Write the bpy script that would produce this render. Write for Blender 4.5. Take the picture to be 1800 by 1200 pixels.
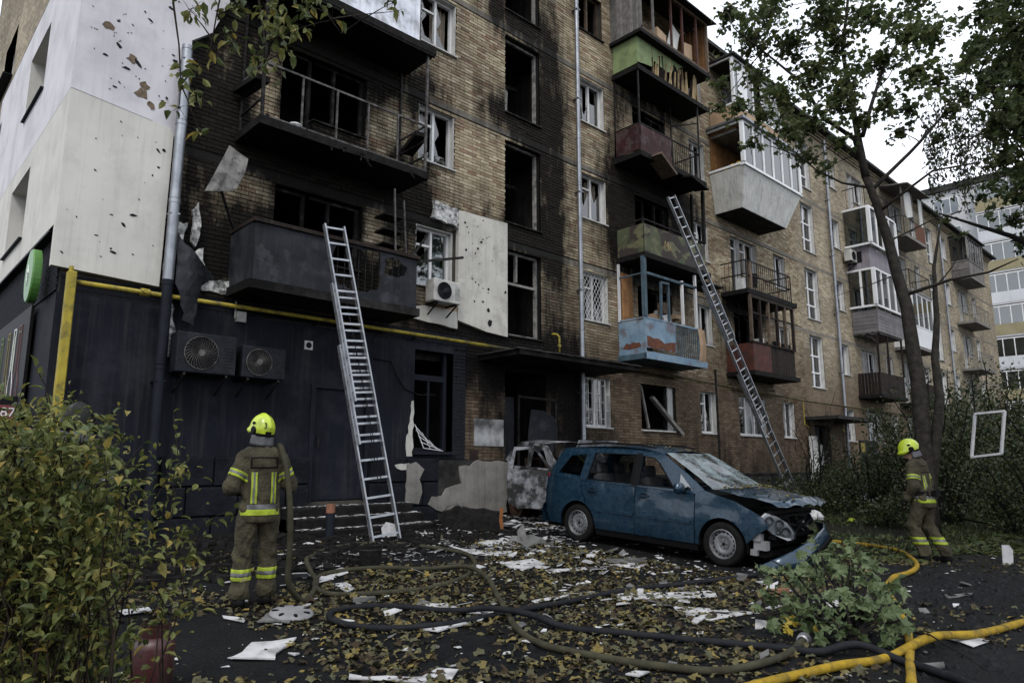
import bpy, bmesh, math, random
import numpy as np
from mathutils import Vector, Matrix, noise as mnoise
from mathutils.geometry import delaunay_2d_cdt
R=math.radians
for o in list(bpy.data.objects): bpy.data.objects.remove(o)
SC=bpy.context.scene; COL=SC.collection
# ------------------------------------------------------------------ camera, sky, sun, exposure
cd=bpy.data.cameras.new('camera'); cam=bpy.data.objects.new('camera',cd); COL.objects.link(cam)
cd.sensor_width=36; cd.lens=24.8; cd.clip_start=.05; cd.clip_end=2000
cam.location=(0,0,1.45); cam.rotation_euler=(R(90)+math.atan(215/1240.),0,R(-43.5))
SC.camera=cam
SC.view_settings.view_transform='Standard'; SC.view_settings.look='None'; SC.view_settings.gamma=1; SC.view_settings.use_curve_mapping=False
SC.view_settings.exposure=0.85
SUN_EL,SUN_AZ=R(52),R(232)   # azimuth: clockwise from +Y
W=bpy.data.worlds.new('World'); SC.world=W; W.use_nodes=True
nt=W.node_tree; nt.nodes.clear()
wo=nt.nodes.new('ShaderNodeOutputWorld'); bg=nt.nodes.new('ShaderNodeBackground'); bg.inputs[1].default_value=.12
sky=nt.nodes.new('ShaderNodeTexSky'); sky.sky_type='NISHITA'; sky.sun_disc=False; sky.sun_elevation=SUN_EL; sky.sun_rotation=SUN_AZ; sky.air_density=1; sky.dust_density=3
mx=nt.nodes.new('ShaderNodeMix'); mx.data_type='RGBA'; mx.inputs[0].default_value=.88
tc=nt.nodes.new('ShaderNodeTexCoord'); nz=nt.nodes.new('ShaderNodeTexNoise'); nz.inputs['Scale'].default_value=2.2; nz.inputs['Detail'].default_value=5
rp=nt.nodes.new('ShaderNodeValToRGB'); rp.color_ramp.elements[0].position=.3; rp.color_ramp.elements[0].color=(5.6,6.1,6.9,1); rp.color_ramp.elements[1].position=.7; rp.color_ramp.elements[1].color=(8.0,8.3,8.8,1)
nt.links.new(tc.outputs['Generated'],nz.inputs['Vector']); nt.links.new(nz.outputs[0],rp.inputs[0])
nt.links.new(sky.outputs[0],mx.inputs[6]); nt.links.new(rp.outputs[0],mx.inputs[7]); nt.links.new(mx.outputs[2],bg.inputs[0]); nt.links.new(bg.outputs[0],wo.inputs[0])
SC.cycles.max_bounces=6; SC.cycles.diffuse_bounces=3; SC.cycles.glossy_bounces=2; SC.cycles.transmission_bounces=2; SC.cycles.transparent_max_bounces=10
sd=bpy.data.lights.new('sun','SUN'); sd.energy=1.1; sd.angle=R(18); sd.color=(1,.965,.91)
so=bpy.data.objects.new('sun',sd); COL.objects.link(so)
sdir=Vector((math.sin(SUN_AZ)*math.cos(SUN_EL),math.cos(SUN_AZ)*math.cos(SUN_EL),math.sin(SUN_EL)))
so.rotation_euler=sdir.to_track_quat('Z','Y').to_euler(); so.location=(0,-20,30)

# ------------------------------------------------------------------ helpers
D=11.9
def gz(Y,X=0): return min(max(Y-5.5,0),6.4)*0.055
rnd=random.Random(7)
BASE={}
def setp(o,label=None,cat=None,group=None,kind=None):
    if label: o['label']=label
    if cat: o['category']=cat
    if group: o['group']=group
    if kind: o['kind']=kind
    return o
def thing(name,loc,label=None,cat=None,group=None,local=False,rz=0,kind=None):
    o=bpy.data.objects.new(name,None); COL.objects.link(o); o.location=loc; o.rotation_euler=(0,0,rz); o.empty_display_size=.2
    BASE[o]=Vector((0,0,0)) if local else Vector(loc)
    return setp(o,label,cat,group,kind)
class MB:
    def __init__(s): s.v=[]; s.f=[]; s.a=[]; s.mi=[]; s.st=[]
    def add(s,vs,fs,val=None,mi=0):
        b=len(s.v); s.st.append((b,len(s.f))); s.v+= [tuple(p) for p in vs]; s.f+=[tuple(b+i for i in f) for f in fs]; s.mi+=[mi]*len(fs)
        if val is None: val=rnd.random()
        s.a+=[val]*len(vs); return s
    def box(s,x0,x1,y0,y1,z0,z1,val=None,mi=0):
        return s.add([(x0,y0,z0),(x1,y0,z0),(x1,y1,z0),(x0,y1,z0),(x0,y0,z1),(x1,y0,z1),(x1,y1,z1),(x0,y1,z1)],
          [(0,3,2,1),(4,5,6,7),(0,1,5,4),(1,2,6,5),(2,3,7,6),(3,0,4,7)],val,mi)
    def obox(s,c,ax,ay,az,val=None,mi=0):
        c=Vector(c); ax=Vector(ax);ay=Vector(ay);az=Vector(az)
        vs=[c+i*ax+j*ay+k*az for k in(-.5,.5) for i,j in((-.5,-.5),(.5,-.5),(.5,.5),(-.5,.5))]
        return s.add(vs,[(0,3,2,1),(4,5,6,7),(0,1,5,4),(1,2,6,5),(2,3,7,6),(3,0,4,7)],val,mi)
    def bar(s,p,q,w,h=None,up=(0,0,1),val=None,mi=0):
        p=Vector(p);q=Vector(q);d=q-p; h=h or w
        if d.length<1e-6: return s
        u=Vector(up)
        if abs(d.normalized().dot(u))>.98: u=Vector((0,1,0))
        x=d.cross(u).normalized()*w; z=x.cross(d).normalized()*h
        return s.obox((p+q)/2,x,d,z,val,mi)
    def tube(s,pts,r,n=8,cap=True,val=None,mi=0):
        pts=[Vector(p) for p in pts]; m=len(pts); rs=r if hasattr(r,'__len__') else [r]*m
        t0=(pts[1]-pts[0]).normalized(); ref=Vector((0,0,1)) if abs(t0.z)<.9 else Vector((1,0,0)); x=t0.cross(ref).normalized()
        vs=[];fs=[]
        for i in range(m):
            t=(pts[min(i+1,m-1)]-pts[max(i-1,0)])
            t=t.normalized() if t.length>1e-9 else t0
            x=(x-t*x.dot(t)); x=x.normalized() if x.length>1e-6 else t.orthogonal().normalized(); y=t.cross(x)
            for k in range(n):
                a=2*math.pi*k/n; vs.append(pts[i]+(x*math.cos(a)+y*math.sin(a))*rs[i])
        for i in range(m-1):
            for k in range(n):
                a=i*n+k;b=i*n+(k+1)%n; fs.append((a,b,b+n,a+n))
        if cap: fs.append(tuple(range(n-1,-1,-1))); fs.append(tuple((m-1)*n+k for k in range(n)))
        return s.add(vs,fs,val,mi)
    def prism(s,poly,fn,t,val=None,mi=0):
        """closed polygon (u,v) mapped by fn(u,v,w) with thickness w in 0..t"""
        n=len(poly); vs=[fn(u,v,0) for u,v in poly]+[fn(u,v,t) for u,v in poly]
        return s.add(vs,[tuple(range(n-1,-1,-1)),tuple(range(n,2*n))]+[(i,(i+1)%n,n+(i+1)%n,n+i) for i in range(n)],val,mi)
    def grid(s,fn,nu,nv,val=None,mi=0,closeu=False):
        vs=[fn(i/nu,j/nv) for j in range(nv+1) for i in range(nu+1)]
        fs=[(j*(nu+1)+i,j*(nu+1)+i+1,(j+1)*(nu+1)+i+1,(j+1)*(nu+1)+i) for j in range(nv) for i in range(nu)]
        return s.add(vs,fs,val,mi)
    def lathe(s,prof,n=20,mat=Matrix.Identity(4),val=None,mi=0):
        vs=[];fs=[];m=len(prof)
        for (r,z) in prof:
            for k in range(n):
                a=2*math.pi*k/n; vs.append(mat@Vector((r*math.cos(a),r*math.sin(a),z)))
        for i in range(m-1):
            for k in range(n):
                a=i*n+k;b=i*n+(k+1)%n; fs.append((a,b,b+n,a+n))
        return s.add(vs,fs,val,mi)
    def each(s,name,mat,parent,**k):
        out=[]; st=s.st+[(len(s.v),len(s.f))]
        for (a,fa),(b,fb) in zip(st,st[1:]):
            m=MB(); m.add(s.v[a:b],[tuple(i-a for i in f) for f in s.f[fa:fb]],s.a[a]); out.append(m.build(name,mat,parent,**k))
        return out
    def build(s,name,mat,parent=None,smooth=False,origin=None,soot=False,kind=None,label=None,auto=None):
        base=BASE[parent] if parent is not None else Vector(origin or (0,0,0))
        me=bpy.data.meshes.new(name); co=np.array(s.v,dtype=np.float32).reshape(-1,3)
        me.from_pydata((co-np.array(base,dtype=np.float32)).tolist(),[],s.f)
        mats=mat if isinstance(mat,(list,tuple)) else [mat]
        for m_ in mats: me.materials.append(MAT[m_] if isinstance(m_,str) else m_)
        if len(mats)>1: me.polygons.foreach_set('material_index',s.mi)
        a=me.attributes.new('bv','FLOAT','POINT'); a.data.foreach_set('value',np.array(s.a,dtype=np.float32))
        if soot: put_soot(me,co)
        if smooth: me.polygons.foreach_set('use_smooth',[True]*len(me.polygons))
        me.update()
        if auto:
            try: me.set_sharp_from_angle(angle=R(auto))
            except Exception: pass
        o=bpy.data.objects.new(name,me); COL.objects.link(o)
        if parent is not None: o.parent=parent
        else: o.location=base
        BASE[o]=base
        return setp(o,label,kind=kind)
def weld(o,d=1e-4):
    bm=bmesh.new(); bm.from_mesh(o.data); bmesh.ops.remove_doubles(bm,verts=bm.verts,dist=d); bmesh.ops.recalc_face_normals(bm,faces=bm.faces); bm.to_mesh(o.data); bm.free(); return o
def bevel(o,w=.01,seg=1,ang=35):
    m=o.modifiers.new('b','BEVEL'); m.width=w; m.segments=seg; m.limit_method='ANGLE'; m.angle_limit=R(ang); return o
def in_poly(x,y,poly):
    c=False;n=len(poly);j=n-1
    for i in range(n):
        xi,yi=poly[i];xj,yj=poly[j]
        if (yi>y)!=(yj>y) and x<(xj-xi)*(y-yi)/(yj-yi)+xi: c=not c
        j=i
    return c
def densify(poly,step):
    out=[];n=len(poly)
    for i in range(n):
        a=poly[i];b=poly[(i+1)%n];L=math.dist(a,b);k=max(1,int(L/step))
        for j in range(k): out.append((a[0]+(b[0]-a[0])*j/k,a[1]+(b[1]-a[1])*j/k))
    return out
def ragged(poly,step,amp,seed=0,keep=None):
    r=random.Random(seed); out=[]
    for (x,y) in densify(poly,step):
        a=0 if (keep and keep(x,y)) else amp
        out.append((x+r.uniform(-a,a),y+r.uniform(-a,a)))
    return out
def fill2d(outer,holes=(),step=.15):
    loops=[densify(outer,step)]+[densify(h,step) for h in holes]
    vs=[];ed=[]
    for l in loops:
        b=len(vs); vs+=l; ed+=[(b+i,b+(i+1)%len(l)) for i in range(len(l))]
    xs=[p[0] for p in outer];ys=[p[1] for p in outer]
    nx=int((max(xs)-min(xs))/step)+1; ny=int((max(ys)-min(ys))/step)+1
    for i in range(1,nx+1):
        for j in range(1,ny+1):
            x=min(xs)+(i-.5*(j%2))*step; y=min(ys)+(j-.5)*step
            if in_poly(x,y,loops[0]) and not any(in_poly(x,y,h) for h in loops[1:]) and min((x-a)**2+(y-b)**2 for l in loops for a,b in l)>(step*.4)**2: vs.append((x,y))
    rv,re,rf,*_=delaunay_2d_cdt([Vector(p) for p in vs],ed,[],0,1e-5)
    rv=[(p.x,p.y) for p in rv]; out=[]
    for t in rf:
        cx=sum(rv[i][0] for i in t)/3;cy=sum(rv[i][1] for i in t)/3
        if in_poly(cx,cy,loops[0]) and not any(in_poly(cx,cy,h) for h in loops[1:]): out.append(tuple(t))
    return rv,out
def sheet(mb,outer,holes,fn,t,step=.15,val=None,mi=0):
    """2-D region with holes mapped to a solid sheet: fn(u,v,w), w=0 front, w=t back"""
    p,tr=fill2d(outer,holes,step); n=len(p)
    cnt={}
    for a,b,c in tr:
        for e in((a,b),(b,c),(c,a)): cnt[e]=1
    bd=[e for e in cnt if (e[1],e[0]) not in cnt]
    vs=[fn(u,v,0) for u,v in p]+[fn(u,v,t) for u,v in p]
    fs=list(tr)+[(c+n,b+n,a+n) for a,b,c in tr]+[(b,a,a+n,b+n) for a,b in bd]
    return mb.add(vs,fs,val,mi)
def fbm(x,y,z=0.,s=1.,o=3):
    v=0;a=.5
    for i in range(o):
        v+=a*mnoise.noise(Vector((x*s,y*s,z*s+i*7.1))); s*=2.1;a*=.5
    return v
# soot on the facade: (X,Z,rx,rz,strength)
SOOT=[(12.5,10.2,.9,3.6,.42),(12.6,8.2,.7,3.0,.5),(16.0,8.2,1.4,2.0,.55),(17.2,8.4,2.0,1.3,.6),(10.7,9.6,.5,1.0,.25),(18.9,9.5,1.2,2.5,.4),(22.5,6.6,2.2,1.4,.4),(6.0,6.6,2.8,1.3,.75),(4.3,7.6,1.0,2.4,.6),(6.2,8.9,2.2,1.8,.55),(5.9,11.2,2.6,1.6,.8),(6.2,6.9,2.6,1.1,1.15),(4.6,8.2,1.3,2.6,.95),(6.2,9.6,2.4,.8,1.0),(4.4,5.6,1.0,1.4,.75),(7.6,7.0,1.0,.9,.75),(6.3,12.3,2.2,1.2,.6),(7.9,9.7,.8,.7,.55),(4.3,10.6,1.2,1.6,.7),
 (11.7,9.9,1.2,.7,1.0),(11.8,12.7,1.2,.8,1.0),(11.7,7.0,1.1,.7,1.0),(12.75,8.4,.55,1.9,.55),(12.8,11.3,.6,1.7,.6),(12.9,6.0,.5,1.2,.45),(10.7,12.7,.6,.5,.45),(11.9,14.9,1.1,.9,.7),
 (15.5,8.9,.75,1.6,.95),(17.2,9.7,1.9,.7,1.0),(17.2,6.9,1.8,.7,.75),(16.1,8.4,.8,.9,.8),(18.9,7.9,.8,.9,.6),(17.2,12.5,1.9,.6,.75),(15.4,11.6,.5,1.0,.5),(19.0,9.6,.8,.7,.6),
 (11.8,3.8,2.5,.75,1.05),(10.4,3.6,.7,.8,.75),(13.3,3.0,.65,1.5,.75),(13.5,1.6,.9,1.2,.55),(10.6,2.2,.8,.6,.35),(9.9,4.35,2.2,.35,.7),(12.9,4.6,.9,.6,.4),(22.3,6.7,1.8,.6,.6),(21.0,5.6,.7,1.2,.5),
 (6.3,5.2,1.7,.7,.95),(4.3,4.4,.9,.7,.5),(9.0,6.7,.7,.3,.35)]
CLEAN=[(5.05,8.4,.26,.9,.8),(4.9,6.25,.4,.4,.75),(7.4,6.1,.28,.6,.8),(5.1,7.75,.3,.3,.6),(7.55,8.4,.4,.9,.5),(4.1,6.0,.35,.6,.4),(4.2,8.6,.3,.7,.35)]
def soot_at(x,z):
    x=np.asarray(x,dtype=np.float64);z=np.asarray(z,dtype=np.float64); t=np.ones_like(x)
    for X,Z,a,b,s in SOOT:
        d=((x-X)/a)**2+((z-Z)/b)**2; t*=1-np.clip(s*np.exp(-d*.9),0,.97)
    for X,Z,a,b,s in CLEAN:
        d=((x-X)/a)**2+((z-Z)/b)**2; t=1-(1-t)*(1-s*np.exp(-d*.9))
    g=np.clip((4.6-z)/4.5,0,1)*.5*np.clip((x-9)/2,0,1)*np.clip((34-x)/10,0.3,1)
    return 1-t*(1-g)
def put_soot(me,co):
    a=me.attributes.new('soot','FLOAT','POINT'); a.data.foreach_set('value',soot_at(co[:,0],co[:,2]).astype(np.float32))
# ------------------------------------------------------------------ materials
MAT={}
def nodes(name):
    m=bpy.data.materials.new(name); m.use_nodes=True; t=m.node_tree; t.nodes.clear(); MAT[name]=m
    o=t.nodes.new('ShaderNodeOutputMaterial'); b=t.nodes.new('ShaderNodeBsdfPrincipled'); t.links.new(b.outputs[0],o.inputs[0])
    return m,t,b
def N(t,ty,**k):
    n=t.nodes.new(ty)
    for a,v in k.items(): setattr(n,a,v)
    return n
def val(t,sock,v):
    if hasattr(v,'is_linked') or hasattr(v,'links'): t.links.new(v,sock)
    else: sock.default_value=v
def math_(t,op,a,b=0.,c=None,clamp=False):
    n=N(t,'ShaderNodeMath',operation=op,use_clamp=clamp); val(t,n.inputs[0],a); val(t,n.inputs[1],b)
    if c is not None: val(t,n.inputs[2],c)
    return n.outputs[0]
def mixc(t,f,a,b,blend='MIX'):
    n=N(t,'ShaderNodeMix',data_type='RGBA',blend_type=blend); val(t,n.inputs[0],f)
    for s,v in((n.inputs[6],a),(n.inputs[7],b)):
        if isinstance(v,tuple): s.default_value=(*v[:3],1)
        else: t.links.new(v,s)
    return n.outputs[2]
def noise_(t,scale,detail=4,rough=.6,vec=None,dist=0):
    n=N(t,'ShaderNodeTexNoise'); n.inputs['Scale'].default_value=scale; n.inputs['Detail'].default_value=detail; n.inputs['Roughness'].default_value=rough; n.inputs['Distortion'].default_value=dist
    if vec is None:
        g=N(t,'ShaderNodeTexCoord'); vec=g.outputs['Object']
    t.links.new(vec,n.inputs['Vector']); return n.outputs[0]
def ramp_(t,x,p0,p1):
    n=N(t,'ShaderNodeMapRange',clamp=True); val(t,n.inputs[0],x); n.inputs[1].default_value=p0; n.inputs[2].default_value=p1; return n.outputs[0]
def attr_(t,name,ty='GEOMETRY'):
    n=N(t,'ShaderNodeAttribute',attribute_type=ty,attribute_name=name); return n.outputs['Fac']
def bump_(t,b,h,strength=.3,dist=.02):
    n=N(t,'ShaderNodeBump'); n.inputs['Strength'].default_value=strength; n.inputs['Distance'].default_value=dist; t.links.new(h,n.inputs['Height']); t.links.new(n.outputs[0],b.inputs['Normal'])
def objvec(t,sx=1,sy=1,sz=1,world=True):
    if world: g=N(t,'ShaderNodeNewGeometry'); v=g.outputs['Position']
    else: g=N(t,'ShaderNodeTexCoord'); v=g.outputs['Object']
    m=N(t,'ShaderNodeMapping'); m.inputs['Scale'].default_value=(sx,sy,sz); t.links.new(v,m.inputs[0]); return m.outputs[0]
def mat(name,c1,c2=None,scale=6.,rough=.7,metal=0.,bump=.15,bscale=None,soot=False,dirt=None,dirtamt=.5,dscale=3.,bv=0.,streak=0.,coat=0.,trans=0,sub=None):
    """weathered surface: two tones by noise, per-piece variation (bv), soot from the fire, dirt patches, streaks"""
    m,t,b=nodes(name); c2=c2 or tuple(x*.7 for x in c1)
    col=mixc(t,ramp_(t,noise_(t,scale,3),.35,.65),c1,c2)
    if bv: 
        f=math_(t,'MULTIPLY_ADD',attr_(t,'bv'),bv*2,1-bv); col=mixc(t,1.,col,N_comb(t,f),'MULTIPLY')
    if dirt is not None: col=mixc(t,math_(t,'MULTIPLY',ramp_(t,noise_(t,dscale,4,.7),.5,.62),dirtamt),col,dirt)
    if streak:
        s=ramp_(t,noise_(t,1.,3,.65,objvec(t,14,14,.6)),.5,.75); col=mixc(t,math_(t,'MULTIPLY',s,streak),col,(.06,.055,.05))
    if soot: col=sootmix(t,col)
    t.links.new(col,b.inputs['Base Color']); b.inputs['Roughness'].default_value=rough; b.inputs['Metallic'].default_value=metal; b.inputs['Specular IOR Level'].default_value=.5 if rough<.5 else (.12 if max(c1)<.06 else .22)
    if coat: b.inputs['Coat Weight'].default_value=coat
    if bump: bump_(t,b,noise_(t,bscale or scale*5,2),bump)
    return m
def N_comb(t,f):
    n=N(t,'ShaderNodeCombineColor'); [t.links.new(f,n.inputs[i]) for i in range(3)]; return n.outputs[0]
def sootmix(t,col,amp=1.15,dark=(.0038,.0037,.0038)):
    s=math_(t,'ADD',attr_(t,'soot'),attr_(t,'soot_amount','OBJECT'))
    n=noise_(t,1.9,5,.68,objvec(t,1,1,.5)); n2=noise_(t,6,4,.65,objvec(t,1,1,.16))
    n=math_(t,'ADD',math_(t,'MULTIPLY',math_(t,'SUBTRACT',n,.5),amp),math_(t,'MULTIPLY',math_(t,'SUBTRACT',n2,.5),amp*.7))
    edge=math_(t,'MULTIPLY',n,math_(t,'MINIMUM',math_(t,'MULTIPLY',s,3.),1.))
    f=ramp_(t,math_(t,'ADD',s,edge),.16,.72)
    return mixc(t,math_(t,'MULTIPLY',f,.97),col,dark)
def glassmat(name,tint=(.5,.55,.55),gl=.12,rough=.03):
    m,t,b=nodes(name); t.nodes.remove(b); o=[n for n in t.nodes if n.type=='OUTPUT_MATERIAL'][0]
    a=N(t,'ShaderNodeBsdfTransparent'); a.inputs[0].default_value=(*tint,1); g=N(t,'ShaderNodeBsdfGlossy'); g.inputs['Roughness'].default_value=rough
    f=N(t,'ShaderNodeFresnel'); f.inputs[0].default_value=1.5; x=N(t,'ShaderNodeMixShader')
    t.links.new(math_(t,'ADD',f.outputs[0],gl,clamp=True),x.inputs[0]); t.links.new(a.outputs[0],x.inputs[1]); t.links.new(g.outputs[0],x.inputs[2]); t.links.new(x.outputs[0],o.inputs[0]); return m
def brickmat(name,painted=None,texture=False):
    m,t,b=nodes(name)
    r=math_(t,'ADD',attr_(t,'bv'),attr_(t,'brick_tone','OBJECT'))
    n=noise_(t,.55,4,.6,objvec(t))
    cr=N(t,'ShaderNodeValToRGB'); e=cr.color_ramp.elements
    e[0].position=0;e[0].color=(.12,.092,.065,1); e[1].position=1;e[1].color=(.40,.345,.255,1)
    for p,c in((.12,(.185,.122,.085)),(.3,(.205,.166,.112)),(.55,(.26,.216,.147)),(.8,(.32,.272,.193))):
        k=e.new(p); k.color=(*c,1)
    t.links.new(r,cr.inputs[0]); col=cr.outputs[0]
    if texture:
        bt=N(t,'ShaderNodeTexBrick'); bt.inputs['Scale'].default_value=1; bt.inputs['Brick Width'].default_value=.26; bt.inputs['Row Height'].default_value=.077; bt.inputs['Mortar Size'].default_value=.006
        mp=N(t,'ShaderNodeMapping'); mp.inputs['Rotation'].default_value=(R(90),0,0); g=N(t,'ShaderNodeNewGeometry')
        sp=N(t,'ShaderNodeSeparateXYZ'); t.links.new(g.outputs['Position'],sp.inputs[0]); cb=N(t,'ShaderNodeCombineXYZ')
        t.links.new(math_(t,'ADD',sp.outputs[0],sp.outputs[1]),cb.inputs[0]); t.links.new(sp.outputs[2],cb.inputs[1]); t.links.new(cb.outputs[0],bt.inputs['Vector'])
        bt.inputs['Color1'].default_value=(.175,.147,.105,1); bt.inputs['Color2'].default_value=(.31,.265,.19,1); bt.inputs['Mortar'].default_value=(.05,.045,.04,1); col=bt.outputs[0]
        bump_(t,b,math_(t,'SUBTRACT',1.,bt.outputs['Fac']),.6,.01)
    col=mixc(t,1.,col,N_comb(t,math_(t,'MULTIPLY_ADD',ramp_(t,n,.3,.7),.75,.78)),'MULTIPLY')
    # redder, dirtier brick low on the wall and in patches
    g=N(t,'ShaderNodeNewGeometry'); sp=N(t,'ShaderNodeSeparateXYZ'); t.links.new(g.outputs['Position'],sp.inputs[0])
    low=ramp_(t,math_(t,'ADD',sp.outputs[2],math_(t,'MULTIPLY',math_(t,'SUBTRACT',noise_(t,.5,3,.6,objvec(t)),.5),4.)),6.6,3.6)
    col=mixc(t,math_(t,'MULTIPLY',low,.9),col,mixc(t,r,(.062,.04,.027),(.115,.082,.056)))
    if painted: col=mixc(t,.97,col,painted)
    else: col=sootmix(t,col)
    t.links.new(col,b.inputs['Base Color']); b.inputs['Roughness'].default_value=.9; b.inputs['Specular IOR Level'].default_value=.12
    if not texture: bump_(t,b,noise_(t,60,1,.6,objvec(t)),.35,.01)
    return m
NAVY=(.0085,.0105,.0165)
brickmat('brick'); brickmat('brick_navy',NAVY); brickmat('brick_far',texture=True)
mat('mortar',(.06,.053,.044),(.04,.036,.03),5,.95,soot=True,bump=.3,bscale=60)
mat('mortar_navy',(.005,.006,.008),None,5,.9)
mat('band',(.19,.17,.14),(.12,.11,.095),4,.9,soot=True,bump=.3,streak=.3)
mat('navy_render',(.0085,.0105,.0165),(.006,.0072,.011),1.1,.78,bump=.2,bscale=45,dirt=(.018,.020,.026),dirtamt=.7,dscale=.9,streak=.25)
mat('navy_block',(.0085,.010,.0145),(.0045,.0055,.008),2.2,.85,bump=.8,bscale=22,dirt=(.025,.025,.027),dirtamt=.22)
mat('pink_clad',(.55,.535,.56),(.47,.455,.48),1.1,.85,bump=.12,bscale=70,streak=.1,dirt=(.40,.385,.405),dirtamt=.4,dscale=1.1)
mat('cream_clad',(.53,.515,.475),(.46,.445,.41),1.2,.85,bump=.12,bscale=70,streak=.16,dirt=(.37,.36,.33),dirtamt=.4,dscale=1.)
mat('cream_panel',(.48,.465,.42),(.40,.385,.35),1.6,.85,bump=.2,bscale=50,streak=.18,soot=False,dirt=(.2,.19,.17),dirtamt=.35)
mat('chip',(.17,.125,.085),(.09,.07,.05),20,.95,bump=.6)
mat('foam',(.62,.62,.60),(.12,.12,.12),9,.9,bump=.9,bscale=25,dirt=(.02,.02,.02),dirtamt=.8,dscale=7)
mat('zinc',(.30,.315,.34),(.20,.21,.23),3,.42,.75,bump=.08,streak=.35)
mat('navy_metal',(.010,.012,.018),None,4,.6,bump=.1)
mat('gas_yellow',(.33,.26,.03),(.24,.19,.025),5,.5,bump=.15,dirt=(.05,.045,.03),dirtamt=.6,dscale=2.5,streak=.4)
mat('gas_sooty',(.085,.07,.02),(.022,.02,.013),4,.7,bump=.2,dirt=(.02,.02,.02),dirtamt=.8)
mat('white_frame',(.60,.60,.60),(.50,.50,.50),3,.45,bump=.05,streak=.25,bv=.12)
mat('white_plastic',(.66,.67,.68),(.57,.58,.59),2,.4,bump=.05,streak=.15)
mat('white_reveal',(.50,.495,.48),(.38,.375,.36),5,.85,bump=.3,streak=.35)
mat('burnt_frame',(.016,.015,.014),(.007,.007,.007),8,.85,bump=.4,dirt=(.1,.09,.08),dirtamt=.3,dscale=5)
mat('grey_frame',(.24,.23,.215),(.13,.125,.12),6,.8,bump=.3,soot=False,dirt=(.03,.03,.03),dirtamt=.7,dscale=4)
mat('old_wood',(.12,.085,.058),(.055,.042,.032),9,.85,bump=.4,bv=.35,streak=.4)
mat('grey_wood',(.175,.165,.155),(.10,.095,.09),8,.85,bump=.4,bv=.3,streak=.5)
mat('warm_wood',(.24,.12,.045),(.15,.07,.028),5,.6,bump=.2,bv=.25)
mat('split_wood',(.46,.36,.2),(.25,.19,.12),8,.85,bump=.4,bv=.4)
mat('red_brown',(.075,.024,.016),(.042,.015,.011),4,.7,bump=.2,bv=.2,streak=.4,dirt=(.03,.02,.018),dirtamt=.5)
mat('dark_brown',(.022,.015,.013),(.011,.0085,.0075),5,.75,bump=.3,bv=.3,streak=.3)
mat('wine_metal',(.05,.019,.019),(.024,.012,.013),3,.6,.2,bump=.15,dirt=(.1,.085,.085),dirtamt=.45,dscale=4)
mat('black_metal',(.009,.009,.01),(.02,.018,.017),8,.65,.3,bump=.3,dirt=(.14,.12,.11),dirtamt=.18,dscale=12)
mat('rail_metal',(.12,.112,.108),(.03,.028,.027),7,.6,.4,bump=.2)
mat('grey_sheet',(.024,.026,.032),(.012,.013,.016),1.8,.6,.15,bump=.12,dirt=(.075,.078,.088),dirtamt=.35,dscale=2.5,streak=.25)
mat('bright_sheet',(.62,.63,.67),(.40,.41,.45),1.6,.38,.55,bump=.12,dirt=(.12,.11,.1),dirtamt=.5,dscale=2.2,streak=.3)
mat('green_paint',(.19,.245,.115),(.15,.195,.09),3,.7,bump=.15,streak=.3,dirt=(.06,.07,.04),dirtamt=.3)
mat('blue_paint',(.12,.195,.27),(.19,.265,.33),2.5,.6,bump=.15,streak=.2,dirt=(.10,.045,.03),dirtamt=.6,dscale=2.6)
mat('blue_grey',(.065,.105,.135),(.035,.055,.07),4,.7,bump=.2,streak=.4)
mat('rust',(.13,.05,.028),(.07,.032,.022),9,.85,bump=.4)
mat('siding_grey',(.155,.145,.15),(.115,.108,.112),3,.75,bump=.15,bv=.2,streak=.4)
mat('mauve',(.22,.20,.225),(.17,.155,.175),3,.7,bump=.15,bv=.15,streak=.3)
mat('tan_panel',(.36,.25,.16),(.27,.19,.12),3,.7,bump=.15,streak=.2)
mat('off_white_panel',(.50,.50,.475),(.42,.42,.40),2,.65,bump=.1,streak=.45,dirt=(.3,.3,.28),dirtamt=.5)
mat('concrete',(.20,.19,.175),(.13,.125,.115),4,.9,bump=.4,bscale=30,streak=.4)
mat('concrete_dark',(.035,.033,.031),(.014,.0135,.013),4,.9,bump=.5,bscale=25,soot=True)
mat('charred',(.0045,.0043,.0042),(.012,.011,.0105),9,.8,bump=.7,bscale=30)
mat('interior',(.045,.043,.041),(.025,.024,.022),2,.95,bump=0,soot=True)
mat('interior_black',(.004,.004,.004),(.007,.0065,.006),3,.95,bump=.3)
mat('curtain',(.52,.52,.52),(.42,.42,.42),6,.9,bump=.1)
mat('curtain_tan',(.26,.215,.165),(.18,.15,.12),6,.9,bump=.1)
mat('roofing',(.035,.034,.033),(.02,.0195,.019),3,.8,bump=.3)
mat('ac_white',(.42,.415,.39),(.33,.325,.31),3,.5,bump=.05,dirt=(.2,.2,.19),dirtamt=.5)
mat('ac_navy',(.013,.0145,.02),(.008,.009,.012),4,.5,bump=.1,dirt=(.035,.035,.04),dirtamt=.3)
mat('black',(.008,.008,.009),None,4,.6,bump=.1)
mat('sign_green',(.07,.19,.035),(.055,.16,.03),4,.4,bump=0)
mat('sign_white',(.75,.75,.75),None,4,.4,bump=0)
mat('sign_red',(.16,.01,.013),None,4,.4,bump=0)
mat('line_green',(.09,.14,.03),None,4,.5,bump=0); mat('line_red',(.14,.03,.03),None,4,.5,bump=0); mat('line_yellow',(.22,.17,.03),None,4,.5,bump=0)
mat('yellow_ball',(.62,.42,.01),None,4,.4,bump=0)
mat('plaque',(.36,.37,.38),(.05,.05,.05),1.6,.7,bump=.15,bscale=20)
glassmat('glass'); glassmat('glass_dirty',(.42,.45,.45),.2,.12)
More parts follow.
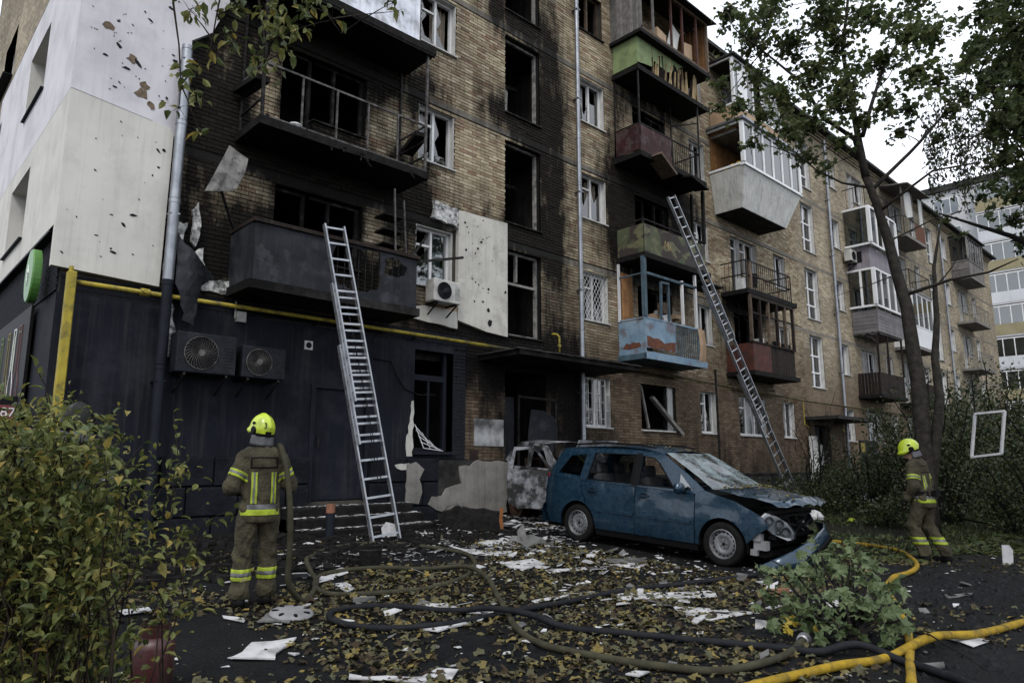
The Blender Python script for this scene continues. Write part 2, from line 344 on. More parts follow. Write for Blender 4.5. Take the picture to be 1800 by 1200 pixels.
# ------------------------------------------------------------------ ground
def groundmat():
    m,t,b=nodes('ground'); v=objvec(t)
    n1=noise_(t,.35,6,.65,v); n2=noise_(t,3.5,6,.7,v); n3=noise_(t,28,4,.7,v)
    col=mixc(t,ramp_(t,n2,.3,.7),(.003,.0034,.0042),(.0115,.012,.0135))
    col=mixc(t,math_(t,'MULTIPLY',ramp_(t,n1,.45,.62),.7),col,(.0125,.0115,.0105))
    col=mixc(t,math_(t,'MULTIPLY',ramp_(t,n3,.6,.72),.55),col,(.055,.053,.052))
    sp=N(t,'ShaderNodeSeparateXYZ'); t.links.new(v,sp.inputs[0])
    lawn=math_(t,'MULTIPLY',ramp_(t,math_(t,'ADD',sp.outputs[0],math_(t,'MULTIPLY',n1,3.)),12.3,14.2),1.)
    col=mixc(t,math_(t,'MULTIPLY',lawn,.75),col,mixc(t,n2,(.009,.010,.006),(.024,.022,.014)))
    t.links.new(col,b.inputs['Base Color'])
    t.links.new(math_(t,'MULTIPLY_ADD',ramp_(t,n1,.35,.65),.35,.5),b.inputs['Roughness'])
    b.inputs['Specular IOR Level'].default_value=.1
    bump_(t,b,math_(t,'ADD',math_(t,'MULTIPLY',n2,1.2),n3),1.,.06)
groundmat()
g=MB()
xs=list(np.arange(-6,30,.25))+[32,36,42,50,60,80,120,200,400]; xs=[-400,-150,-60,-25,-12]+xs
ys=[-400,-150,-60,-25,-12,-6]+list(np.arange(-4,12.6,.25))+[14,20,30,60,120,400]
def gh(x,y):
    z=gz(y); 
    if -6<x<30 and -4<y<11.8: z+=.03*fbm(x,y,0,.9)+(.05*fbm(x,y,3,.6) if x>12 else 0)
    return z
vs=[(x,y,gh(x,y)) for y in ys for x in xs]; nx=len(xs)
g.add(vs,[(j*nx+i,j*nx+i+1,(j+1)*nx+i+1,(j+1)*nx+i) for j in range(len(ys)-1) for i in range(nx-1)])
setp(g.build('ground','ground',smooth=True),kind='structure')
def gp(x,y,dz=0.): return Vector((x,y,gh(x,y)+dz))
# ------------------------------------------------------------------ apartment building
B=thing('apartment_building',(2.0,D,0),'long five-storey yellow-brick apartment block with fire-blackened balconies and stairwell','building')
XE=58.; ZR=15.75
def ztop(n): return 3.72+2.81*(n-1)
OPEN=[]   # x0,x1,z0,z1,kind
def op(x0,x1,z0,z1,kind): OPEN.append((x0,x1,z0,z1,kind))
for n in range(1,6):
    zt=ztop(n); zs=zt-1.32; zd=zt-2.16
    for (a,b,k) in((8.47,9.47,'k'),(13.92,14.95,'n'),(19.4,20.32,'bk'),(24.92,25.85,'ck'),(30.55,31.5,'n2'),(35.95,36.85,'bk2'),(41.5,42.4,'ck2'),(47.0,47.95,'n3'),(52.6,53.5,'far')):
        if k=='k' and n==1: continue
        op(a,b,zs,zt,k+str(n))
    for (a,m,b,k) in((5.3,5.97,7.14,'A'),(16.3,16.95,18.03,'B'),(21.75,22.4,23.6,'C'),(32.9,33.55,34.75,'D'),(38.2,38.9,40.1,'E'),(49.5,50.2,51.4,'F')):
        if n==1:
            if k!='A': op(a,b,zs,zt,k+'1')
        else: op(a,m,zd,zt,k+'d'+str(n)); op(m,b,zs,zt,k+'w'+str(n))
for s,(x0,x1) in enumerate(((11.06,12.3),(27.6,28.82),(44.1,45.3))):
    for i,(z0,z1) in enumerate(((4.44,6.54),(7.21,9.33),(10.05,12.14),(12.86,14.95))): op(x0,x1,z0,z1,'s%d_%d'%(s,i+2))
op(11.07,12.45,.3,3.6,'e0'); op(27.5,28.9,.3,2.95,'e1'); op(44.0,45.4,.3,2.95,'e2')
op(8.5,9.52,1.7,3.8,'shopw'); op(6.25,7.4,.78,2.86,'shopd')
def wallgrid(mb,x0,x1,z0,z1,y,step=.35,pre=()):
    """flat wall with the openings left out, cut fine enough to carry the soot"""
    def cuts(a,b,es):
        c=sorted({a,b}|{e for e in es if a<e<b}); o=[]
        for p,q in zip(c,c[1:]):
            k=max(1,math.ceil((q-p)/step)); o+=[p+(q-p)*i/k for i in range(k)]
        return o+[b]
    ops=[o for o in OPEN if o[0]<x1 and o[1]>x0]
    X=cuts(x0,x1,[e for o in ops for e in o[:2]]); Z=cuts(z0,z1,[e for o in ops for e in o[2:4]])
    idx={};vs=[];fs=[]
    def vi(i,j):
        if (i,j) not in idx: idx[(i,j)]=len(vs); vs.append((X[i],y,Z[j]))
        return idx[(i,j)]
    for i in range(len(X)-1):
        cx=(X[i]+X[i+1])/2; oc=[o for o in ops if o[0]<cx<o[1]]
        for j in range(len(Z)-1):
            cz=(Z[j]+Z[j+1])/2
            if any(o[2]<cz<o[3] for o in oc): continue
            fs.append((vi(i,j),vi(i+1,j),vi(i+1,j+1),vi(i,j+1)))
    return mb.add(vs,fs)
wall=wallgrid(MB(),2.1,27.0,.1,ZR,D+.014).build('wall','mortar',B,soot=True)
wallgrid(MB(),27.0,XE,.1,ZR,D,.6).build('wall','brick_far',B,soot=True,label='far stretch of yellow brick front wall')
# reveals of all the openings
rv=MB()
for (a,b,c,d,k) in OPEN:
    y0=D+.014 if a<27 else D; y1=D+.34
    rv.add([(a,y0,c),(a,y0,d),(a,y1,d),(a,y1,c)],[(0,1,2,3)]); rv.add([(b,y0,c),(b,y0,d),(b,y1,d),(b,y1,c)],[(3,2,1,0)])
    rv.add([(a,y0,d),(b,y0,d),(b,y1,d),(a,y1,d)],[(0,1,2,3)]); rv.add([(a,y0,c),(b,y0,c),(b,y1,c),(a,y1,c)],[(3,2,1,0)])
rv.build('opening_reveals','mortar',wall,soot=True,kind='stuff')
# bricks
def rows(x0,x1,z0,z1,skip,pitch=.077,L=.26,gap=.014):
    out=[]; r=0; z=z0
    while z+.066<=z1+1e-6:
        ops=[(o[0],o[1]) for o in OPEN if o[2]<z+.033<o[3] and o[1]>x0 and o[0]<x1]+[(s[0],s[1]) for s in skip if s[2]<z+.033<s[3]]
        segs=[(x0,x1)]
        for a,b in ops:
            n=[]
            for p,q in segs:
                if b<=p or a>=q: n.append((p,q)); continue
                if a>p: n.append((p,a))
                if b<q: n.append((b,q))
            segs=n
        for p,q in segs:
            k=math.floor((p-(r%2)*.13)/L); x=k*L+(r%2)*.13
            while x<q:
                a=max(p,x+gap/2); b=min(q,x+L-gap/2)
                if b-a>.03: out.append((a,b,z+.003,z+.064))
                x+=L
        z+=pitch; r+=1
    return out
SHOP=(1.9,9.9,0,4.26)
BR=rows(3.3,27.0,1.15,ZR-.12,[SHOP,(3.0,3.45,4,17),(9.4,11.06,4.35,7.1)]+[(2,27.2,zt+.05,zt+.2) for zt in(6.53,9.36,12.2)])
def bsoot(b): return float(soot_at((b[0]+b[1])/2,(b[2]+b[3])/2))
ZONES=[(3.78,4.5,5.2,9.6),(7.95,8.45,7.3,9.3),(9.5,11.0,7.4,10.2),(9.92,11.05,1.3,3.5)]
cand=[i for i,b in enumerate(BR) if b[1]-b[0]>.245 and any(z[0]<=b[0] and b[1]<=z[1] and z[2]<b[2]<z[3] for z in ZONES)]
def show(b):
    x=(b[0]+b[1])/2;z=(b[2]+b[3])/2; d=math.sqrt(x*x+D*D+(z-1.45)**2); return D/d**3
cand=set(sorted(cand,key=lambda i:-show(BR[i]))[:290])
br=np.random.default_rng(3)
def brickmesh(lst,name,mt,parent,soot=True):
    n=len(lst); a=np.array(lst,dtype=np.float32); j=br.normal(0,.0035,n).astype(np.float32); y0=D+j-.002; y1=D+.05
    V=np.zeros((n,8,3),np.float32)
    for k,(ix,iz,f) in enumerate(((0,2,1),(1,2,1),(1,3,1),(0,3,1),(0,2,0),(1,2,0),(1,3,0),(0,3,0))):
        V[:,k,0]=a[:,ix]; V[:,k,2]=a[:,iz]; V[:,k,1]=y0 if f else y1
    fs=np.array([(0,1,2,3),(4,0,3,7),(1,5,6,2),(3,2,6,7),(4,5,1,0)],np.int32)[None]+np.arange(n,dtype=np.int32)[:,None,None]*8
    mb=MB(); mb.v=V.reshape(-1,3); mb.f=fs.reshape(-1,4).tolist(); t=br.beta(2.2,2.2,n); mb.a=np.repeat(t,8); mb.mi=[0]*len(mb.f)
    return mb.build(name,mt,parent,soot=soot,kind='stuff')
brickmesh([b for i,b in enumerate(BR) if i not in cand],'brickwork','brick',wall)
one=MB().box(-.1245,.1245,-.002,.05,-.033,.033,val=0.); bo=one.build('brick','brick',wall)
first=True
for i in sorted(cand):
    b=BR[i]; o=bo if first else bo.copy()
    if not first: COL.objects.link(o)
    first=False
    o.location=Vector(((b[0]+b[1])/2,D+br.normal(0,.0018),(b[2]+b[3])/2))-BASE[wall]; o.scale=((b[1]-b[0])/.249,1,1)
    o['brick_tone']=float(br.beta(2.2,2.2)); o['soot_amount']=bsoot(b)
for v in bo.data.vertices: v.co+=BASE[wall]
# navy painted shop front
brickmesh(rows(2.12,9.9,3.92,4.26,[]),'painted_brickwork','brick_navy',wall,False)
brickmesh(rows(9.52,9.88,1.56,3.92,[]),'painted_brickwork','brick_navy',wall,False)
sf=wallgrid(MB(),2.08,9.52,1.56,3.93,D-.022,.8).build('shop_front','navy_render',B)
rvs=MB()
for (a,b,c,d) in((8.5,9.52,1.7,3.8),(6.25,7.4,1.56,2.86)):
    for x in(a,b): rvs.add([(x,D-.022,c),(x,D-.022,d),(x,D+.2,d),(x,D+.2,c)],[(0,1,2,3)])
    rvs.add([(a,D-.022,d),(b,D-.022,d),(b,D+.2,d),(a,D+.2,d)],[(0,1,2,3)])
rvs.box(2.08,9.52,D-.0225,D+.02,3.925,3.935)
rvs.build('edge_return','navy_render',sf)
# peeled paint: bare brick patches by the shop window
pb=MB()
sheet(pb,ragged([(8.36,1.62),(8.49,1.62),(8.49,2.75),(8.42,2.7),(8.40,2.3),(8.35,2.0),(8.30,1.75)],.08,.025,4),[],lambda u,v,w:(u,D-.030+w,v),.006,.12)
sheet(pb,ragged([(8.0,1.42),(8.33,1.46),(8.38,1.36),(8.15,1.33)],.08,.02,5),[],lambda u,v,w:(u,D-.118+w,v),.006,.1)
pb.each('bare_patch','cream_panel',sf)
# plinth: blocks with open joints
pl=MB().box(2.0,6.2,D-.06,D+.02,.05,1.555).box(7.45,27.2,D-.06,D+.02,.05,1.10).box(7.45,9.92,D-.062,D+.02,1.10,1.555).build('plinth','mortar_navy',B)
for (xa,xb) in((2.0,6.2),(7.46,9.1)):
    for r in range(3):
        z0=.14+r*.475; x=xa-(r%2)*.42
        while x<xb:
            a=max(xa,x+.012); b=min(xb,x+.84-.012)
            if b-a>.1:
                bb=MB(); bb.box(a,b,D-.105-rnd.random()*.012,D-.05,z0+.012,z0+.463); bevel(bb.build('plinth_block','navy_block',pl),.015)
            x+=.84
# bare plaster patches of the plinth beside the entrance
pp=MB(); 
sheet(pp,ragged([(8.28,.72),(8.62,.66),(8.70,.9),(8.62,1.15),(8.72,1.35),(8.5,1.5),(8.3,1.44)],.1,.02,7),[],lambda u,v,w:(u,D-.128+w,v),.02,.15)
pp.build('plaster_patch','concrete',pl)
pp=MB(); sheet(pp,ragged([(8.85,.62),(9.3,.45),(11.0,.4),(11.05,1.5),(10.05,1.52),(9.95,1.42),(9.65,1.38),(9.7,1.05),(9.3,.95),(9.2,.82),(8.95,.8)],.12,.025,8),[],lambda u,v,w:(u,D-.128+w,v),.05,.2)
pp.build('plaster_patch','concrete',pl)
q=MB().box(9.1,11.06,D-.09,D-.058,.1,1.53).box(12.46,27.2,D-.09,D-.058,.1,1.1); q.each('plinth_facing','concrete_dark',pl,soot=True)
MB().box(12.46,27.2,D-.115,D-.02,1.10,1.16).build('plinth_ledge','concrete_dark',pl,soot=True)
MB().box(27.2,XE,D-.09,D-.002,.1,1.1).build('plinth_facing','concrete',pl)
# concrete bands above the windows
for zt in(6.53,9.36,12.2):
    b_=MB(); x=3.46
    while x<27: b_.box(x,min(27,x+.5),D-.006,D+.03,zt+.055,zt+.195); x+=.5
    b_.build('concrete_band','band',B,soot=True)
    MB().box(27.0,XE,D-.006,D+.03,zt+.06,zt+.19).build('concrete_band','band',B)
# cornice and roof
co=MB(); 
for i,(d,z) in enumerate(((.07,15.5),(.14,15.58),(.21,15.66))): co.box(2.1,XE,D-d,D+.02,z,z+.078)
co.build('cornice','brick_far',B)
MB().box(1.7,XE+.3,D-.48,D+13.3,ZR,ZR+.13).build('roof','roofing',B)
for i,x in enumerate((38.2,38.9,39.5,40.2)): MB().tube([(x,D+2.2,ZR+.1),(x,D+2.2,ZR+1.9)],.11,10).build('vent_pipe','zinc',B)
# end wall at X=2.1, its cladding, and the other sides
ew=MB(); Y1=D+13
EO=[(14.3,16.1,8.12,9.42),(14.65,16.5,5.39,6.73),(20.2,22.0,10.95,12.35),(19.6,21.2,8.12,9.42),(19.6,21.2,5.39,6.73)]
def endgrid(mb,X,y0,y1,z0,z1):
    ys=sorted({y0,y1}|{e for o in EO for e in o[:2] if y0<e<y1}); zs=sorted({z0,z1}|{e for o in EO for e in o[2:4] if z0<e<z1})
    for a,b in zip(ys,ys[1:]):
        for c,d in zip(zs,zs[1:]):
            if not any(o[0]<(a+b)/2<o[1] and o[2]<(c+d)/2<o[3] for o in EO): mb.add([(X,a,c),(X,b,c),(X,b,d),(X,a,d)],[(3,2,1,0)])
    return mb
e1=endgrid(MB(),2.1,D+.015,Y1,4.9,ZR).build('end_wall','brick_far',B)
endgrid(MB(),2.1,D+.015,Y1,.1,4.9).build('painted_base','navy_render',e1)
MB().box(2.04,2.09,D,Y1,.1,1.555).build('plinth','navy_block',e1)
MB().box(XE-.1,XE,D+.01,Y1,.1,ZR).box(2.1,XE,Y1-.1,Y1,.1,ZR).each('rear_wall','brick_far',B)
# navy brick courses at the end wall above the mural
nb=MB()
for r in range(15):
    z=3.98+r*.0635*1.0
    y=D+.05-(r%2)*.13
    while y<18:
        nb.box(2.075,2.12,max(D+.02,y),y+.247,z,z+.055); y+=.26
nb.build('painted_brickwork','brick_navy',e1,kind='stuff')
clad=MB(); endgrid(clad,1.957,D+.0095,20.0,4.94,7.083); 
c1=clad.build('cladding','cream_clad',e1); clad=endgrid(MB(),1.955,D+.0045,20.0,7.083,10.1); c2=clad.build('cladding','pink_clad',e1)
rv=MB()
for o in EO[:2]+EO[3:]:
    for y in o[:2]: rv.add([(1.955,y,o[2]),(2.3,y,o[2]),(2.3,y,o[3]),(1.955,y,o[3])],[(0,1,2,3)])
    for z in o[2:]: rv.add([(1.955,o[0],z),(2.3,o[0],z),(2.3,o[1],z),(1.955,o[1],z)],[(0,1,2,3)])
rv.each('window_reveal','cream_clad',c2)
MB().box(1.955,2.1,D+.3,20,4.90,4.939).box(1.955,2.1,D-.05,20,10.101,10.13).each('cladding_edge','black',e1)
for o in EO:
    w=thing('window',(0,0,0),local=True) if 0 else None
    f=MB(); yy=2.27
    for (a,b,c,d) in((o[0],o[0]+.07,o[2],o[3]),(o[1]-.07,o[1],o[2],o[3]),(o[0]+.07,o[1]-.07,o[2],o[2]+.07),(o[0]+.07,o[1]-.07,o[3]-.07,o[3]),((o[0]+o[1])/2-.05,(o[0]+o[1])/2+.05,o[2]+.07,o[3]-.07)): f.box(yy,yy+.06,a,b,c,d)
    f=f.build('window','white_frame',B); MB().box(yy+.03,yy+.036,o[0]+.05,o[1]-.05,o[2]+.05,o[3]-.05).build('pane','glass',f)
    MB().box(1.90,2.25,o[0]-.03,o[1]+.03,o[2]-.03,o[2]-.004).build('sill','navy_metal',f)
MB().box(2.6,2.65,D+.5,Y1-.3,.3,15.6).build('inner_wall','interior_black',B)
# corner cladding on the front, pitted by shrapnel
def dent(u,v): return .012*fbm(u,v,1,1.3)
cp=MB(); sheet(cp,[(1.957,4.3),(3.44,4.23),(3.46,6.83),(3.4,6.92),(1.957,7.08)],[],lambda u,v,w:(u,D-.11+w+dent(u,v)*.3,v),.12,.3); c3=cp.build('cladding','cream_clad',B)
holes=[]
up=MB(); sheet(up,[(1.955,7.085),(3.1,6.95),(3.35,6.84),(3.6,6.78),(3.58,7.4),(3.66,8.0),(3.62,8.6),(3.95,8.9),(4.2,9.6),(4.1,12),(3.9,15.6),(1.955,15.6)],[],lambda u,v,w:(u,D-.115+w+(.10*max(0,(u-3.2))*max(0,8.6-v) if u>3.2 else 0),v),.12,.35); c4=up.build('cladding','pink_clad',B)
def pit(cx,cz,r,y,par,m='chip',seed=0):
    rr=random.Random(seed); n=9; poly=[(cx+r*rr.uniform(.5,1.2)*math.cos(2*math.pi*i/n),cz+r*rr.uniform(.5,1.15)*math.sin(2*math.pi*i/n)) for i in range(n)]
    MB().prism(poly,lambda u,v,w:(u,y+w,v),.004).build('chip',m,par)
for i,(x,z,r) in enumerate(((2.36,8.3,.085),(2.74,7.88,.09),(2.95,7.5,.08),(2.93,7.35,.11),(3.08,7.2,.07),(2.25,9.0,.06))): pit(x,z,r,D-.121,c4,'chip',i)
pm=MB()
rr=random.Random(12)
for i in range(95):
    x=rr.gauss(2.75,.4); z=rr.choice((rr.gauss(8.0,.7),rr.uniform(4.5,9.2))); r=.005+.022*rr.random()**3; a=rr.uniform(-.9,.1); e=rr.uniform(1.,3.2)
    if not(2.02<x<3.38) or abs(z-7)<.2: continue
    k=7; pg=[]
    for j in range(k): t_=2*math.pi*j/k; q_=r*rr.uniform(.6,1.3); pg.append((x+e*q_*math.cos(t_)*math.cos(a)-q_*math.sin(t_)*math.sin(a),z+e*q_*math.cos(t_)*math.sin(a)+q_*math.sin(t_)*math.cos(a)))
    pm.prism(pg,lambda u,v,w:(u,D-(.122 if v>7.0 else .117)+w,v),.01)
pm.build('shrapnel_pits','black',c3,kind='stuff')
# torn insulation left of the lowest balcony
tn=MB(); 
for k,pg in enumerate(([(3.5,5.0),(3.62,4.2),(3.85,3.16),(3.66,3.12),(3.5,4.2)],[(4.05,4.28),(4.72,4.3),(4.74,5.02),(4.62,4.9),(4.56,4.55),(4.2,4.45)],[(3.88,5.7),(3.98,5.75),(4.0,5.2),(3.93,5.0),(3.86,5.2)],[(3.62,5.35),(3.8,5.4),(3.76,5.0),(3.64,4.95)],[(3.95,4.9),(4.1,5.0),(4.12,4.7),(4.0,4.6)])):
    sheet(tn,ragged(pg,.09,.03,20+k),[],lambda u,v,w:(u,D-.09+w+.05*fbm(u*3,v*3,2),v),.07,.1)
tn.each('torn_insulation','foam',B)
tm=MB(); sheet(tm,ragged([(3.55,5.2),(3.85,4.9),(4.35,4.5),(4.1,4.42),(4.0,4.0),(3.95,3.62),(3.8,3.7),(3.66,4.3)],.12,.03,31),[],lambda u,v,w:(u,D-.16+w-.22*math.sin((u-3.5)*5)*.5-.10*fbm(u*2,v*2,5),v),.01,.1)
tm.build('hanging_membrane','grey_sheet',B,label='scorched grey membrane hanging off the wall')
# cream panel pocked by fragments between the kitchen window and stairwell
pn=MB(); sheet(pn,[(9.56,4.55),(9.56,7.07),(11.05,7.12),(11.06,4.36),(10.4,4.40)],[],lambda u,v,w:(u,D-.10+w,v),.11,.4)
p_=pn.build('insulation_panel','cream_panel',B)
pn=MB(); sheet(pn,ragged([(8.25,4.42),(9.555,4.37),(9.555,4.72),(9.2,4.75),(8.6,4.72),(8.28,4.66)],.15,.02,41),[],lambda u,v,w:(u,D-.09+w,v),.1,.3); pn.build('insulation_panel','cream_panel',B,label='broken strip of panel under the air conditioner')
pn=MB(); sheet(pn,ragged([(9.0,4.74),(9.56,4.72),(9.66,5.2),(9.3,5.3),(9.0,5.25)],.12,.02,42),[],lambda u,v,w:(u,D-.075+w,v),.08,.3); pn.build('insulation_panel','tan_panel',B)
pn=MB(); sheet(pn,ragged([(8.85,6.72),(9.55,6.66),(9.55,7.08),(8.9,7.12)],.1,.03,43),[],lambda u,v,w:(u,D-.1+w+.04*fbm(u*6,v*6,1),v),.1,.12); pn.build('torn_insulation','foam',B)
rr=random.Random(77)
for i in range(26):
    x=rr.choice((rr.gauss(10.0,.18),rr.gauss(10.5,.3))); z=rr.choice((rr.gauss(6.6,.3),rr.gauss(5.5,.3))); x=min(max(x,9.62),10.98); r=rr.uniform(.016,.042)
    pit(x,z,r,D-.103,p_,'black',100+i)
pit(10.5,4.62,.1,D-.106,p_,'black',200); pit(10.46,4.9,.06,D-.106,p_,'black',201)

# ---- windows
def window(x0,x1,z0,z1,kind,seed=0,mull=None,parent=B):
    r=random.Random(seed); y=D+.15
    fm={'white':'white_frame','old':'white_frame','broken':'white_frame','burnt':'burnt_frame','stairburnt':'grey_frame','stair':'white_plastic','wood':'old_wood','dark':'burnt_frame'}[kind]
    f=MB(); w=.065
    f.box(x0,x0+w,y,y+.08,z0,z1).box(x1-w,x1,y,y+.08,z0,z1).box(x0+w,x1-w,y,y+.08,z0,z0+w).box(x0+w,x1-w,y,y+.08,z1-w,z1)
    fo=f.build('window',fm,parent,soot=False)
    W_=x1-x0; cols=[x0+w,x1-w]
    if W_>1.5: cols=[x0+w,x0+W_*.36,x0+W_*.68,x1-w]
    elif mull is not None: cols=[x0+w,x0+W_*mull,x1-w] if mull else cols
    else: cols=[x0+w,x0+W_*.5,x1-w]
    if kind=='stairburnt' and mull>.5: cols=[x0+w,x1-w]
    if kind=='burnt' and W_>1.1: cols=[x0+w,x0+W_*.42,x1-w]
    for c in cols[1:-1]: MB().box(c-.03,c+.03,y-.005,y+.075,z0+w+((z1-z0)*.62 if kind=='stairburnt' else 0),z1-w).build('mullion',fm,fo)
    if kind in('stair',) or (kind=='stairburnt' and mull<.5):
        for zz in ((z0+.62),(z0+(z1-z0)*.62)) if kind=='stair' else (z0+(z1-z0)*.62,):
            MB().box(x0+w,x1-w,y+.003,y+.07,zz-.03,zz+.03).build('transom',fm,fo)
    elif kind in('white','old','broken') and r.random()<.55:
        MB().box(x0+w,cols[1]-.045,y+.002,y+.07,z1-.42,z1-.37).build('transom',fm,fo)
    if kind in('white','old','stair'):
        for a,b in zip(cols,cols[1:]):
            p=r.random()
            if kind=='white' and p<.18: continue
            if p<.5 or kind=='stair':
                MB().box(a+.03,b-.03,y+.03,y+.036,z0+w,z1-w).build('pane','glass',fo)
            else:
                sh=MB(); cx=(a+b)/2; zc=z0+(z1-z0)*r.uniform(.35,.6)
                sheet(sh,[(a+.03,z0+w),(b-.03,z0+w),(b-.03,zc+r.uniform(-.2,.3)),(cx+r.uniform(-.1,.1),zc-r.uniform(0,.3)),(a+.03,zc+r.uniform(0,.5))],[],lambda u,v,w_:(u,y+.03+w_,v),.005,.5); sh.build('broken_pane','glass',fo)
    if kind=='broken':
        for a,b in zip(cols,cols[1:]):
            sh=MB(); 
            sheet(sh,[(a+.03,z0+w),(a+.03,z1-w),(a+.1+r.random()*.1,z1-.5),(a+.07,z0+.6),(a+.14+r.random()*.1,z0+.3),(b-.1,z0+.12+r.random()*.2),(b-.03,z0+w)],[],lambda u,v,w_:(u,y+.03+w_,v),.005,.5); sh.build('broken_pane','glass',fo)
    if kind in('white','old') or (kind=='broken' and r.random()<.6):
        cu=MB(); a,b=(x0+.08,x0+W_*.45) if r.random()<.5 else (x0+W_*.5,x1-.08)
        cu.grid(lambda u,v:(a+(b-a)*u,y+.2+.03*math.sin(u*22+v*2)+.02*math.sin(u*9),z0+.02+(z1-z0-.05)*v),16,4); cu.build('curtain','curtain' if r.random()<.75 else 'curtain_tan',fo,smooth=True)
    if kind in('white','old','broken','stair'):
        lin=MB(); t=.012
        lin.box(x1-t-.001,x1-.001,D+.018,y,z0+.004,z1-.004); lin.box(x0+.001,x0+t+.001,D+.018,y,z0+.004,z1-.004); lin.box(x0+.014,x1-.014,D+.018,y,z1-t-.005,z1-.005)
        lin.build('reveal_lining','white_reveal',fo)
    MB().box(x0-.03,x1+.03,D-.055,y,z0-.035,z0-.004).build('sill','white_reveal' if kind in('white','broken','stair','old') else 'burnt_frame',fo)
    return fo
def grille(fo,x0,x1,z0,z1,pat):
    g_=MB(); y=D+.06
    if pat=='diamond':
        s=.13
        for k in range(-14,16):
            for sg in(1,-1):
                p=[]
                c=x0+k*s
                a=(c,z0) ; L=(z1-z0)
                # clip the slanted rod to the opening
                t0=0;t1=L*.62
                xa=c;xb=c+sg*t1
                for tt in range(0,1): pass
                def cl(x): return min(max(x,x0),x1)
                ta=max(0,min(t1,(cl(xa)-xa)*sg)); tb=max(0,min(t1,(cl(xb)-xa)*sg))
                if tb-ta>.05: g_.bar((xa+sg*ta,y,z0+ta/.62),(xa+sg*tb,y,z0+tb/.62),.008)
    else:
        n=6
        for i in range(n+1): x=x0+(x1-x0)*i/n; g_.bar((x,y,z0),(x,y,z1),.014)
        for j in range(1,6):
            z=z0+(z1-z0)*j/6
            for i in range(n):
                if (i+j)%2: g_.bar((x0+(x1-x0)*i/n,y,z),(x0+(x1-x0)*(i+1)/n,y,z),.012)
        g_.bar((x0,y,z1),(x1,y,z1),.014); g_.bar((x0,y,z0),(x1,y,z0),.014)
    g_.build('window_grille','white_frame',fo)
KIND={'k2':'white','k3':'broken','k4':'broken','k5':'burnt','n1':'white','n2':'white','n3':'white','n4':'white','n5':'wood','e0':None,'e1':None,'e2':None,'shopw':None,'shopd':None,'B1':None}
for i,(a,b,c,d,k) in enumerate(OPEN):
    if k in KIND and KIND[k] is None: continue
    if k in KIND: kd=KIND[k]
    elif k[0]=='s': kd='stairburnt' if k.startswith('s0') else 'stair'
    elif k[0]=='A': kd='burnt'
    elif k[:2] in('Bd','Bw'): kd='burnt' if k[-1] in '34' else 'dark'
    elif k[0]=='C' and k[-1] in '2': kd='dark'
    elif k[:2]=='bk' and k[-1] in '34': kd='broken'
    else: kd='white'
    mu=.5
    if k[:1] in 'ABCDEF' and k[1]=='d': mu=0
    if k[0]=='k': mu=.5
    if k.startswith('s0'): mu=.42 if k=='s0_2' else .86
    if k.startswith('s1') or k.startswith('s2'): mu=.45
    fo=window(a,b,c,d,kd,i,mu)
    if k=='n2' and a<20: grille(fo,a,b,c,d,'diamond')
    if k=='n1' and a<20: grille(fo,a,b,c,d,'grid')
    if k.startswith('s0') and k!='s0_2':
        g_=MB()
        for j in range(7): x=a+.1+j*.15; g_.bar((x,D+.9,d-.75),(x,D+.9,d-.15),.015)
        g_.bar((a,D+.9,d-.78),(b,D+.9,d-.7),.05,.1)
        g_.build('stair_railing','black_metal',fo)
# leaning pane and mess in the stairwell window
MB().prism([(11.08,10.1),(11.3,10.1),(11.33,10.75),(11.12,10.95)],lambda u,v,w:(u,D+.2+w,v),.02).build('loose_panel','grey_frame',B)
# broken wooden window of the ground floor
f=MB(); x0,x1,z0,z1=16.3,18.03,2.4,3.72; y=D+.15
f.box(x0,x0+.07,y,y+.08,z0,z1).box(x1-.35,x1-.28,y,y+.08,z0,z1).box(x0+.07,x1-.35,y,y+.08,z0,z0+.05)
fo=f.build('window','burnt_frame',B); MB().box(x1-.28,x1-.02,D+.1,D+.13,z0,z1).build('reveal_lining','white_reveal',fo)
MB().bar((16.45,y-.04,3.65),(16.75,y-.06,2.45),.06).build('casement_bar','grey_wood',fo); MB().bar((16.95,y-.05,3.35),(18.15,D-.1,2.3),.14,.09).build('fallen_casement','grey_wood',fo)
MB().box(x0-.03,x1-.15,D-.07,y,z0-.04,z0-.004).build('sill','white_reveal',fo)
# shop window and its fallen grille, shop door
f=MB(); x0,x1,z0,z1=8.5,9.52,1.7,3.8; y=D+.12
f.box(x0,x0+.06,y,y+.08,z0,z1).box(x1-.16,x1-.08,y,y+.08,z0,z1).box(x0+.06,x1-.16,y,y+.08,z1-.62,z1-.5).box(x0+.06,x1-.16,y,y+.08,z0,z0+.08).box(x0+.45,x0+.5,y+.01,y+.07,z0+.08,z1-.62)
fo=f.build('shop_window','navy_metal',B); MB().box(x0-.02,x1+.02,D-.12,y,z0-.06,z0-.005).build('sill','navy_metal',fo)
fg=MB(); 
for j in range(5): fg.bar((8.52+j*.05,D+.0-.02*j,2.25-j*.12),(9.1+j*.05,D+.1-.02*j,1.8-j*.02),.014)
for j in range(3): fg.bar((8.55+j*.2,D-.01+.03*j,2.24-j*.15),(8.72+j*.2,D-.08+.03*j,1.78-j*.02),.012)
fg.build('fallen_grille','white_frame',fo)
dd=MB().box(6.29,7.36,D+.02,D+.07,.80,2.83).build('shop_door','navy_render',B); MB().bar((6.4,D-.0,1.75),(6.4,D-.0,1.95),.03).bar((6.4,D+.02,1.92),(6.4,D-.02,1.92),.02).build('door_handle','black_metal',dd)
MB().box(6.2,6.288,D-.04,D+.09,.78,2.9).box(7.362,7.44,D-.04,D+.09,.78,2.9).box(6.288,7.362,D-.04,D+.09,2.832,2.9).build('door_frame','navy_metal',dd)
for o in OPEN: pass
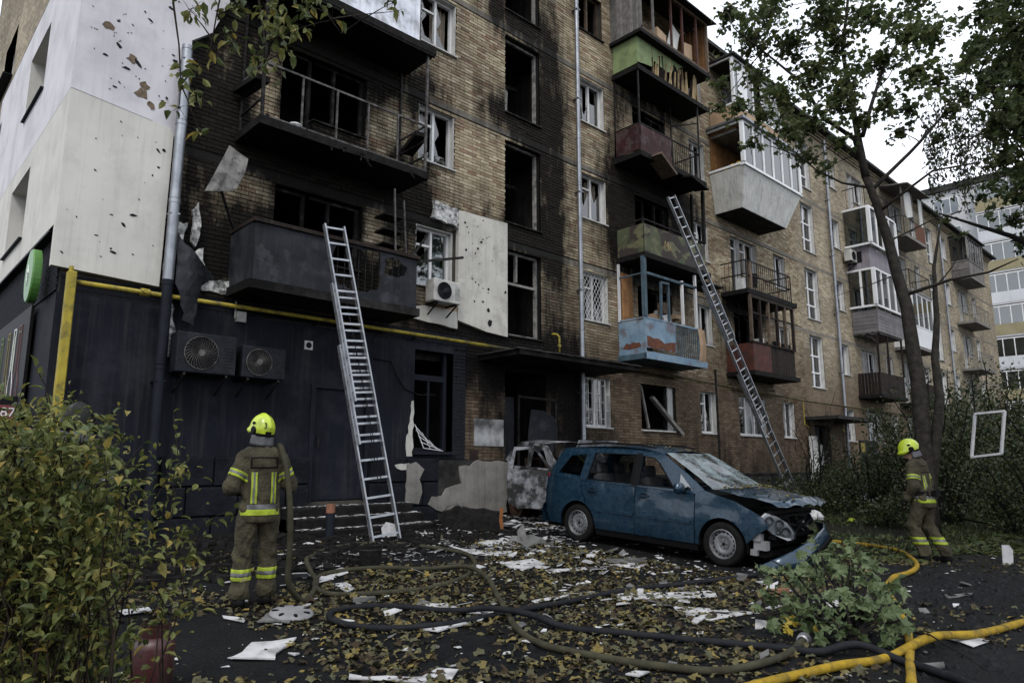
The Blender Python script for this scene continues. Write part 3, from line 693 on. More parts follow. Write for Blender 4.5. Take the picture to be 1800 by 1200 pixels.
# interior: floors, partitions and the back of the rooms
inn=MB(); x=2.7
nxs=[2.7,4.4,8.2,10.0,10.95,12.6,15.2,18.9,20.9,24.3,26.8,29.2,32,35.5,37.5,40.8,43.5,46,48.5,52,57.8]
for x in nxs: inn.box(x,x+.1,D+.36,D+4.2,.3,15.5)
for n in range(0,6):
    z=1.15+2.81*n-.3 if n else .25
    k=2.7
    while k<57: inn.box(k,min(57.8,k+1.5),D+.345,D+4.3,z,z+.2); k+=1.5
k=2.7
while k<57:
    for z in range(0,16): inn.add([(k,D+4.2,z+.0),(min(57.9,k+1.5),D+4.2,z),(min(57.9,k+1.5),D+4.2,z+1.01),(k,D+4.2,z+1.01)],[(0,1,2,3)])
    k+=1.5
inn.build('rooms','interior',B,soot=True)
MB().box(10.96,12.62,D+2.5,D+2.6,.3,15.4).box(5.25,7.2,D+1.8,D+1.9,4.3,12.2).box(16.2,18.2,D+1.9,D+2.0,7.0,10).each('burnt_room_wall','interior_black',B)
# entrance: charred double door leaf, bent hood sheet, steps
en=MB().box(11.08,11.5,D+.15,D+.2,.35,3.0).build('entrance_door','grey_sheet',B)
MB().bar((11.55,D+.05,.35),(11.55,D+.05,3.05),.05).bar((12.4,D-.25,.35),(12.45,D-.3,2.9),.05).bar((11.55,D+.05,3.02),(12.43,D-.3,2.95),.05).build('door_frame','black_metal',en)
bs=MB(); sheet(bs,[(0,0),(1.0,0),(1.0,.55),(.8,.85),(.4,.98),(0,1.0)],[],lambda u,v,w:(11.62+u*.85+w,D-.18-.25*v*v*.5-.12*u,1.75+v*.95),.012,.12); sheet_o=bs.build('bent_sheet','grey_sheet',en,smooth=False)
# canopy slab over the entrance
cn=MB(); cn.box(10.25,14.4,D-1.35,D-.002,3.74,3.84); co_=cn.build('entrance_canopy','charred',B)
cl=MB(); sheet(cl,ragged([(10.2,-1.4),(14.45,-1.4),(14.45,0),(10.2,0)],.2,.05,55,lambda x,y:y>-.05),[],lambda u,v,w:(u,D+v-.004,3.845+w+.03*fbm(u*2,v*2)),.035,.3); cl.build('roofing_felt','concrete_dark',co_)
MB().box(26.6,30.4,D-1.3,D-.002,3.1,3.22).build('entrance_canopy','roofing',B); MB().box(43.2,46.6,D-1.3,D-.002,3.1,3.22).build('entrance_canopy','roofing',B)
d2=MB().box(27.55,28.1,D+.1,D+.16,.4,2.9).build('entrance_door','black',B); MB().box(28.2,28.75,D+.25,D+.3,1.4,2.2).build('notice','white_reveal',d2)
MB().box(26.65,27.35,D-.14,D-.095,.9,2.5).build('notice_board','white_reveal',B,label='whitewashed board with faded paint by the far entrance')
ns=MB().box(28.55,30.3,D-1.25,D-1.2,1.0,2.35).build('entrance_screen','black',B); MB().box(28.6,29.0,D-1.26,D-1.252,1.9,2.25).build('notice','line_yellow',ns)
MB().box(44.1,45.3,D+.1,D+.16,.4,2.9).build('entrance_door','dark_brown',B)
# plaque and hatch
pq=MB().box(10.13,11.0,D-.03,D-.004,1.84,2.44).build('plaque','plaque',B); MB().box(10.02,10.25,D-.02,D-.003,1.5,1.75).build('hatch','dark_brown',B)

# ---- balconies
def balcony(x0,x1,zs,d,mat_='concrete_dark',label=None,th=.15):
    s=MB(); x=x0-.06
    while x<x1+.06: s.box(x,min(x1+.06,x+.4),D-d-.06,D-.003,zs-th,zs); x+=.4
    o=s.build('balcony',mat_,B,soot=True,label=label)
    return weld(o)
def slats(bo,fn,n,mt,gap=.1,t=.02,name='parapet_board',L=(0,1),jit=0):
    """n boards side by side; fn(u,v,w) gives the point, u 0..1 across"""
    for i in range(n):
        a=(i+gap/2)/n;b=(i+1-gap/2)/n; m_=MB(); dz=rnd.uniform(-jit,jit)
        vs=[fn(a,L[0]+dz,0),fn(b,L[0]+dz,0),fn(b,L[1]+dz,0),fn(a,L[1]+dz,0),fn(a,L[0]+dz,t),fn(b,L[0]+dz,t),fn(b,L[1]+dz,t),fn(a,L[1]+dz,t)]
        m_.add(vs,[(0,1,2,3),(7,6,5,4),(0,4,5,1),(1,5,6,2),(2,6,7,3),(3,7,4,0)]); m_.build(name,mt,bo)
def rails(bo,x0,x1,d,z0,z1,mt,n=0,sides=True,mid=(),w=.035,posts=None,name='railing'):
    r_=MB(); y=D-d
    for z in(z1,)+tuple(mid):
        r_.bar((x0,y,z),(x1,y,z),w)
        if sides: r_.bar((x0,y,z),(x0,D,z),w); r_.bar((x1,y,z),(x1,D,z),w)
    r_.bar((x0,y,z0+.03),(x1,y,z0+.03),w)
    r_.build(name,mt,bo)
    for p in(posts or [x0,x1]): MB().bar((p,y,z0),(p,y,z1),w*.9).build('post',mt,bo)
    if n:
        b_=MB()
        for i in range(1,n):
            x=x0+(x1-x0)*i/n; b_.bar((x,y,z0),(x,y,z1),.012)
        if sides:
            for i in range(1,max(2,int(n*d/(x1-x0)))):
                yy=y+d*i/max(2,int(n*d/(x1-x0)))
                for x in(x0,x1): b_.bar((x,yy,z0),(x,yy,z1),.012)
        b_.build('bars',mt,bo)
def glazing(bo,x0,x1,d,z0,z1,mt,nf,ns=1,pane='glass',miss=(),d0=None,w=.06):
    """framed glazing round three sides; each pane its own part"""
    y=D-d; f=MB()
    for z in(z0,z1):
        f.bar((x0,y,z),(x1,y,z),w); f.bar((x0,y,z),(x0,D,z),w); f.bar((x1,y,z),(x1,D,z),w)
    f.build('glazing_frame',mt,bo); k=0
    for i in range(nf+1):
        x=x0+(x1-x0)*i/nf; MB().bar((x,y,z0+w/2),(x,y,z1-w/2),w*(1.6 if i in(0,nf) else 1)).build('post',mt,bo)
        if i<nf:
            if k not in miss: MB().box(x+w*.6,x+(x1-x0)/nf-w*.6,y-.003,y+.003,z0+w/2,z1-w/2).build('pane',pane,bo)
            k+=1
    for x in(x0,x1):
        for j in range(ns):
            ya=y+d*j/ns; yb=y+d*(j+1)/ns
            if j: MB().bar((x,ya,z0+w/2),(x,ya,z1-w/2),w).build('post',mt,bo)
            if k not in miss: MB().box(x-.003,x+.003,ya+w*.6,yb-w*.6,z0+w/2,z1-w/2).build('pane',pane,bo)
            k+=1
def panel(bo,pts,mt,t=.02,name='parapet_panel'):
    a,b,c,d_=[Vector(p) for p in pts]; n=(b-a).cross(d_-a).normalized()*t
    return MB().add([a,b,c,d_,a+n,b+n,c+n,d_+n],[(3,2,1,0),(4,5,6,7),(0,1,5,4),(1,2,6,5),(2,3,7,6),(3,0,4,7)]).build(name,mt,bo)
# A2 burnt sheet-metal balcony
x0,x1,zs,d=4.57,7.82,4.40,.95; y=D-d
b=balcony(x0,x1,zs,d,label='lowest balcony, clad in scorched grey sheet metal with torn holes')
sm=MB(); sheet(sm,[(x0,zs-.05),(x1,zs-.05),(x1,zs+.97),(x0,zs+.97)],[ragged([(6.0,4.75),(6.15,4.6),(6.5,4.52),(6.92,4.6),(7.0,4.85),(6.95,5.32),(6.1,5.33),(5.98,5.1)],.1,.03,3),ragged([(7.08,4.98),(7.2,4.92),(7.55,5.0),(7.58,5.2),(7.3,5.3),(7.1,5.25)],.08,.03,9)],lambda u,v,w:(u,y-.02+w-.02*fbm(u*2,v*2,1)-(.07*math.exp(-((u-6.45)/.7)**2)*fbm(u*5,v*5,4)),v),.008,.12)
sm.build('parapet_sheet','grey_sheet',b)
panel(b,[(x0,D-.03,zs-.05),(x0,y,zs-.05),(x0,y,zs+.97),(x0,D-.03,zs+.97)],'grey_sheet'); panel(b,[(x1,D-.03,zs-.05),(x1,y,zs-.05),(x1,y,zs+.97),(x1,D-.03,zs+.97)],'grey_sheet')
MB().box(x0-.04,x1+.04,y-.07,y+.05,zs+.975,zs+1.04).box(x0-.04,x0+.05,y+.05,D,zs+.975,zs+1.04).build('handrail','dark_brown',b)
bb=MB(); 
for i in range(22): x=x0+.1+i*.145; bb.bar((x,y+.03,zs),(x,y+.03,zs+.97),.012)
bb.build('bars','black_metal',b)
MB().bar((4.62,D-.05,5.35),(4.05,D-.6,6.05),.035).bar((7.72,y+.05,5.4),(8.05,y-.05,5.95),.04).bar((7.78,y+.02,5.33),(8.75,y-.3,5.55),.045).each('bent_bar','black_metal',b)
# shelf rack hanging between the balconies
sh=MB(); 
for z in(5.62,5.9,6.2): sh.box(7.15,7.6,D-.8,D-.45,z,z+.03)
sh.each('rack_shelf','charred',b); MB().bar((7.42,D-.82,5.3),(7.35,D-.82,6.75),.03).bar((7.72,D-.75,5.3),(7.62,D-.75,6.6),.03).each('rack_post','rail_metal',b)
# A3 skeletal railing balcony
x0,x1,zs,d=4.56,7.95,7.22,.97; y=D-d
b=balcony(x0,x1,zs,d,'charred',label='burnt-out balcony with bare rail frame and tall corner posts')
rails(b,x0,x1,d,zs,zs+1.0,'rail_metal',posts=[x0,5.27,5.95,6.61,7.28,x1])
s_=MB(); 
for x in(x0,x1):
    for z in(zs+.35,zs+.68): s_.bar((x,y,z),(x,D,z),.03)
s_.each('side_rail','black_metal',b)
MB().bar((x0,y,zs),(x0-.03,y,zs+2.65),.05).build('corner_post','black_metal',b); MB().bar((x1,y,zs),(x1+.02,y,zs+2.6),.045).build('corner_post','rail_metal',b)
MB().bar((x1,D-.05,zs),(x1,D-.05,zs+2.6),.04).bar((x0,D-.05,zs),(x0,D-.05,zs+2.6),.04).each('wall_post','black_metal',b)
MB().bar((x1-.02,y+.1,zs+.85),(x1+.15,D-.1,zs+.75),.28,.1).build('charred_plank','charred',b); MB().bar((x0,y+.05,zs+.72),(x0-.05,D-.05,zs+.78),.26,.09).build('charred_plank','charred',b)
rb=MB(); rr=random.Random(5)
for i in range(40):
    c=(rr.uniform(x0+.1,x1-.1),rr.uniform(y,D-.1),zs+.03); rb.obox(c,Vector((rr.uniform(.08,.4),rr.uniform(-.1,.1),0)),Vector((rr.uniform(-.05,.05),.08,0)),(0,0,rr.uniform(.03,.08)))
for i in range(14):
    x=rr.uniform(5.8,7.6); rb.bar((x,y-.05,zs-.08),(x+rr.uniform(-.3,.3),y-.08,zs-.3+rr.uniform(0,.25)),.02)
rb.build('charred_debris','charred',b,kind='stuff')
MB().lathe([(0,0),(.12,.01),(.15,.05),(.1,.09),(0,.1)],12,Matrix.Translation((5.2,y+.1,zs+.02))).build('white_bundle','curtain',b)
# A4 bright metal balcony at the top edge, A5 above
x0,x1,zs,d=4.5,8.06,9.97,1.0; y=D-d
b=balcony(x0,x1,zs,d,'charred',label='balcony clad in pale glossy metal at the top of the picture')
sm=MB(); sheet(sm,[(x0,zs-.02),(7.72,zs-.02),(7.72,zs+1.1),(x0,zs+1.1)],[],lambda u,v,w:(u,y-.01+w-.03*fbm(u*1.5,v*1.5,7)-.012*math.sin(u*9),v),.01,.12); sm.build('parapet_sheet','bright_sheet',b)
panel(b,[(x0,D-.03,zs),(x0,y,zs),(x0,y,zs+1.1),(x0,D-.03,zs+1.1)],'bright_sheet'); panel(b,[(7.72,D-.03,zs),(7.72,y,zs),(7.72,y,zs+1.1),(7.72,D-.03,zs+1.1)],'bright_sheet')
MB().box(x0-.05,8.1,y-.05,y,zs-.2,zs-.03).build('edge_beam','charred',b)
b=balcony(4.57,7.9,12.8,.95,'concrete_dark'); rails(b,4.57,7.9,.95,12.8,13.8,'black_metal',24)
# B5 green parapet with a wooden glazed box above
x0,x1,zs,d=15.4,18.7,12.72,.9; y=D-d
b=balcony(x0,x1+.3,zs,d,'charred',label='top balcony with green parapet and weathered wooden glazed box')
panel(b,[(x0,D-.03,zs+.05),(x0,y,zs+.05),(x0,y,zs+.9),(x0,D-.03,zs+.9)],'green_paint')
gp_=MB(); sheet(gp_,ragged([(x0,zs+.1),(16.1,zs+.2),(16.2,zs+.45),(16.9,zs+.35),(17.3,zs+.6),(17.8,zs+.9),(x0,zs+.92)],.12,.02,6,lambda u,v:u<15.5),[],lambda u,v,w:(u,y-.02+w,v),.025,.2); gp_.build('parapet_panel','green_paint',b)
rr=random.Random(9)
for i in range(26):
    x=16.1+i*.1; t=rr.uniform(-.12,.12); MB().bar((x,y+.01,zs+.02),(x+t,y+rr.uniform(-.06,.03),zs+rr.uniform(.45,.92)),.055,.012,up=(1,0,0)).build('broken_slat','split_wood' if rr.random()<.7 else 'dark_brown',b)
slats(b,lambda u,v,w:(15.3+w,D-.03-1.07*u,13.72+1.85*v),9,'grey_wood',.06,name='side_board')
slats(b,lambda u,v,w:(18.95+w,D-.03-1.07*u,13.72+1.85*v),7,'warm_wood',.06,name='side_board')
MB().box(15.25,19.0,D-1.15,D-.02,13.62,13.72).build('box_floor','charred',b)
for i,x in enumerate((15.32,15.95,16.9,17.5,18.3,18.92)): MB().bar((x,D-1.1,13.72),(x,D-1.1,15.55),.08 if i in(0,5) else .06).build('post','grey_wood' if i<2 else 'red_brown' if i<5 else 'old_wood',b)
MB().bar((15.3,D-1.1,15.5),(18.95,D-1.1,15.5),.09).bar((15.3,D-1.1,13.78),(18.95,D-1.1,13.78),.08).build('glazing_rail','old_wood',b)
MB().add([(15.15,D-1.35,15.52),(19.2,D-1.35,15.52),(19.2,D,15.95),(15.15,D,15.95),(15.15,D-1.35,15.56),(19.2,D-1.35,15.56),(19.2,D,16.0),(15.15,D,16.0)],[(3,2,1,0),(4,5,6,7),(0,1,5,4),(1,2,6,5),(2,3,7,6),(3,0,4,7)]).build('box_roof','roofing',b)
MB().bar((17.0,D-1.0,13.75),(17.6,D-.8,14.9),.5,.02,up=(0,1,0)).build('loose_sheet','off_white_panel',b); MB().obox((16.35,D-1.0,13.95),(.45,0,-.1),(0,.25,0),(0,0,.3)).build('cardboard_box','tan_panel',b); MB().obox((18.0,D-.95,14.15),(.5,0,.1),(0,.03,0),(0,0,.7)).build('loose_board','tan_panel',b)
# B4 wine-red metal panels
x0,x1,zs,d=15.4,18.5,10.1,.9; y=D-d
b=balcony(x0,x1+.2,zs,d,'charred',label='balcony with scorched dark red metal panels')
rails(b,x0,x1,d,zs,zs+.85,'black_metal',posts=[x0,17.0,x1])
panel(b,[(x0,D-.03,zs+.05),(x0,y,zs+.05),(x0,y,zs+.82),(x0,D-.03,zs+.82)],'wine_metal')
sm=MB(); sheet(sm,ragged([(x0,zs-.12),(16.9,zs-.05),(16.95,zs+.8),(x0,zs+.8)],.15,.025,11,lambda u,v:v>zs+.7),[],lambda u,v,w:(u,y-.025+w-.03*fbm(u*2,v*2,3),v),.012,.15); sm.build('parapet_panel','wine_metal',b)
bb=MB(); 
for i in range(14): x=17.05+i*.105; bb.bar((x,y,zs),(x,y,zs+.85),.012)
bb.build('bars','black_metal',b)
MB().bar((x0,y,zs+.85),(x0,y,zs+2.5),.04).bar((x0,D-.05,zs),(x0,D-.05,zs+2.5),.04).bar((x1,y,zs+.8),(x1,y,zs+2.5),.04).bar((x1-.6,D-.3,zs+.8),(x1-.6,D-.3,zs+2.5),.03).bar((x1-.6,D-.3,zs+1.8),(x1,y,zs+1.9),.03).each('post','black_metal',b)
MB().obox((16.3,y-.1,zs-.22),(.9,.1,-.35),(0,.5,0),(.05,0,.06)).build('hanging_board','old_wood',b); MB().obox((18.0,y-.05,zs-.25),(1.1,.1,-.1),(0,.5,.1),(0,0,.05)).build('hanging_board','charred',b)
# B3 camouflage-painted parapet
def camomat():
    m,t,b_=nodes('camo'); v=objvec(t,1.,1.,1.)
    c=mixc(t,ramp_(t,noise_(t,1.4,2,.4,v),.47,.5),(.055,.065,.03),(.028,.018,.014)); c=mixc(t,ramp_(t,noise_(t,2.0,2,.4,objvec(t,1,1,1.7)),.53,.56),c,(.10,.10,.05)); c=mixc(t,math_(t,'MULTIPLY',ramp_(t,noise_(t,3,6,.7,v),.5,.7),.6),c,(.012,.012,.012))
    t.links.new(c,b_.inputs[0]); b_.inputs['Roughness'].default_value=.75
camomat()
x0,x1,zs,d=15.4,18.5,7.15,.92; y=D-d
b=balcony(x0,x1+.15,zs,d,'charred',label='balcony with camouflage-painted parapet under the scorched wall')
panel(b,[(x0,D-.03,zs-.05),(x0,y,zs-.05),(x0,y,zs+.82),(x0,D-.03,zs+.82)],'camo')
sm=MB(); sheet(sm,[(x0,zs-.1),(x1,zs-.1),(x1,zs+.84),(x0,zs+.82)],[],lambda u,v,w:(u,y-.02+w-.03*fbm(u*1.7,v*2,9),v),.01,.15); sm.build('parapet_panel','camo',b)
ls=MB()
for (a,c) in(((16.32,7.42),(16.36,7.66)),((16.36,7.66),(16.42,7.5)),((16.42,7.5),(16.50,7.66)),((16.50,7.66),(16.52,7.42)),((16.58,7.42),(16.6,7.62)),((16.6,7.52),(16.7,7.42))): ls.bar((a[0],y-.04,a[1]),(c[0],y-.04,c[1]),.022,.01,up=(0,1,0))
ls.build('painted_mark','split_wood',b)
rails(b,x0,x1,d,zs,zs+.95,'black_metal')
MB().bar((x1,y,zs+.9),(x1+.05,y,zs+2.6),.09).bar((x1+.2,D-.4,zs+.6),(x1+.25,D-.4,zs+2.7),.07).each('charred_post','charred',b)
MB().box(18.0,19.3,D-1.05,D-.3,zs-.38,zs-.33).build('loose_sheet','charred',b)
# B2 blue balcony
x0,x1,zs,d=15.35,17.95,4.36,.9; y=D-d
b=balcony(x0,x1+.25,zs,d,'blue_grey',label='pale blue balcony with rusty panels and open wooden window frames')
panel(b,[(x0,D-.03,zs-.02),(x0,y,zs-.02),(x0,y,zs+.92),(x0,D-.03,zs+.92)],'blue_paint')
panel(b,[(x0+.002,y-.01,zs+.15),(16.75,y-.01,zs+.15),(16.75,y-.01,zs+.93),(x0+.002,y-.01,zs+.93)],'blue_paint')
rs=MB(); sheet(rs,ragged([(x0+.06,zs+.16),(16.74,zs+.16),(16.74,zs+.42),(16.2,zs+.36),(15.9,zs+.42),(x0+.06,zs+.45)],.12,.03,8),[],lambda u,v,w:(u,y-.035+w,v),.004,.2); rs.build('rust_patch','rust',b)
rs=MB(); sheet(rs,ragged([(.15,.15),(.8,.17),(.75,.32),(.3,.3)],.1,.03,8),[],lambda u,v,w:(x0-.024+w,D-u,zs+v),.004,.2); rs.build('rust_patch','rust',b)
rails(b,x0,x1,d,zs,zs+.97,'blue_paint',w=.05,sides=True); bb=MB()
for i in range(12): x=16.8+i*.1; bb.bar((x,y,zs+.05),(x,y,zs+.95),.022)
bb.build('bars','blue_grey',b); MB().box(x0-.06,x1+.32,y-.08,y-.03,zs-.16,zs+.02).build('edge_beam','blue_paint',b)
MB().bar((x0+.02,y,zs+1),(x0+.02,y,zs+2.68),.11).build('post','blue_grey',b); MB().bar((x0,D-.06,zs+.95),(x0,D-.06,zs+2.6),.06).build('post','white_frame',b); MB().bar((x1-.05,y,zs+1),(x1-.05,y,zs+2.6),.07).build('post','white_frame',b); MB().bar((17.2,y,zs+1),(17.2,y,zs+2.3),.07).build('post','white_frame',b)
MB().bar((x0,y,zs+2.22),(x1,y,zs+2.22),.07).bar((x0,y,zs+2.2),(x0,D,zs+2.2),.04).build('top_rail','blue_grey',b)
cf=MB(); cf.bar((16.0,y-.08,zs+1),(15.92,y-.16,zs+2.0),.06).bar((15.92,y-.16,zs+2.0),(16.5,y-.02,zs+2.08),.06).bar((16.5,y,zs+1.0),(16.5,y,zs+2.08),.06); cf.build('open_casement','blue_grey',b)
slats(b,lambda u,v,w:(15.45+.5*u,D-.08+w,5.2+1.55*v),5,'warm_wood',.06,name='wall_board')
cl=MB(); cl.grid(lambda u,v:(17.85+.38*u,y-.06-.06*math.sin(u*6)-.05*math.sin(v*3.1),zs+.98-.95*v),8,8); cl.build('hanging_blanket','tan_panel',b,smooth=True)
rr=random.Random(3)
for i in range(9): MB().obox((rr.uniform(16,17.8),rr.uniform(y+.2,D-.2),zs+1.0+rr.uniform(-.1,.5)),(rr.uniform(.15,.4),0,0),(0,.2,0),(0,0,rr.uniform(.1,.4))).build('stored_box',rr.choice(['tan_panel','white_frame','blue_grey','old_wood']),b)
# C5 tan and white glazed
x0,x1,zs,d=20.8,24.2,12.65,.95; y=D-d
b=balcony(x0,x1,zs,d,'concrete',label='top balcony with tan parapet and white framed glazing behind the maple leaves')
panel(b,[(x0,D-.03,zs-.1),(x0,y,zs-.1),(x0,y,zs+.85),(x0,D-.03,zs+.85)],'tan_panel'); panel(b,[(x0,y,zs-.1),(x1,y,zs-.1),(x1,y,zs+.85),(x0,y,zs+.85)],'tan_panel')
glazing(b,x0,x1,d,zs+.9,zs+2.6,'white_plastic',5,1,miss=(5,2)); MB().box(x0-.1,x1+.1,D-d-.15,D,zs+2.65,zs+2.72).build('balcony_roof','roofing',b)
MB().box(x0+.3,x0+.95,y-.02,y-.012,zs+1,zs+2.5).build('blind','white_plastic',b)
# C4 white plastic glazing over a flared panel parapet
zs=9.95; b=balcony(20.95,23.9,zs,.95,'concrete_dark',label='white plastic glazed balcony with flared off-white parapet')
lx0,lx1,ux0,ux1=20.85,24.0,20.6,24.75; ly,uy=D-1.0,D-1.28; lz,uz=9.82,11.15
panel(b,[(ux0,D-.02,uz),(lx0,D-.02,lz),(lx0,ly,lz),(ux0,uy,uz)],'off_white_panel')
for i in range(6):
    a=i/6;c=(i+.985)/6; panel(b,[(lx0+(lx1-lx0)*a,ly,lz),(lx0+(lx1-lx0)*c,ly,lz),(ux0+(ux1-ux0)*c,uy,uz),(ux0+(ux1-ux0)*a,uy,uz)],'off_white_panel')
panel(b,[(lx1,D-.02,lz),(ux1,D-.02,uz),(ux1,uy,uz),(lx1,ly,lz)],'off_white_panel')
MB().box(ux0-.05,ux1+.05,uy-.07,uy+.1,uz,uz+.05).build('sill','white_plastic',b)
glazing(b,ux0,ux1,1.28,uz+.08,12.7,'white_plastic',6,1,miss=(6,),w=.075)
MB().box(ux0-.12,ux1+.12,D-1.42,D-.01,12.75,12.83).build('balcony_roof','zinc',b)
slats(b,lambda u,v,w:(20.68+2.2*u,D-.04+w*.5,11.1+1.6*v),12,'warm_wood',.05,name='wall_board'); MB().box(20.7,24.6,D-1.2,D-.05,12.6,12.66).build('ceiling_board','warm_wood',b)
for i,(x,yy,z,r) in enumerate(((20.85,D-.75,11.3,.12),(21.1,D-.85,11.42,.14),(20.8,D-.5,11.26,.1))): MB().lathe([(r*math.sin(a),-r*math.cos(a)) for a in np.linspace(0,math.pi,9)],14,Matrix.Translation((x,yy,z))).build('yellow_ball','yellow_ball',b,smooth=True)
# C3 open railing, clutter
x0,x1,zs,d=21.0,24.2,7.1,.92; y=D-d
b=balcony(x0,x1+.25,zs,d,'charred',label='open balcony with thin bent railing bars and clutter')
rails(b,x0,x1,d,zs,zs+.97,'black_metal',22,mid=(zs+.5,)); MB().bar((x0+.3,y+.05,zs),(x0+.3,y+.05,zs+.95),.14).build('charred_post','old_wood',b)
cl=MB(); cl.grid(lambda u,v:(x0+.45+.5*u+.05*math.sin(v*6),y+.08+.04*math.sin(u*9),zs+.6-.5*v+.1*u),7,6); cl.build('scorched_cloth','charred',b); MB().obox((x0+.1,y+.2,zs+.2),(.35,0,.1),(0,.2,0),(-.05,0,.4)).build('white_bag','curtain',b)
# C2 red-brown
x0,x1,zs,d=21.1,24.1,4.42,.95; y=D-d
b=balcony(x0,x1+.15,zs,d,'charred',label='brown wooden balcony with red-brown sheet parapet')
panel(b,[(x0,D-.03,zs-.05),(x0,y,zs-.05),(x0,y,zs+.9),(x0,D-.03,zs+.9)],'red_brown'); panel(b,[(x0,y,zs-.05),(22.3,y,zs-.05),(22.3,y,zs+.9),(x0,y,zs+.9)],'red_brown')
slats(b,lambda u,v,w:(22.32+1.78*u,y+w,zs-.05+.95*v),15,'dark_brown',.12); MB().box(x0-.05,x1+.05,y-.05,y+.06,zs+.91,zs+.96).build('handrail','dark_brown',b)
for i,x in enumerate((x0,21.7,22.3,22.9,23.5,x1)): MB().bar((x,y,zs+.95),(x,y,zs+2.5),.09).build('post','dark_brown' if i%2 else 'old_wood',b)
MB().bar((x0,y,zs+2.45),(x1,y,zs+2.45),.1).bar((x0,y,zs+1.9),(x1,y,zs+1.9),.05).build('top_rail','dark_brown',b)
for i in range(6): MB().obox((rr.uniform(21.2,24),y+.2,zs+1.05),(.3,0,.05),(0,.2,0),(0,0,.2)).build('stored_box',rr.choice(['white_frame','tan_panel','charred']),b)
# far columns D, E, F
x0,x1,d=32.2,35.2,.95; y=D-d
b=balcony(x0,x1,12.85,d,'concrete',label='top balcony with open bars left of the leaning maple trunk'); rails(b,x0,x1,d,12.85,13.8,'black_metal',20)
zs=10.0; b=balcony(x0,x1,zs,d,'concrete',label='white plastic glazed balcony with mauve board parapet')
slats(b,lambda u,v,w:(x0+w,D-.03-.92*u,zs+1.0*v),5,'mauve',.06); slats(b,lambda u,v,w:(x0+3.0*u,y+w,zs+1.0*v),14,'mauve',.06)
for i,(xx) in enumerate((x0+.4,)): MB().box(x0-.02,x0+.01,D-.62,D-.2,zs+.3,zs+.8).build('broken_gap','black',b)
glazing(b,x0-.15,x1+.1,d+.15,zs+1.05,zs+2.75,'white_plastic',4,1,miss=(1,),w=.09); MB().grid(lambda u,v:(x0-.05+.6*u,y+.1+.1*math.sin(u*8+v*5),zs+1.15+1.2*v*(1-.4*u)),8,8).build('white_sheeting','curtain',b,smooth=True)
zs=7.2; b=balcony(x0,x1,zs,d,'concrete',label='white glazed balcony over splintered grey siding')
slats(b,lambda u,v,w:(x0-.1+w-.02*math.sin(v*30),D-.03-1.05*v,zs-.1+1.0*u),6,'siding_grey',.08); slats(b,lambda u,v,w:(x0-.1+3.2*v,D-1.08+w,zs-.1+1.0*u),7,'siding_grey',.08)
for i in range(8): MB().bar((x0-.1+rr.uniform(-.1,.1),D-rr.uniform(.2,1),zs-.1),(x0+rr.uniform(-.2,.6),D-rr.uniform(.2,1.1),zs-rr.uniform(.1,.5)),.09,.015).build('broken_slat','siding_grey',b)
glazing(b,x0-.15,x1+.1,d+.15,zs+1.05,zs+2.7,'white_plastic',4,2,w=.09)
zs=4.4; b=balcony(x0,x1,zs,d,'charred',label='dark wooden plank balcony lowest in its column'); slats(b,lambda u,v,w:(x0+w,D-.03-.92*u,zs-.05+1.0*v),7,'dark_brown',.1); slats(b,lambda u,v,w:(x0+3.0*u,y+w,zs-.05+1.0*v),18,'dark_brown',.1)
for x in(x0,x0+1.2,x1): MB().bar((x,y,zs+.95),(x,y,zs+2.7),.07).build('post','dark_brown',b)
x0,x1=37.3,40.4
zs=12.75; b=balcony(x0,x1,zs,d,'concrete',label='wrecked top balcony with torn awning and hanging creeper'); rails(b,x0,x1,d,zs,zs+.95,'black_metal',12); panel(b,[(39.0,y-.02,zs),(x1,y-.02,zs),(x1,y-.02,zs+.9),(39.0,y-.02,zs+.9)],'rust')
MB().obox((38.2,y,zs+1.7),(1.0,0,.3),(0,.04,0),(-.2,0,1.3)).build('loose_sheet','off_white_panel',b); MB().obox((40.1,y,zs+1.7),(.5,0,0),(0,.04,0),(0,0,1.5)).build('loose_sheet','off_white_panel',b)
MB().obox((38.9,D-.6,zs+2.65),(3.6,0,.15),(0,1.5,.2),(0,0,.06)).build('balcony_roof','grey_wood',b)
for x in(x0,38.8,x1): MB().bar((x,y,zs+.9),(x,y,zs+2.6),.08).build('post','grey_wood',b)
zs=9.95; b=balcony(x0,x1,zs,d,'concrete'); rails(b,x0,x1,d,zs,zs+.95,'black_metal',22)
zs=7.1; b=balcony(x0,x1,zs,d,'concrete',label='white panelled glazed balcony of the fourth column'); panel(b,[(x0,D,zs-.1),(x0,y,zs-.1),(x0,y,zs+.95),(x0,D,zs+.95)],'white_plastic'); panel(b,[(x0,y,zs-.1),(x1,y,zs-.1),(x1,y,zs+.95),(x0,y,zs+.95)],'white_plastic'); glazing(b,x0,x1,d,zs+1.0,zs+2.65,'white_plastic',4,1)
zs=4.35; b=balcony(x0,x1,zs,d,'charred'); slats(b,lambda u,v,w:(x0+3.1*u,y+w,zs+.95*v),14,'dark_brown',.1)
x0,x1=48.7,52.0
zs=12.7; b=balcony(x0,x1,zs,d,'concrete',label='grey wooden glazed balcony under the eaves at the far end')
slats(b,lambda u,v,w:(x0+w,D-.03-.92*v,zs-.05+2.5*u),5,'grey_wood',.06); slats(b,lambda u,v,w:(x0+3.3*u,y+w,zs-.05+1.0*v),12,'grey_wood',.08); glazing(b,x0,x1,d,zs+1.0,zs+2.5,'grey_frame',6,1); MB().box(x0-.15,x1+.2,y-.2,D,zs+2.55,zs+2.62).build('balcony_roof','roofing',b)
for zs in(9.95,7.1,4.35): b=balcony(x0,x1,zs,d,'concrete'); rails(b,x0,x1,d,zs,zs+.95,'grey_frame',16)

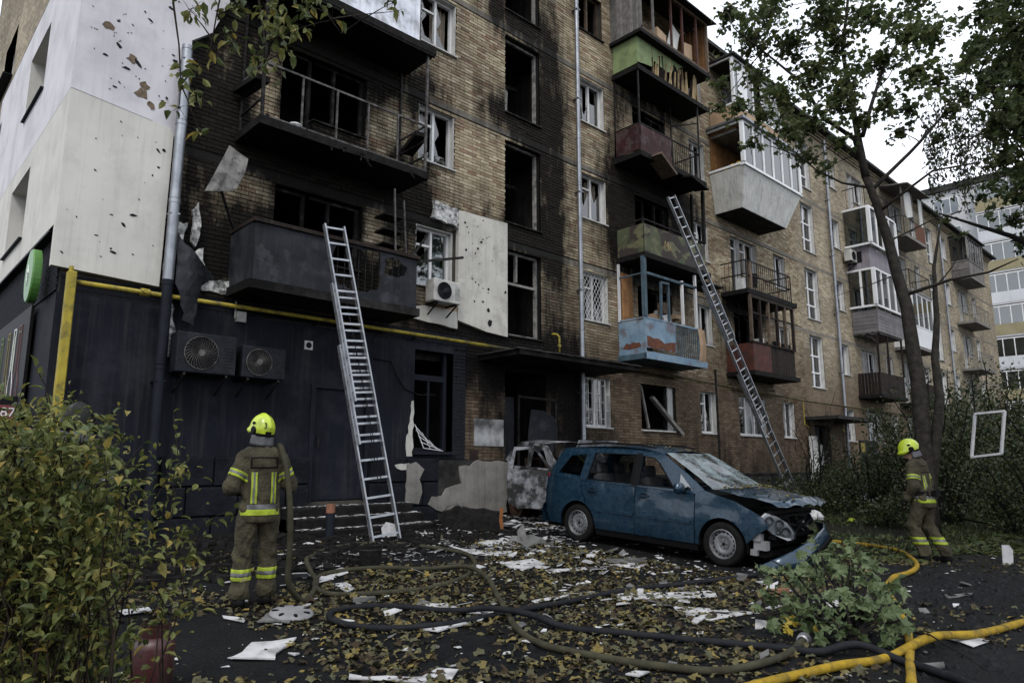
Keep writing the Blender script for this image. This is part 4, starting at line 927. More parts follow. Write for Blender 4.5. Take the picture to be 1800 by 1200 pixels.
# ------------------------------------------------------------------ things fixed to the building
def downpipe(x,z0,z1,label,zn=None,y=D-.13,bend=0,r=.062):
    t=thing('downpipe',(x,y,0),label,'drainpipe'); n=max(2,int((z1-z0)/1.25)); prev=None
    for i in range(n):
        a=z0+(z1-z0)*i/n;b=z0+(z1-z0)*(i+1)/n; m='navy_metal' if zn and b<zn+.6 else 'zinc'
        MB().tube([(x+bend*((a-7)/8)**2,y,a+.01),(x+bend*((b-7)/8)**2,y,b-.01)],r,12).tube([(x+bend*((b-7)/8)**2,y,b-.07),(x+bend*((b-7)/8)**2,y,b)],r+.007,12).build('pipe_section',m,t,smooth=True,auto=40)
        if i%2: MB().bar((x,y-.075,b-.25),(x,D,b-.25),.155,.025).build('bracket',m,t)
    return t
downpipe(3.53,.25,8.4,'zinc downpipe at the corner, painted navy below the cream cladding',3.9,D-.22,r=.085)
downpipe(13.66,.8,15.6,'tall zinc downpipe between the stairwell windows and the grille windows')
downpipe(30.25,.4,15.6,'zinc downpipe beside the second entrance')
downpipe(44.0-.2+2.6,.4,15.6,'zinc downpipe at the far end of the block')
gp1=thing('gas_pipe',(2.2,D-.2,0),'yellow gas pipe running along the front above the shop','gas pipe')
MB().tube([(2.25,D-.2,4.08),(6,D-.2,4.08),(10.4,D-.2,4.06)],.036,10).build('pipe','gas_yellow',gp1,smooth=True); MB().tube([(10.4,D-.2,4.06),(13.7,D-.2,4.03),(16,D-.2,4.02)],.036,10).build('pipe','gas_sooty',gp1,smooth=True)
MB().tube([(16,D-.2,4.02),(19,D-.2,3.96),(26,D-.2,3.8),(44,D-.2,3.75)],.034,10).build('pipe','gas_sooty',gp1,smooth=True)
MB().tube([(12.72,D-.2,4.05),(12.72,D-.2,4.55),(12.68,D-.16,4.62),(12.62,D-.05,4.63)],.028,8).build('branch_pipe','gas_yellow',gp1,smooth=True); MB().tube([(12.72,D-.2,4.3),(12.72,D-.2,4.36)],.045,10).build('coupling','gas_yellow',gp1)
MB().tube([(2.2,D-.22,4.3),(2.2,D-.22,4.2)],.03,8).build('cap','gas_yellow',gp1)
MB().tube([(3.15,D-.2,4.08),(3.28,D-.2,4.08)],.06,10).tube([(3.2,D-.2,4.08),(3.2,D-.3,4.08)],.03,8).build('valve','gas_yellow',gp1)
MB().tube([(26.2,D-.2,3.8),(26.2,D-.2,2.9),(26.6,D-.2,2.8)],.018,6).build('branch_pipe','gas_yellow',gp1)
for x in(4.0,6.2,8.4,10.5,13,15.5,18,21,24): MB().bar((x,D-.2,4.0),(x,D,4.0),.03).build('bracket','black_metal',gp1)
setp(bevel(MB().box(2.15,2.27,D-.29,D-.17,.1,4.22).build('gas_riser','gas_yellow',origin=(2.2,D-.22,.1)),.012),'square yellow riser post at the corner of the dark shop wall','gas pipe')
def ac(name,loc,w,h,d,mt,label,fan=.38,cx=-.1,brkt=True):
    t=thing(name,loc,label,'air conditioner',local=True)
    bevel(MB().box(-w/2,w/2,-d,0,0,h).build('case',mt,t),.02,2)
    r=h*fan; c=Matrix.Translation((w*cx,-d-.001,h*.5))@Matrix.Rotation(R(90),4,'X')
    MB().lathe([(0,.002),(r,.002),(r,.0)],28,c).build('fan_opening','black',t)
    gl=MB(); gl.lathe([(r,.0),(r+.012,.006),(r+.012,.018),(r,.02),(r,.0)],28,c)
    for i in range(26):
        a=2*math.pi*i/26; p=[]
        for k in range(5): q=.05+(r-.05)*k/4; p.append(c@Vector((q*math.cos(a+k*.18),q*math.sin(a+k*.18),.016)))
        gl.tube(p,.0035,4)
    gl.lathe([(0,.025),(.05,.025),(.055,.01)],14,c); gl.build('fan_grille','rail_metal' if mt!='ac_white' else 'ac_navy',t)
    sl=MB()
    for i in range(7): sl.box(w*.28,w*.45,-d-.008,-d-.001,h*(.2+i*.08),h*(.2+i*.08)+.012)
    sl.build('vent_slats',mt,t)
    [MB().bar((k*w*.35,-d,-.02),(k*w*.35,.15,-.02),.035).bar((k*w*.35,-d,-.03),(k*w*.35,.15,-.3),.025).build('bracket','black_metal',t) for k in(-1,1)]
    return t
ac('air_conditioner',(4.13,D-.16,2.86),.94,.64,.33,'ac_navy','larger dark outdoor unit on the shop wall beside the drainpipe',.4,-.1)
ac('air_conditioner',(5.09,D-.16,2.86),.76,.54,.3,'ac_navy','smaller dark outdoor unit right of the larger one',.4,-.12)
ac('air_conditioner',(9.0,D-.14,4.80),.72,.48,.3,'ac_white','white outdoor unit under the white kitchen window',.36,-.12)
ac('air_conditioner',(31.9,D-.12,10.3),.75,.52,.3,'ac_white','white outdoor unit high beside the mauve glazed balcony',.36,-.1)
t=thing('wall_vent',(6.1,D-.02,3.6),'small square white vent plate on the dark shop wall','vent'); MB().box(6.02,6.18,D-.04,D-.022,3.52,3.68).build('plate','white_frame',t); MB().lathe([(0,.0),(.055,.0),(.055,.012)],14,Matrix.Translation((6.1,D-.052,3.6))@Matrix.Rotation(R(-90),4,'X')).build('duct_hole','black',t)
t=thing('junction_box',(4.8,D-.08,3.95),'small cream box on the wall above the smaller dark unit','box'); MB().box(4.72,4.88,D-.1,D-.022,3.85,4.03).build('case','ac_white',t); MB().bar((4.7,D-.06,3.9),(4.7,D-.06,4.2),.02).build('conduit','ac_white',t)
setp(MB().tube([(7.5,D-.05,3.5),(7.9,D-.05,3.48),(8.05,D-.05,3.2),(8.25,D-.05,2.95),(8.6,D-.05,2.85),(9.0,D-.06,2.88)],.012,6).build('cable','black',origin=(7.5,D,3.5)),'black cable drooping across the shop wall to the window','cable')
setp(MB().tube([(18.85,D-.9,0.3),(18.75,D-.95,2.4),(18.65,D-1.0,4.2)],.035,8).build('prop_pole','black_metal',origin=(18.85,D-.9,.3)),'dark pole propping the corner of the blue balcony','pole')
# torn sheet sticking out left of the balconies
ss=MB(); sheet(ss,[(-.36,-.42),(.02,.5),(.38,.38),(.33,.1),(.2,-.22),(.05,-.3)],[],lambda u,v,w:(4.15+u*.95,11.2+w+.15*u+.06*fbm(u*3,v*3),6.17+v),.015,.12)
setp(ss.build('torn_sheet','grey_frame',origin=(4.15,11.2,6.17)),'torn grey metal sheet sticking out above the lowest balcony','metal sheet')
# signs on the end wall
t=thing('round_sign',(1.95,12.66,4.28),'round green sign on the end wall by the corner','sign'); mt_=Matrix.Translation((1.95,12.66,4.28))@Matrix.Rotation(R(-90),4,'Y')@Matrix.Diagonal((1.,.72,1,1))
MB().lathe([(0,.12),(.40,.12),(.42,.10),(.42,0),(0,0)],32,mt_).build('disc','sign_green',t)
lf=MB()
for k in range(5): a=k*.5-1; lf.prism([(0,-.03),(.16,-.02),(.2,.0),(.16,.02),(0,.03)],lambda u,v,w,a=a:(1.829-w,12.66+.72*(u*math.cos(a)-v*math.sin(a)),4.3+(u*math.sin(a)+v*math.cos(a))),.006)
lf.build('emblem','sign_white',t)
t=thing('mural_board',(2.05,15,2.5),'black board with outlined coloured bottles on the end wall','sign'); MB().box(2.01,2.055,13.25,19,2.2,3.95).build('board','black',t)
def outline(pts,m): 
    o_=MB(); [o_.bar((2.0,13.25+a[0],a[1]),(2.0,13.25+b_[0],b_[1]),.02,.008,up=(1,0,0)) for a,b_ in zip(pts,pts[1:])]; o_.build('drawing_line',m,t)
for k,(y,m) in enumerate(((.45,'line_red'),(.95,'sign_white'),(1.5,'line_yellow'),(2.2,'line_green'))):
    outline([(y,2.25),(y,2.75),(y+.1,2.95),(y+.1,3.7),(y+.3,3.7),(y+.3,2.95),(y+.4,2.75),(y+.4,2.25)],m); outline([(y+.1,3.6),(y+.3,3.6)],'line_green')
MB().box(1.998,2.008,14.32,14.46,3.0,3.6).build('drawing_fill','line_green',t)
t=thing('number_sign',(1.5,12.6,2.2),'small red sign with a white number at the left edge above the shrub','sign'); MB().box(1.4,1.88,12.6,12.63,2.080,2.300).build('board','sign_red',t); MB().box(1.4,1.88,12.6,12.63,2.303,2.430).build('board','black',t)
def text(s,size,mt,parent,mtx,name='lettering'):
    c=bpy.data.curves.new(name,'FONT'); c.body=s; c.size=size; c.extrude=.004; c.align_x='CENTER'; c.align_y='CENTER'
    tmp=bpy.data.objects.new(name,c); COL.objects.link(tmp); dg=bpy.context.evaluated_depsgraph_get(); me=bpy.data.meshes.new_from_object(tmp.evaluated_get(dg)); bpy.data.objects.remove(tmp)
    me.materials.clear(); me.materials.append(MAT[mt]); o=bpy.data.objects.new(name,me); COL.objects.link(o); o.parent=parent
    me.transform(mtx); me.transform(Matrix.Translation(-BASE[parent])); BASE[o]=BASE[parent]; return o
text('87',.19,'sign_white',t,Matrix.Translation((1.77,12.594,2.19))@Matrix.Rotation(R(90),4,'X'))
t=thing('entrance_rail',(1.6,14,2.7),'dark rail beside the shop entrance at the left edge','railing'); MB().bar((1.5,12.7,2.63),(1.5,20,2.75),.05).build('handrail','black_metal',t); MB().bar((1.5,12.7,.3),(1.5,12.7,2.63),.05).build('post','black_metal',t); MB().bar((1.5,15,.3),(1.5,15,2.63),.05).build('post','black_metal',t); MB().box(1.49,1.51,12.75,20,1.7,2.4).build('screen','navy_metal',t)
# steps up to the shop door
st=thing('steps',(6.7,D-.6,.3),'dark concrete steps strewn with debris under the shop door','steps')
for i,(yy,zz) in enumerate(((1.35,.40),(1.0,.56),(.65,.72))):
    m_=MB(); m_.box(5.55-.0*i,8.1,D-yy,D-.11,.05,zz); bevel(m_.build('step','charred',st),.02)
# ------------------------------------------------------------------ vegetation
def leafmat(name,cols,rough=.55,trans=.3,spec=.3):
    m,t,b=nodes(name); o=[n for n in t.nodes if n.type=='OUTPUT_MATERIAL'][0]
    cr=N(t,'ShaderNodeValToRGB'); e=cr.color_ramp.elements; e[0].color=(*cols[0],1); e[1].color=(*cols[-1],1)
    for i,c in enumerate(cols[1:-1]): k=e.new((i+1)/(len(cols)-1)); k.color=(*c,1)
    t.links.new(attr_(t,'bv'),cr.inputs[0]); col=mixc(t,math_(t,'MULTIPLY',ramp_(t,noise_(t,35,3,.6,objvec(t)),.45,.75),.35),cr.outputs[0],(.03,.025,.012))
    t.links.new(col,b.inputs[0]); b.inputs['Roughness'].default_value=rough; b.inputs['Specular IOR Level'].default_value=spec
    if trans:
        tr=N(t,'ShaderNodeBsdfTranslucent'); t.links.new(col,tr.inputs[0]); x=N(t,'ShaderNodeMixShader'); x.inputs[0].default_value=trans
        t.links.new(b.outputs[0],x.inputs[1]); t.links.new(tr.outputs[0],x.inputs[2]); t.links.new(x.outputs[0],o.inputs[0])
leafmat('leaf_maple',[(.03,.048,.018),(.052,.076,.027),(.075,.10,.036),(.105,.127,.045),(.16,.145,.04)],trans=.48)
leafmat('leaf_dark',[(.009,.017,.007),(.016,.027,.010),(.026,.040,.014),(.04,.052,.018),(.062,.062,.018)])
leafmat('leaf_mid',[(.022,.036,.014),(.038,.058,.02),(.056,.078,.028),(.08,.098,.034),(.105,.105,.03)],trans=.48)
leafmat('leaf_shrub',[(.035,.052,.016),(.08,.102,.029),(.125,.138,.039),(.18,.175,.048),(.27,.205,.048),(.24,.12,.045)],trans=.35)
leafmat('leaf_fallen',[(.014,.009,.005),(.035,.023,.011),(.055,.048,.025),(.075,.078,.045),(.10,.085,.035),(.145,.115,.04),(.22,.155,.035)],.75,.1,.2)
leafmat('leaf_cut',[(.045,.07,.028),(.075,.105,.043),(.105,.14,.062),(.14,.175,.085)],.5,.3)
leafmat('leaf_yellow',[(.32,.24,.03),(.4,.3,.04)],.5,.3)
leafmat('grass',[(.008,.014,.005),(.016,.024,.008),(.03,.037,.012)],.7,.2)
mat('bark',(.035,.031,.026),(.016,.0145,.0125),9,.9,bump=.9,bscale=26)
mat('bark_dark',(.012,.0105,.0095),(.007,.0065,.006),9,.9,bump=.8,bscale=26)
mat('twig',(.022,.016,.011),(.012,.009,.007),9,.85,bump=.3)
def tmpl_maple(full=True):
    o=[(0,0),(.18,-.1),(.48,-.06),(.34,.13),(.62,.42),(.34,.42),(.22,.6),(.12,.62),(0,1.0),(-.12,.62),(-.22,.6),(-.34,.42),(-.62,.42),(-.34,.13),(-.48,-.06),(-.18,-.1)] if full else [(0,0),(.45,0),(.5,.5),(.2,.55),(0,1),(-.2,.55),(-.5,.5),(-.45,0)]
    c=(0,.33); v=[(c[0],c[1],.0)]+[(x,y,(-.5*x*x if x>0 else -.25*x*x+.06*abs(x))-.35*max(0,y-.45)**1.3+(.07 if k%3==0 else -.04)) for k,(x,y) in enumerate(o)]; n=len(o)
    return np.array(v,np.float32),[(0,1+i,1+(i+1)%n) for i in range(n)]
def tmpl_ovate(): return np.array([(0,0,0),(.25,.32,.13),(.19,.7,.04),(0,1,-.24),(-.2,.66,.06),(-.27,.3,.10),(.01,.5,-.03)],np.float32),[(0,1,6),(1,2,6),(2,3,6),(3,4,6),(4,5,6),(5,0,6)]
MAPLE=tmpl_maple(True); MAPLE_S=tmpl_maple(False); OVATE=tmpl_ovate()
QUAD=(np.array([(0,0,0),(.32,.45,.06),(0,1,-.03),(-.32,.45,.06)],np.float32),[(0,1,2),(0,2,3)])
def leaves(mb,P,axis,nrm,size,tm,vals):
    """P (n,3) stalk points, axis: leaf direction, nrm: rough normal"""
    tv,tf=tm; P=np.asarray(P,np.float32); n=len(P)
    if n==0: return
    a=np.asarray(axis,np.float32); a/=np.linalg.norm(a,axis=1,keepdims=True)+1e-9; m=np.asarray(nrm,np.float32)
    x=np.cross(a,m); x/=np.linalg.norm(x,axis=1,keepdims=True)+1e-9; z=np.cross(x,a); s=np.asarray(size,np.float32).reshape(-1,1,1)
    V=P[:,None]+s*(tv[None,:,0:1]*x[:,None]+tv[None,:,1:2]*a[:,None]+tv[None,:,2:3]*z[:,None]); k=len(tv); b=len(mb.v)
    mb.v+=V.reshape(-1,3).tolist(); F=(np.array(tf)[None]+b+np.arange(n)[:,None,None]*k).reshape(-1,3).tolist(); mb.f+=F; mb.mi+=[0]*len(F); mb.a+=np.repeat(np.asarray(vals),k).tolist()
RNG=np.random.default_rng(11)
def bez(p,q,sag,n=6,wob=.0):
    p=Vector(p);q=Vector(q); c=(p+q)/2+Vector(sag); out=[]
    for i in range(n+1):
        t=i/n; v=p*(1-t)**2+c*2*t*(1-t)+q*t*t
        if 0<i<n: v=v+Vector(RNG.normal(0,wob,3))
        out.append(v)
    return out
def cluster_leaves(lm,tw,start,c,rad,n,size,tm,droop=.3,tr=.006,twigs=6,bias=None,squash=.8):
    """a spray of twigs from start into a ball round c, leaves along the twigs"""
    c=Vector(c)
    tw.tube(bez(start,c,(0,0,rad*.3),5,.03*rad),[tr*2.2*(1-.6*i/5) for i in range(6)],5)
    per=max(1,n//twigs)
    for k in range(twigs):
        d=Vector(RNG.normal(0,1,3)); d.z*=squash; d.normalize(); e=c+d*rad*RNG.uniform(.55,1.05)
        pts=bez(c-d*rad*.15,e,(0,0,rad*.15),4,.02*rad); tw.tube(pts,[tr*(1-.7*i/4) for i in range(5)],4,cap=False)
        t=RNG.uniform(.1,1.05,per)
        P=np.array([pts[0].lerp(pts[-1],x) for x in t])+RNG.normal(0,rad*.16,(per,3))
        ax=RNG.normal(0,.7,(per,3))+np.array(d)*.5; ax[:,2]-=droop; nm=RNG.normal(0,.55,(per,3)); nm[:,2]+=.9
        v=np.clip(RNG.beta(2,2.6,per)+(bias or 0),0,1); leaves(lm,P,ax,nm,size*RNG.uniform(.7,1.25,per),tm,v)
def raypt(x,y,dist):
    p=math.atan(215/1240.); yw=R(43.5); f=Vector((math.sin(yw)*math.cos(p),math.cos(yw)*math.cos(p),math.sin(p))); r=Vector((math.cos(yw),-math.sin(yw),0)); u=r.cross(f)
    d=f+r*((x-900)/1240.)+u*((600-y)/1240.); h=math.hypot(d.x,d.y); return Vector((0,0,1.45))+d*(dist/h)
def tree(name,label,trunk,limbs,clusters,leafm,size,tm,per,barkm='bark',group=None,tr=.008,twigs=6,droop=.3,bias=0,squash=.8):
    """trunk/limbs: lists of (points, radii); clusters: (centre, radius)"""
    base=trunk[0][0][0]; t=thing(name,base,label,'tree',group)
    tk=MB(); allp=[]
    for pts,rs in trunk+limbs:
        q=[];qr=[]
        for i in range(len(pts)-1):
            for k in range(3):
                f=k/3; v=Vector(pts[i]).lerp(Vector(pts[i+1]),f); q.append(v+Vector((.04*fbm(v.z,v.x,1,.8)*1.5,.04*fbm(v.z,v.y,5,.8)*1.5,0))*(1 if i+k else 0)); qr.append(rs[i]*(1-f)+rs[i+1]*f)
        q.append(Vector(pts[-1])); qr.append(rs[-1]); tk.tube(q,qr,9)
        if (pts,rs) in limbs: allp+=q[1:]
    if not allp: allp=[Vector(trunk[0][0][-1])]
    tk.build('trunk',barkm,t,smooth=True)
    lm=MB(); tw=MB()
    for c,r in clusters:
        c=Vector(c); s=min(allp,key=lambda p:(p-c).length+ (0 if p.z<c.z else .6)); cluster_leaves(lm,tw,s,c,r,int(per*(r/.7)**2),size,tm,droop,tr,twigs,bias,squash)
    tw.build('twigs',barkm,t); lm.build('crown',leafm,t); return t
# maple in the middle right
dm=16.
def mp(*a,j=0): return [raypt(x,y,dm+(j*i if j else 0)) for i,(x,y) in enumerate(a)]
b0=gp(15.35,4.55)
tr_=[([b0-Vector((0,0,.1))]+mp((1612,670),(1592,540),(1562,430),(1542,360),(1522,312)),[.17,.14,.12,.10,.085,.075]),
     ([b0+Vector((.15,.1,.3))]+mp((1652,700),(1642,630),(1645,560),(1640,470),(1655,380)),[.12,.085,.07,.055,.035,.012])]
lb=[(mp((1524,315),(1502,245),(1445,205),(1408,145),(1340,90),(1290,50),j=-.3),[.06,.05,.04,.03,.02,.012]),
    (mp((1522,312),(1510,250),(1496,170),(1482,90),(1490,0),(1500,-120),j=.1),[.085,.07,.055,.04,.03,.02]),
    (mp((1516,240),(1540,160),(1556,110),(1600,40),j=.3),[.05,.035,.028,.016]),
    (mp((1532,335),(1600,270),(1650,212),(1700,150),j=.25),[.045,.036,.026,.014]),
    (mp((1545,372),(1640,300),(1722,285),j=-.3),[.035,.022,.01]),
    (mp((1592,518),(1668,492),(1740,478),(1790,455),j=-.3),[.04,.028,.02,.01]),(mp((1650,497),(1672,470),(1690,440)),[.016,.012,.006]),
    (mp((1528,330),(1480,322),(1435,300),(1400,270),j=-.2),[.03,.022,.016,.01]),
    (mp((1580,480),(1530,500),(1470,520)),[.014,.01,.005]),(mp((1560,425),(1640,385),(1690,370),j=.3),[.02,.014,.007])]
cs=[]
for i,(x,y,r) in enumerate([(1275,20,.6),(1320,70,.65),(1268,150,.35),(1345,20,.7),(1395,75,.75),(1330,130,.55),(1375,160,.6),(1440,40,.8),(1440,120,.75),(1340,205,.5),(1385,235,.55),(1300,190,.4),(1265,190,.3),(1430,215,.55),(1480,70,.75),(1490,150,.65),(1530,30,.8),(1545,110,.7),(1590,60,.7),(1560,180,.5),(1610,130,.65),(1600,190,.4),(1640,60,.55),(1655,140,.5),(1670,190,.4),(1480,-40,.9),(1560,-60,.9),(1400,-40,.9),(1420,275,.4),(1470,180,.5),(1450,300,.3),(1580,235,.35),(1520,215,.35),(1650,240,.3),(1320,250,.3),(1610,-10,.7),(1475,250,.35),(1330,-30,.7),(1700,110,.4),(1690,410,.18),(1665,385,.15)]):
    cs.append((raypt(x,y,dm+[0,-1.1,1.2,.5,-.6,1.6,-1.6][i%7]),r))
tree('maple_tree','leaning maple with two trunks standing behind the right firefighter',tr_,lb,cs,'leaf_maple',.115,MAPLE_S,270,tr=.006,twigs=9)
# big tree at the right edge with birch-like hanging strands
b0=gp(11.2,.2); top=raypt(1830,200,10.5)
cs=[(raypt(x,y,10.5+[0,-.8,.9,.4,-.5][i%5]),r) for i,(x,y,r) in enumerate([(1745,20,.5),(1790,50,.6),(1720,80,.4),(1765,110,.5),(1800,140,.6),(1735,150,.4),(1700,165,.3),(1780,200,.5),(1745,220,.4),(1810,250,.6),(1770,275,.4),(1800,330,.4),(1785,385,.25),(1830,420,.5),(1745,330,.18),(1840,60,.7),(1850,180,.7),(1860,300,.7),(1790,-30,.7),(1850,-60,.8),(1900,100,.8),(1900,250,.8),(1725,345,.14)])]
tree('broadleaf_tree','dense dark-leaved tree overhanging the right edge',[([b0-Vector((0,0,.1)),raypt(1905,600,10.4),raypt(1890,350,10.5),top],[.2,.17,.14,.1])],
 [([raypt(1885,330,10.5),raypt(1830,250,10.4),raypt(1770,190,10.3),raypt(1720,130,10.3)],[.08,.06,.04,.015]),([raypt(1888,350,10.5),raypt(1840,360,10.2),raypt(1780,350,10)],[.06,.04,.015]),([top,raypt(1800,90,10.5),raypt(1770,20,10.6)],[.08,.05,.02]),([raypt(1890,470,10.4),raypt(1780,415,10.3),raypt(1650,375,10.2)],[.05,.03,.01])],cs,'leaf_mid',.08,MAPLE_S,480,'bark_dark',tr=.006,twigs=9)
# weeping strands
b0=gp(17.4,2.2); bp=[b0-Vector((0,0,.1)),raypt(1845,500,17.5),raypt(1820,250,17.5),raypt(1790,60,17.5)]
t=thing('birch_tree',b0,'birch with thin hanging leaf strands between the maple and right edge','tree'); tk=MB(); tk.tube(bp,[.17,.14,.1,.06],9); lm=MB()
for i in range(60):
    x=RNG.uniform(1625,1745); y0=150+RNG.uniform(-20,80)+(1745-x)*.35; L=RNG.uniform(.5,2.0); p=raypt(x,y0,17.5+RNG.uniform(-1.2,1.2))
    if i<9: tk.tube(bez(raypt(1815,220+i*12,17.5),p,(0,0,.6),6,.05),[.025,.02,.016,.012,.009,.006,.004],5)
    q=[p+Vector((.05*math.sin(k),.05*math.cos(k*1.3),-L*k/6)) for k in range(7)]; tk.tube([p+Vector((RNG.uniform(-.3,.5),0,.5))]+q,.004,3,cap=False)
    n=int(L*24); tt=RNG.uniform(0,1,n); P=np.array([(p.x,p.y,p.z-L*s) for s in tt])+RNG.normal(0,.07,(n,3)); ax=RNG.normal(0,.5,(n,3)); ax[:,2]-=.8; leaves(lm,P,ax,RNG.normal(0,1,(n,3)),RNG.uniform(.05,.11,n),OVATE,RNG.beta(2.5,2,n))
tk.build('trunk','bark_dark',t,smooth=True); lm.build('crown','leaf_dark',t)
# creeper on the far wrecked balcony
# shrubs and undergrowth at right
def shrub(name,label,x,y,h,w,n,leafm,size,tm=QUAD,stems=14,group=None,cat='shrub',bias=0,lean=(0,0),stemm='bark_dark',low=.1):
    b=gp(x,y); t=thing(name,b,label,cat,group); st=MB(); lm=MB()
    for i in range(stems):
        a=RNG.uniform(0,2*math.pi); r=w*math.sqrt(RNG.uniform(.05,1)); e=b+Vector((r*math.cos(a)+lean[0],r*math.sin(a)+lean[1],h*RNG.uniform(.55,1.05)*(1-.35*(r/w)**2)))
        s=b+Vector((.25*r*math.cos(a),.25*r*math.sin(a),-.03)); pts=bez(s,e,(0,0,h*.25),7,.03*w); st.tube(pts,[.016*h/2*(1-.8*k/7)+.002 for k in range(8)],5)
        m=n//stems; tt=RNG.beta(1.15,1.1,m)*(1-low)+low; ii=np.clip((tt*7).astype(int),0,6); fr=tt*7-ii
        A=np.array([tuple(p) for p in pts]); P=A[ii]*(1-fr[:,None])+A[ii+1]*fr[:,None]+RNG.normal(0,.11*w+.03,(m,3))*np.array([1,1,.7]); P[:,:2]+=RNG.normal(0,.22*w,(m,2))*(1-tt[:,None]); P[:,2]=np.maximum(P[:,2],b.z+.03+.3*RNG.random(m))
        ax=RNG.normal(0,.8,(m,3)); ax[:,2]-=.1; nm=RNG.normal(0,.6,(m,3)); nm[:,2]+=.8
        leaves(lm,P,ax,nm,size*RNG.uniform(.65,1.3,m),tm,np.clip(RNG.beta(2,2.4,m)+bias,0,1))
    st.build('stems',stemm,t); lm.build('foliage',leafm,t); return t
for (x,y,h,w,n,sz,lab) in [(19.5,5.6,3.9,1.6,5200,.10,'tall dark shrub in the undergrowth right of the maple'),(15.2,2.3,3.4,1.4,5600,.085,'dark shrub nearest the white frame at the right edge'),(22.5,4.6,4.4,2.0,5600,.11,'large dark shrub behind the white hanging frame'),(26,7.2,4.6,2.0,4600,.11,'broad shrub in front of the far ground-floor windows'),(30,6.5,5.0,2.3,4600,.13,'tall bush hiding the far end of the block'),(17.0,1.2,3.2,1.5,4600,.09,'low dark bush at the right edge beneath the frame'),(24,2.6,4.6,2.5,5600,.12,'big leafy bush far right behind the dark shrubs'),(18.2,3.6,2.2,1.4,4200,.085,'mid-height dark bush right of the maple trunk'),(20.5,7.4,2.4,1.5,4200,.09,'leafy bush between the maple and the wall')]:
    shrub('shrub',lab,x,y,h,w,n,'leaf_dark',sz*.9,QUAD,26,'dark shrubs at the right',bias=.06,low=0)
for (x,y,h,w,n,lab) in [(18.2,8.4,1.1,1.1,1500,'low green bush behind the car bonnet'),(20.6,8.6,1.5,1.3,1700,'rounded bush in front of the second entrance'),(23.2,8.9,1.7,1.4,1700,'hedge bush left of the maple trunk'),(17.6,6.2,.8,1.0,1200,'low bush just behind the right firefighter'),(26.5,9.6,1.6,1.6,1500,'farther hedge bush under the far windows')]:
    shrub('bush',lab,x,y,h,w,n,'leaf_dark',.085,QUAD,18,'low bushes before the wall',bias=.05,low=0)
# bare sapling beside the far ladder
t=thing('bare_sapling',gp(19.6,8.6),'leafless thin sapling beside the far ladder','sapling'); st=MB(); b0=gp(19.6,8.6)
for i in range(9):
    a=RNG.uniform(0,6.28); e=b0+Vector((.9*math.cos(a),.6*math.sin(a),RNG.uniform(1.6,3.2))); pts=bez(b0,e,(0,0,.7),7,.05); st.tube(pts,[.02*(1-.85*k/7) for k in range(8)],5)
    for k in(3,4,5,6): st.tube(bez(pts[k],pts[k]+Vector(RNG.normal(0,.3,3))+Vector((0,0,.35)),(0,0,.1),4,.02),[.007,.006,.005,.003,.002],4)
st.build('stems','bark_dark',t)
# overhanging branches top left (tree stands left of the camera)
b0=gp(-2.6,4.2); tk=[([b0-Vector((0,0,.1)),b0+Vector((.1,.1,3)),b0+Vector((.3,0,5.6)),b0+Vector((.5,.2,8))],[.17,.14,.11,.06])]
F5=5.4
lb=[([b0+Vector((.2,0,4.6)),raypt(250,-260,F5),raypt(480,-150,F5),raypt(700,-60,F5)],[.06,.04,.025,.008]),([raypt(250,-260,F5),raypt(300,-60,F5),raypt(318,150,F5)],[.02,.01,.004]),([raypt(480,-150,F5),raypt(455,0,F5),raypt(465,110,F5)],[.02,.01,.004]),([raypt(480,-150,F5),raypt(540,-20,F5),raypt(600,60,F5)],[.014,.008,.003]),([raypt(480,-150,F5),raypt(390,-20,F5),raypt(360,120,F5)],[.012,.007,.003])]
cs=[(raypt(x,y,F5+[0,-.4,.4][i%3]),r) for i,(x,y,r) in enumerate([(335,20,.16),(320,130,.16),(345,165,.13),(315,190,.1),(470,20,.22),(480,70,.2),(455,110,.18),(500,40,.2),(490,130,.1),(530,10,.2),(585,35,.1),(395,60,.14),(420,20,.2),(690,5,.08),(700,20,.06),(350,230,.06),(380,90,.12),(420,80,.1),(510,90,.1),(460,-40,.3),(540,-50,.3),(360,-50,.3)])]
tree('birch_tree','birch branches with toothed leaves hanging into the top left',tk,lb,cs,'leaf_shrub',.085,OVATE,330,'twig',tr=.003,twigs=5,droop=.7,bias=-.12)
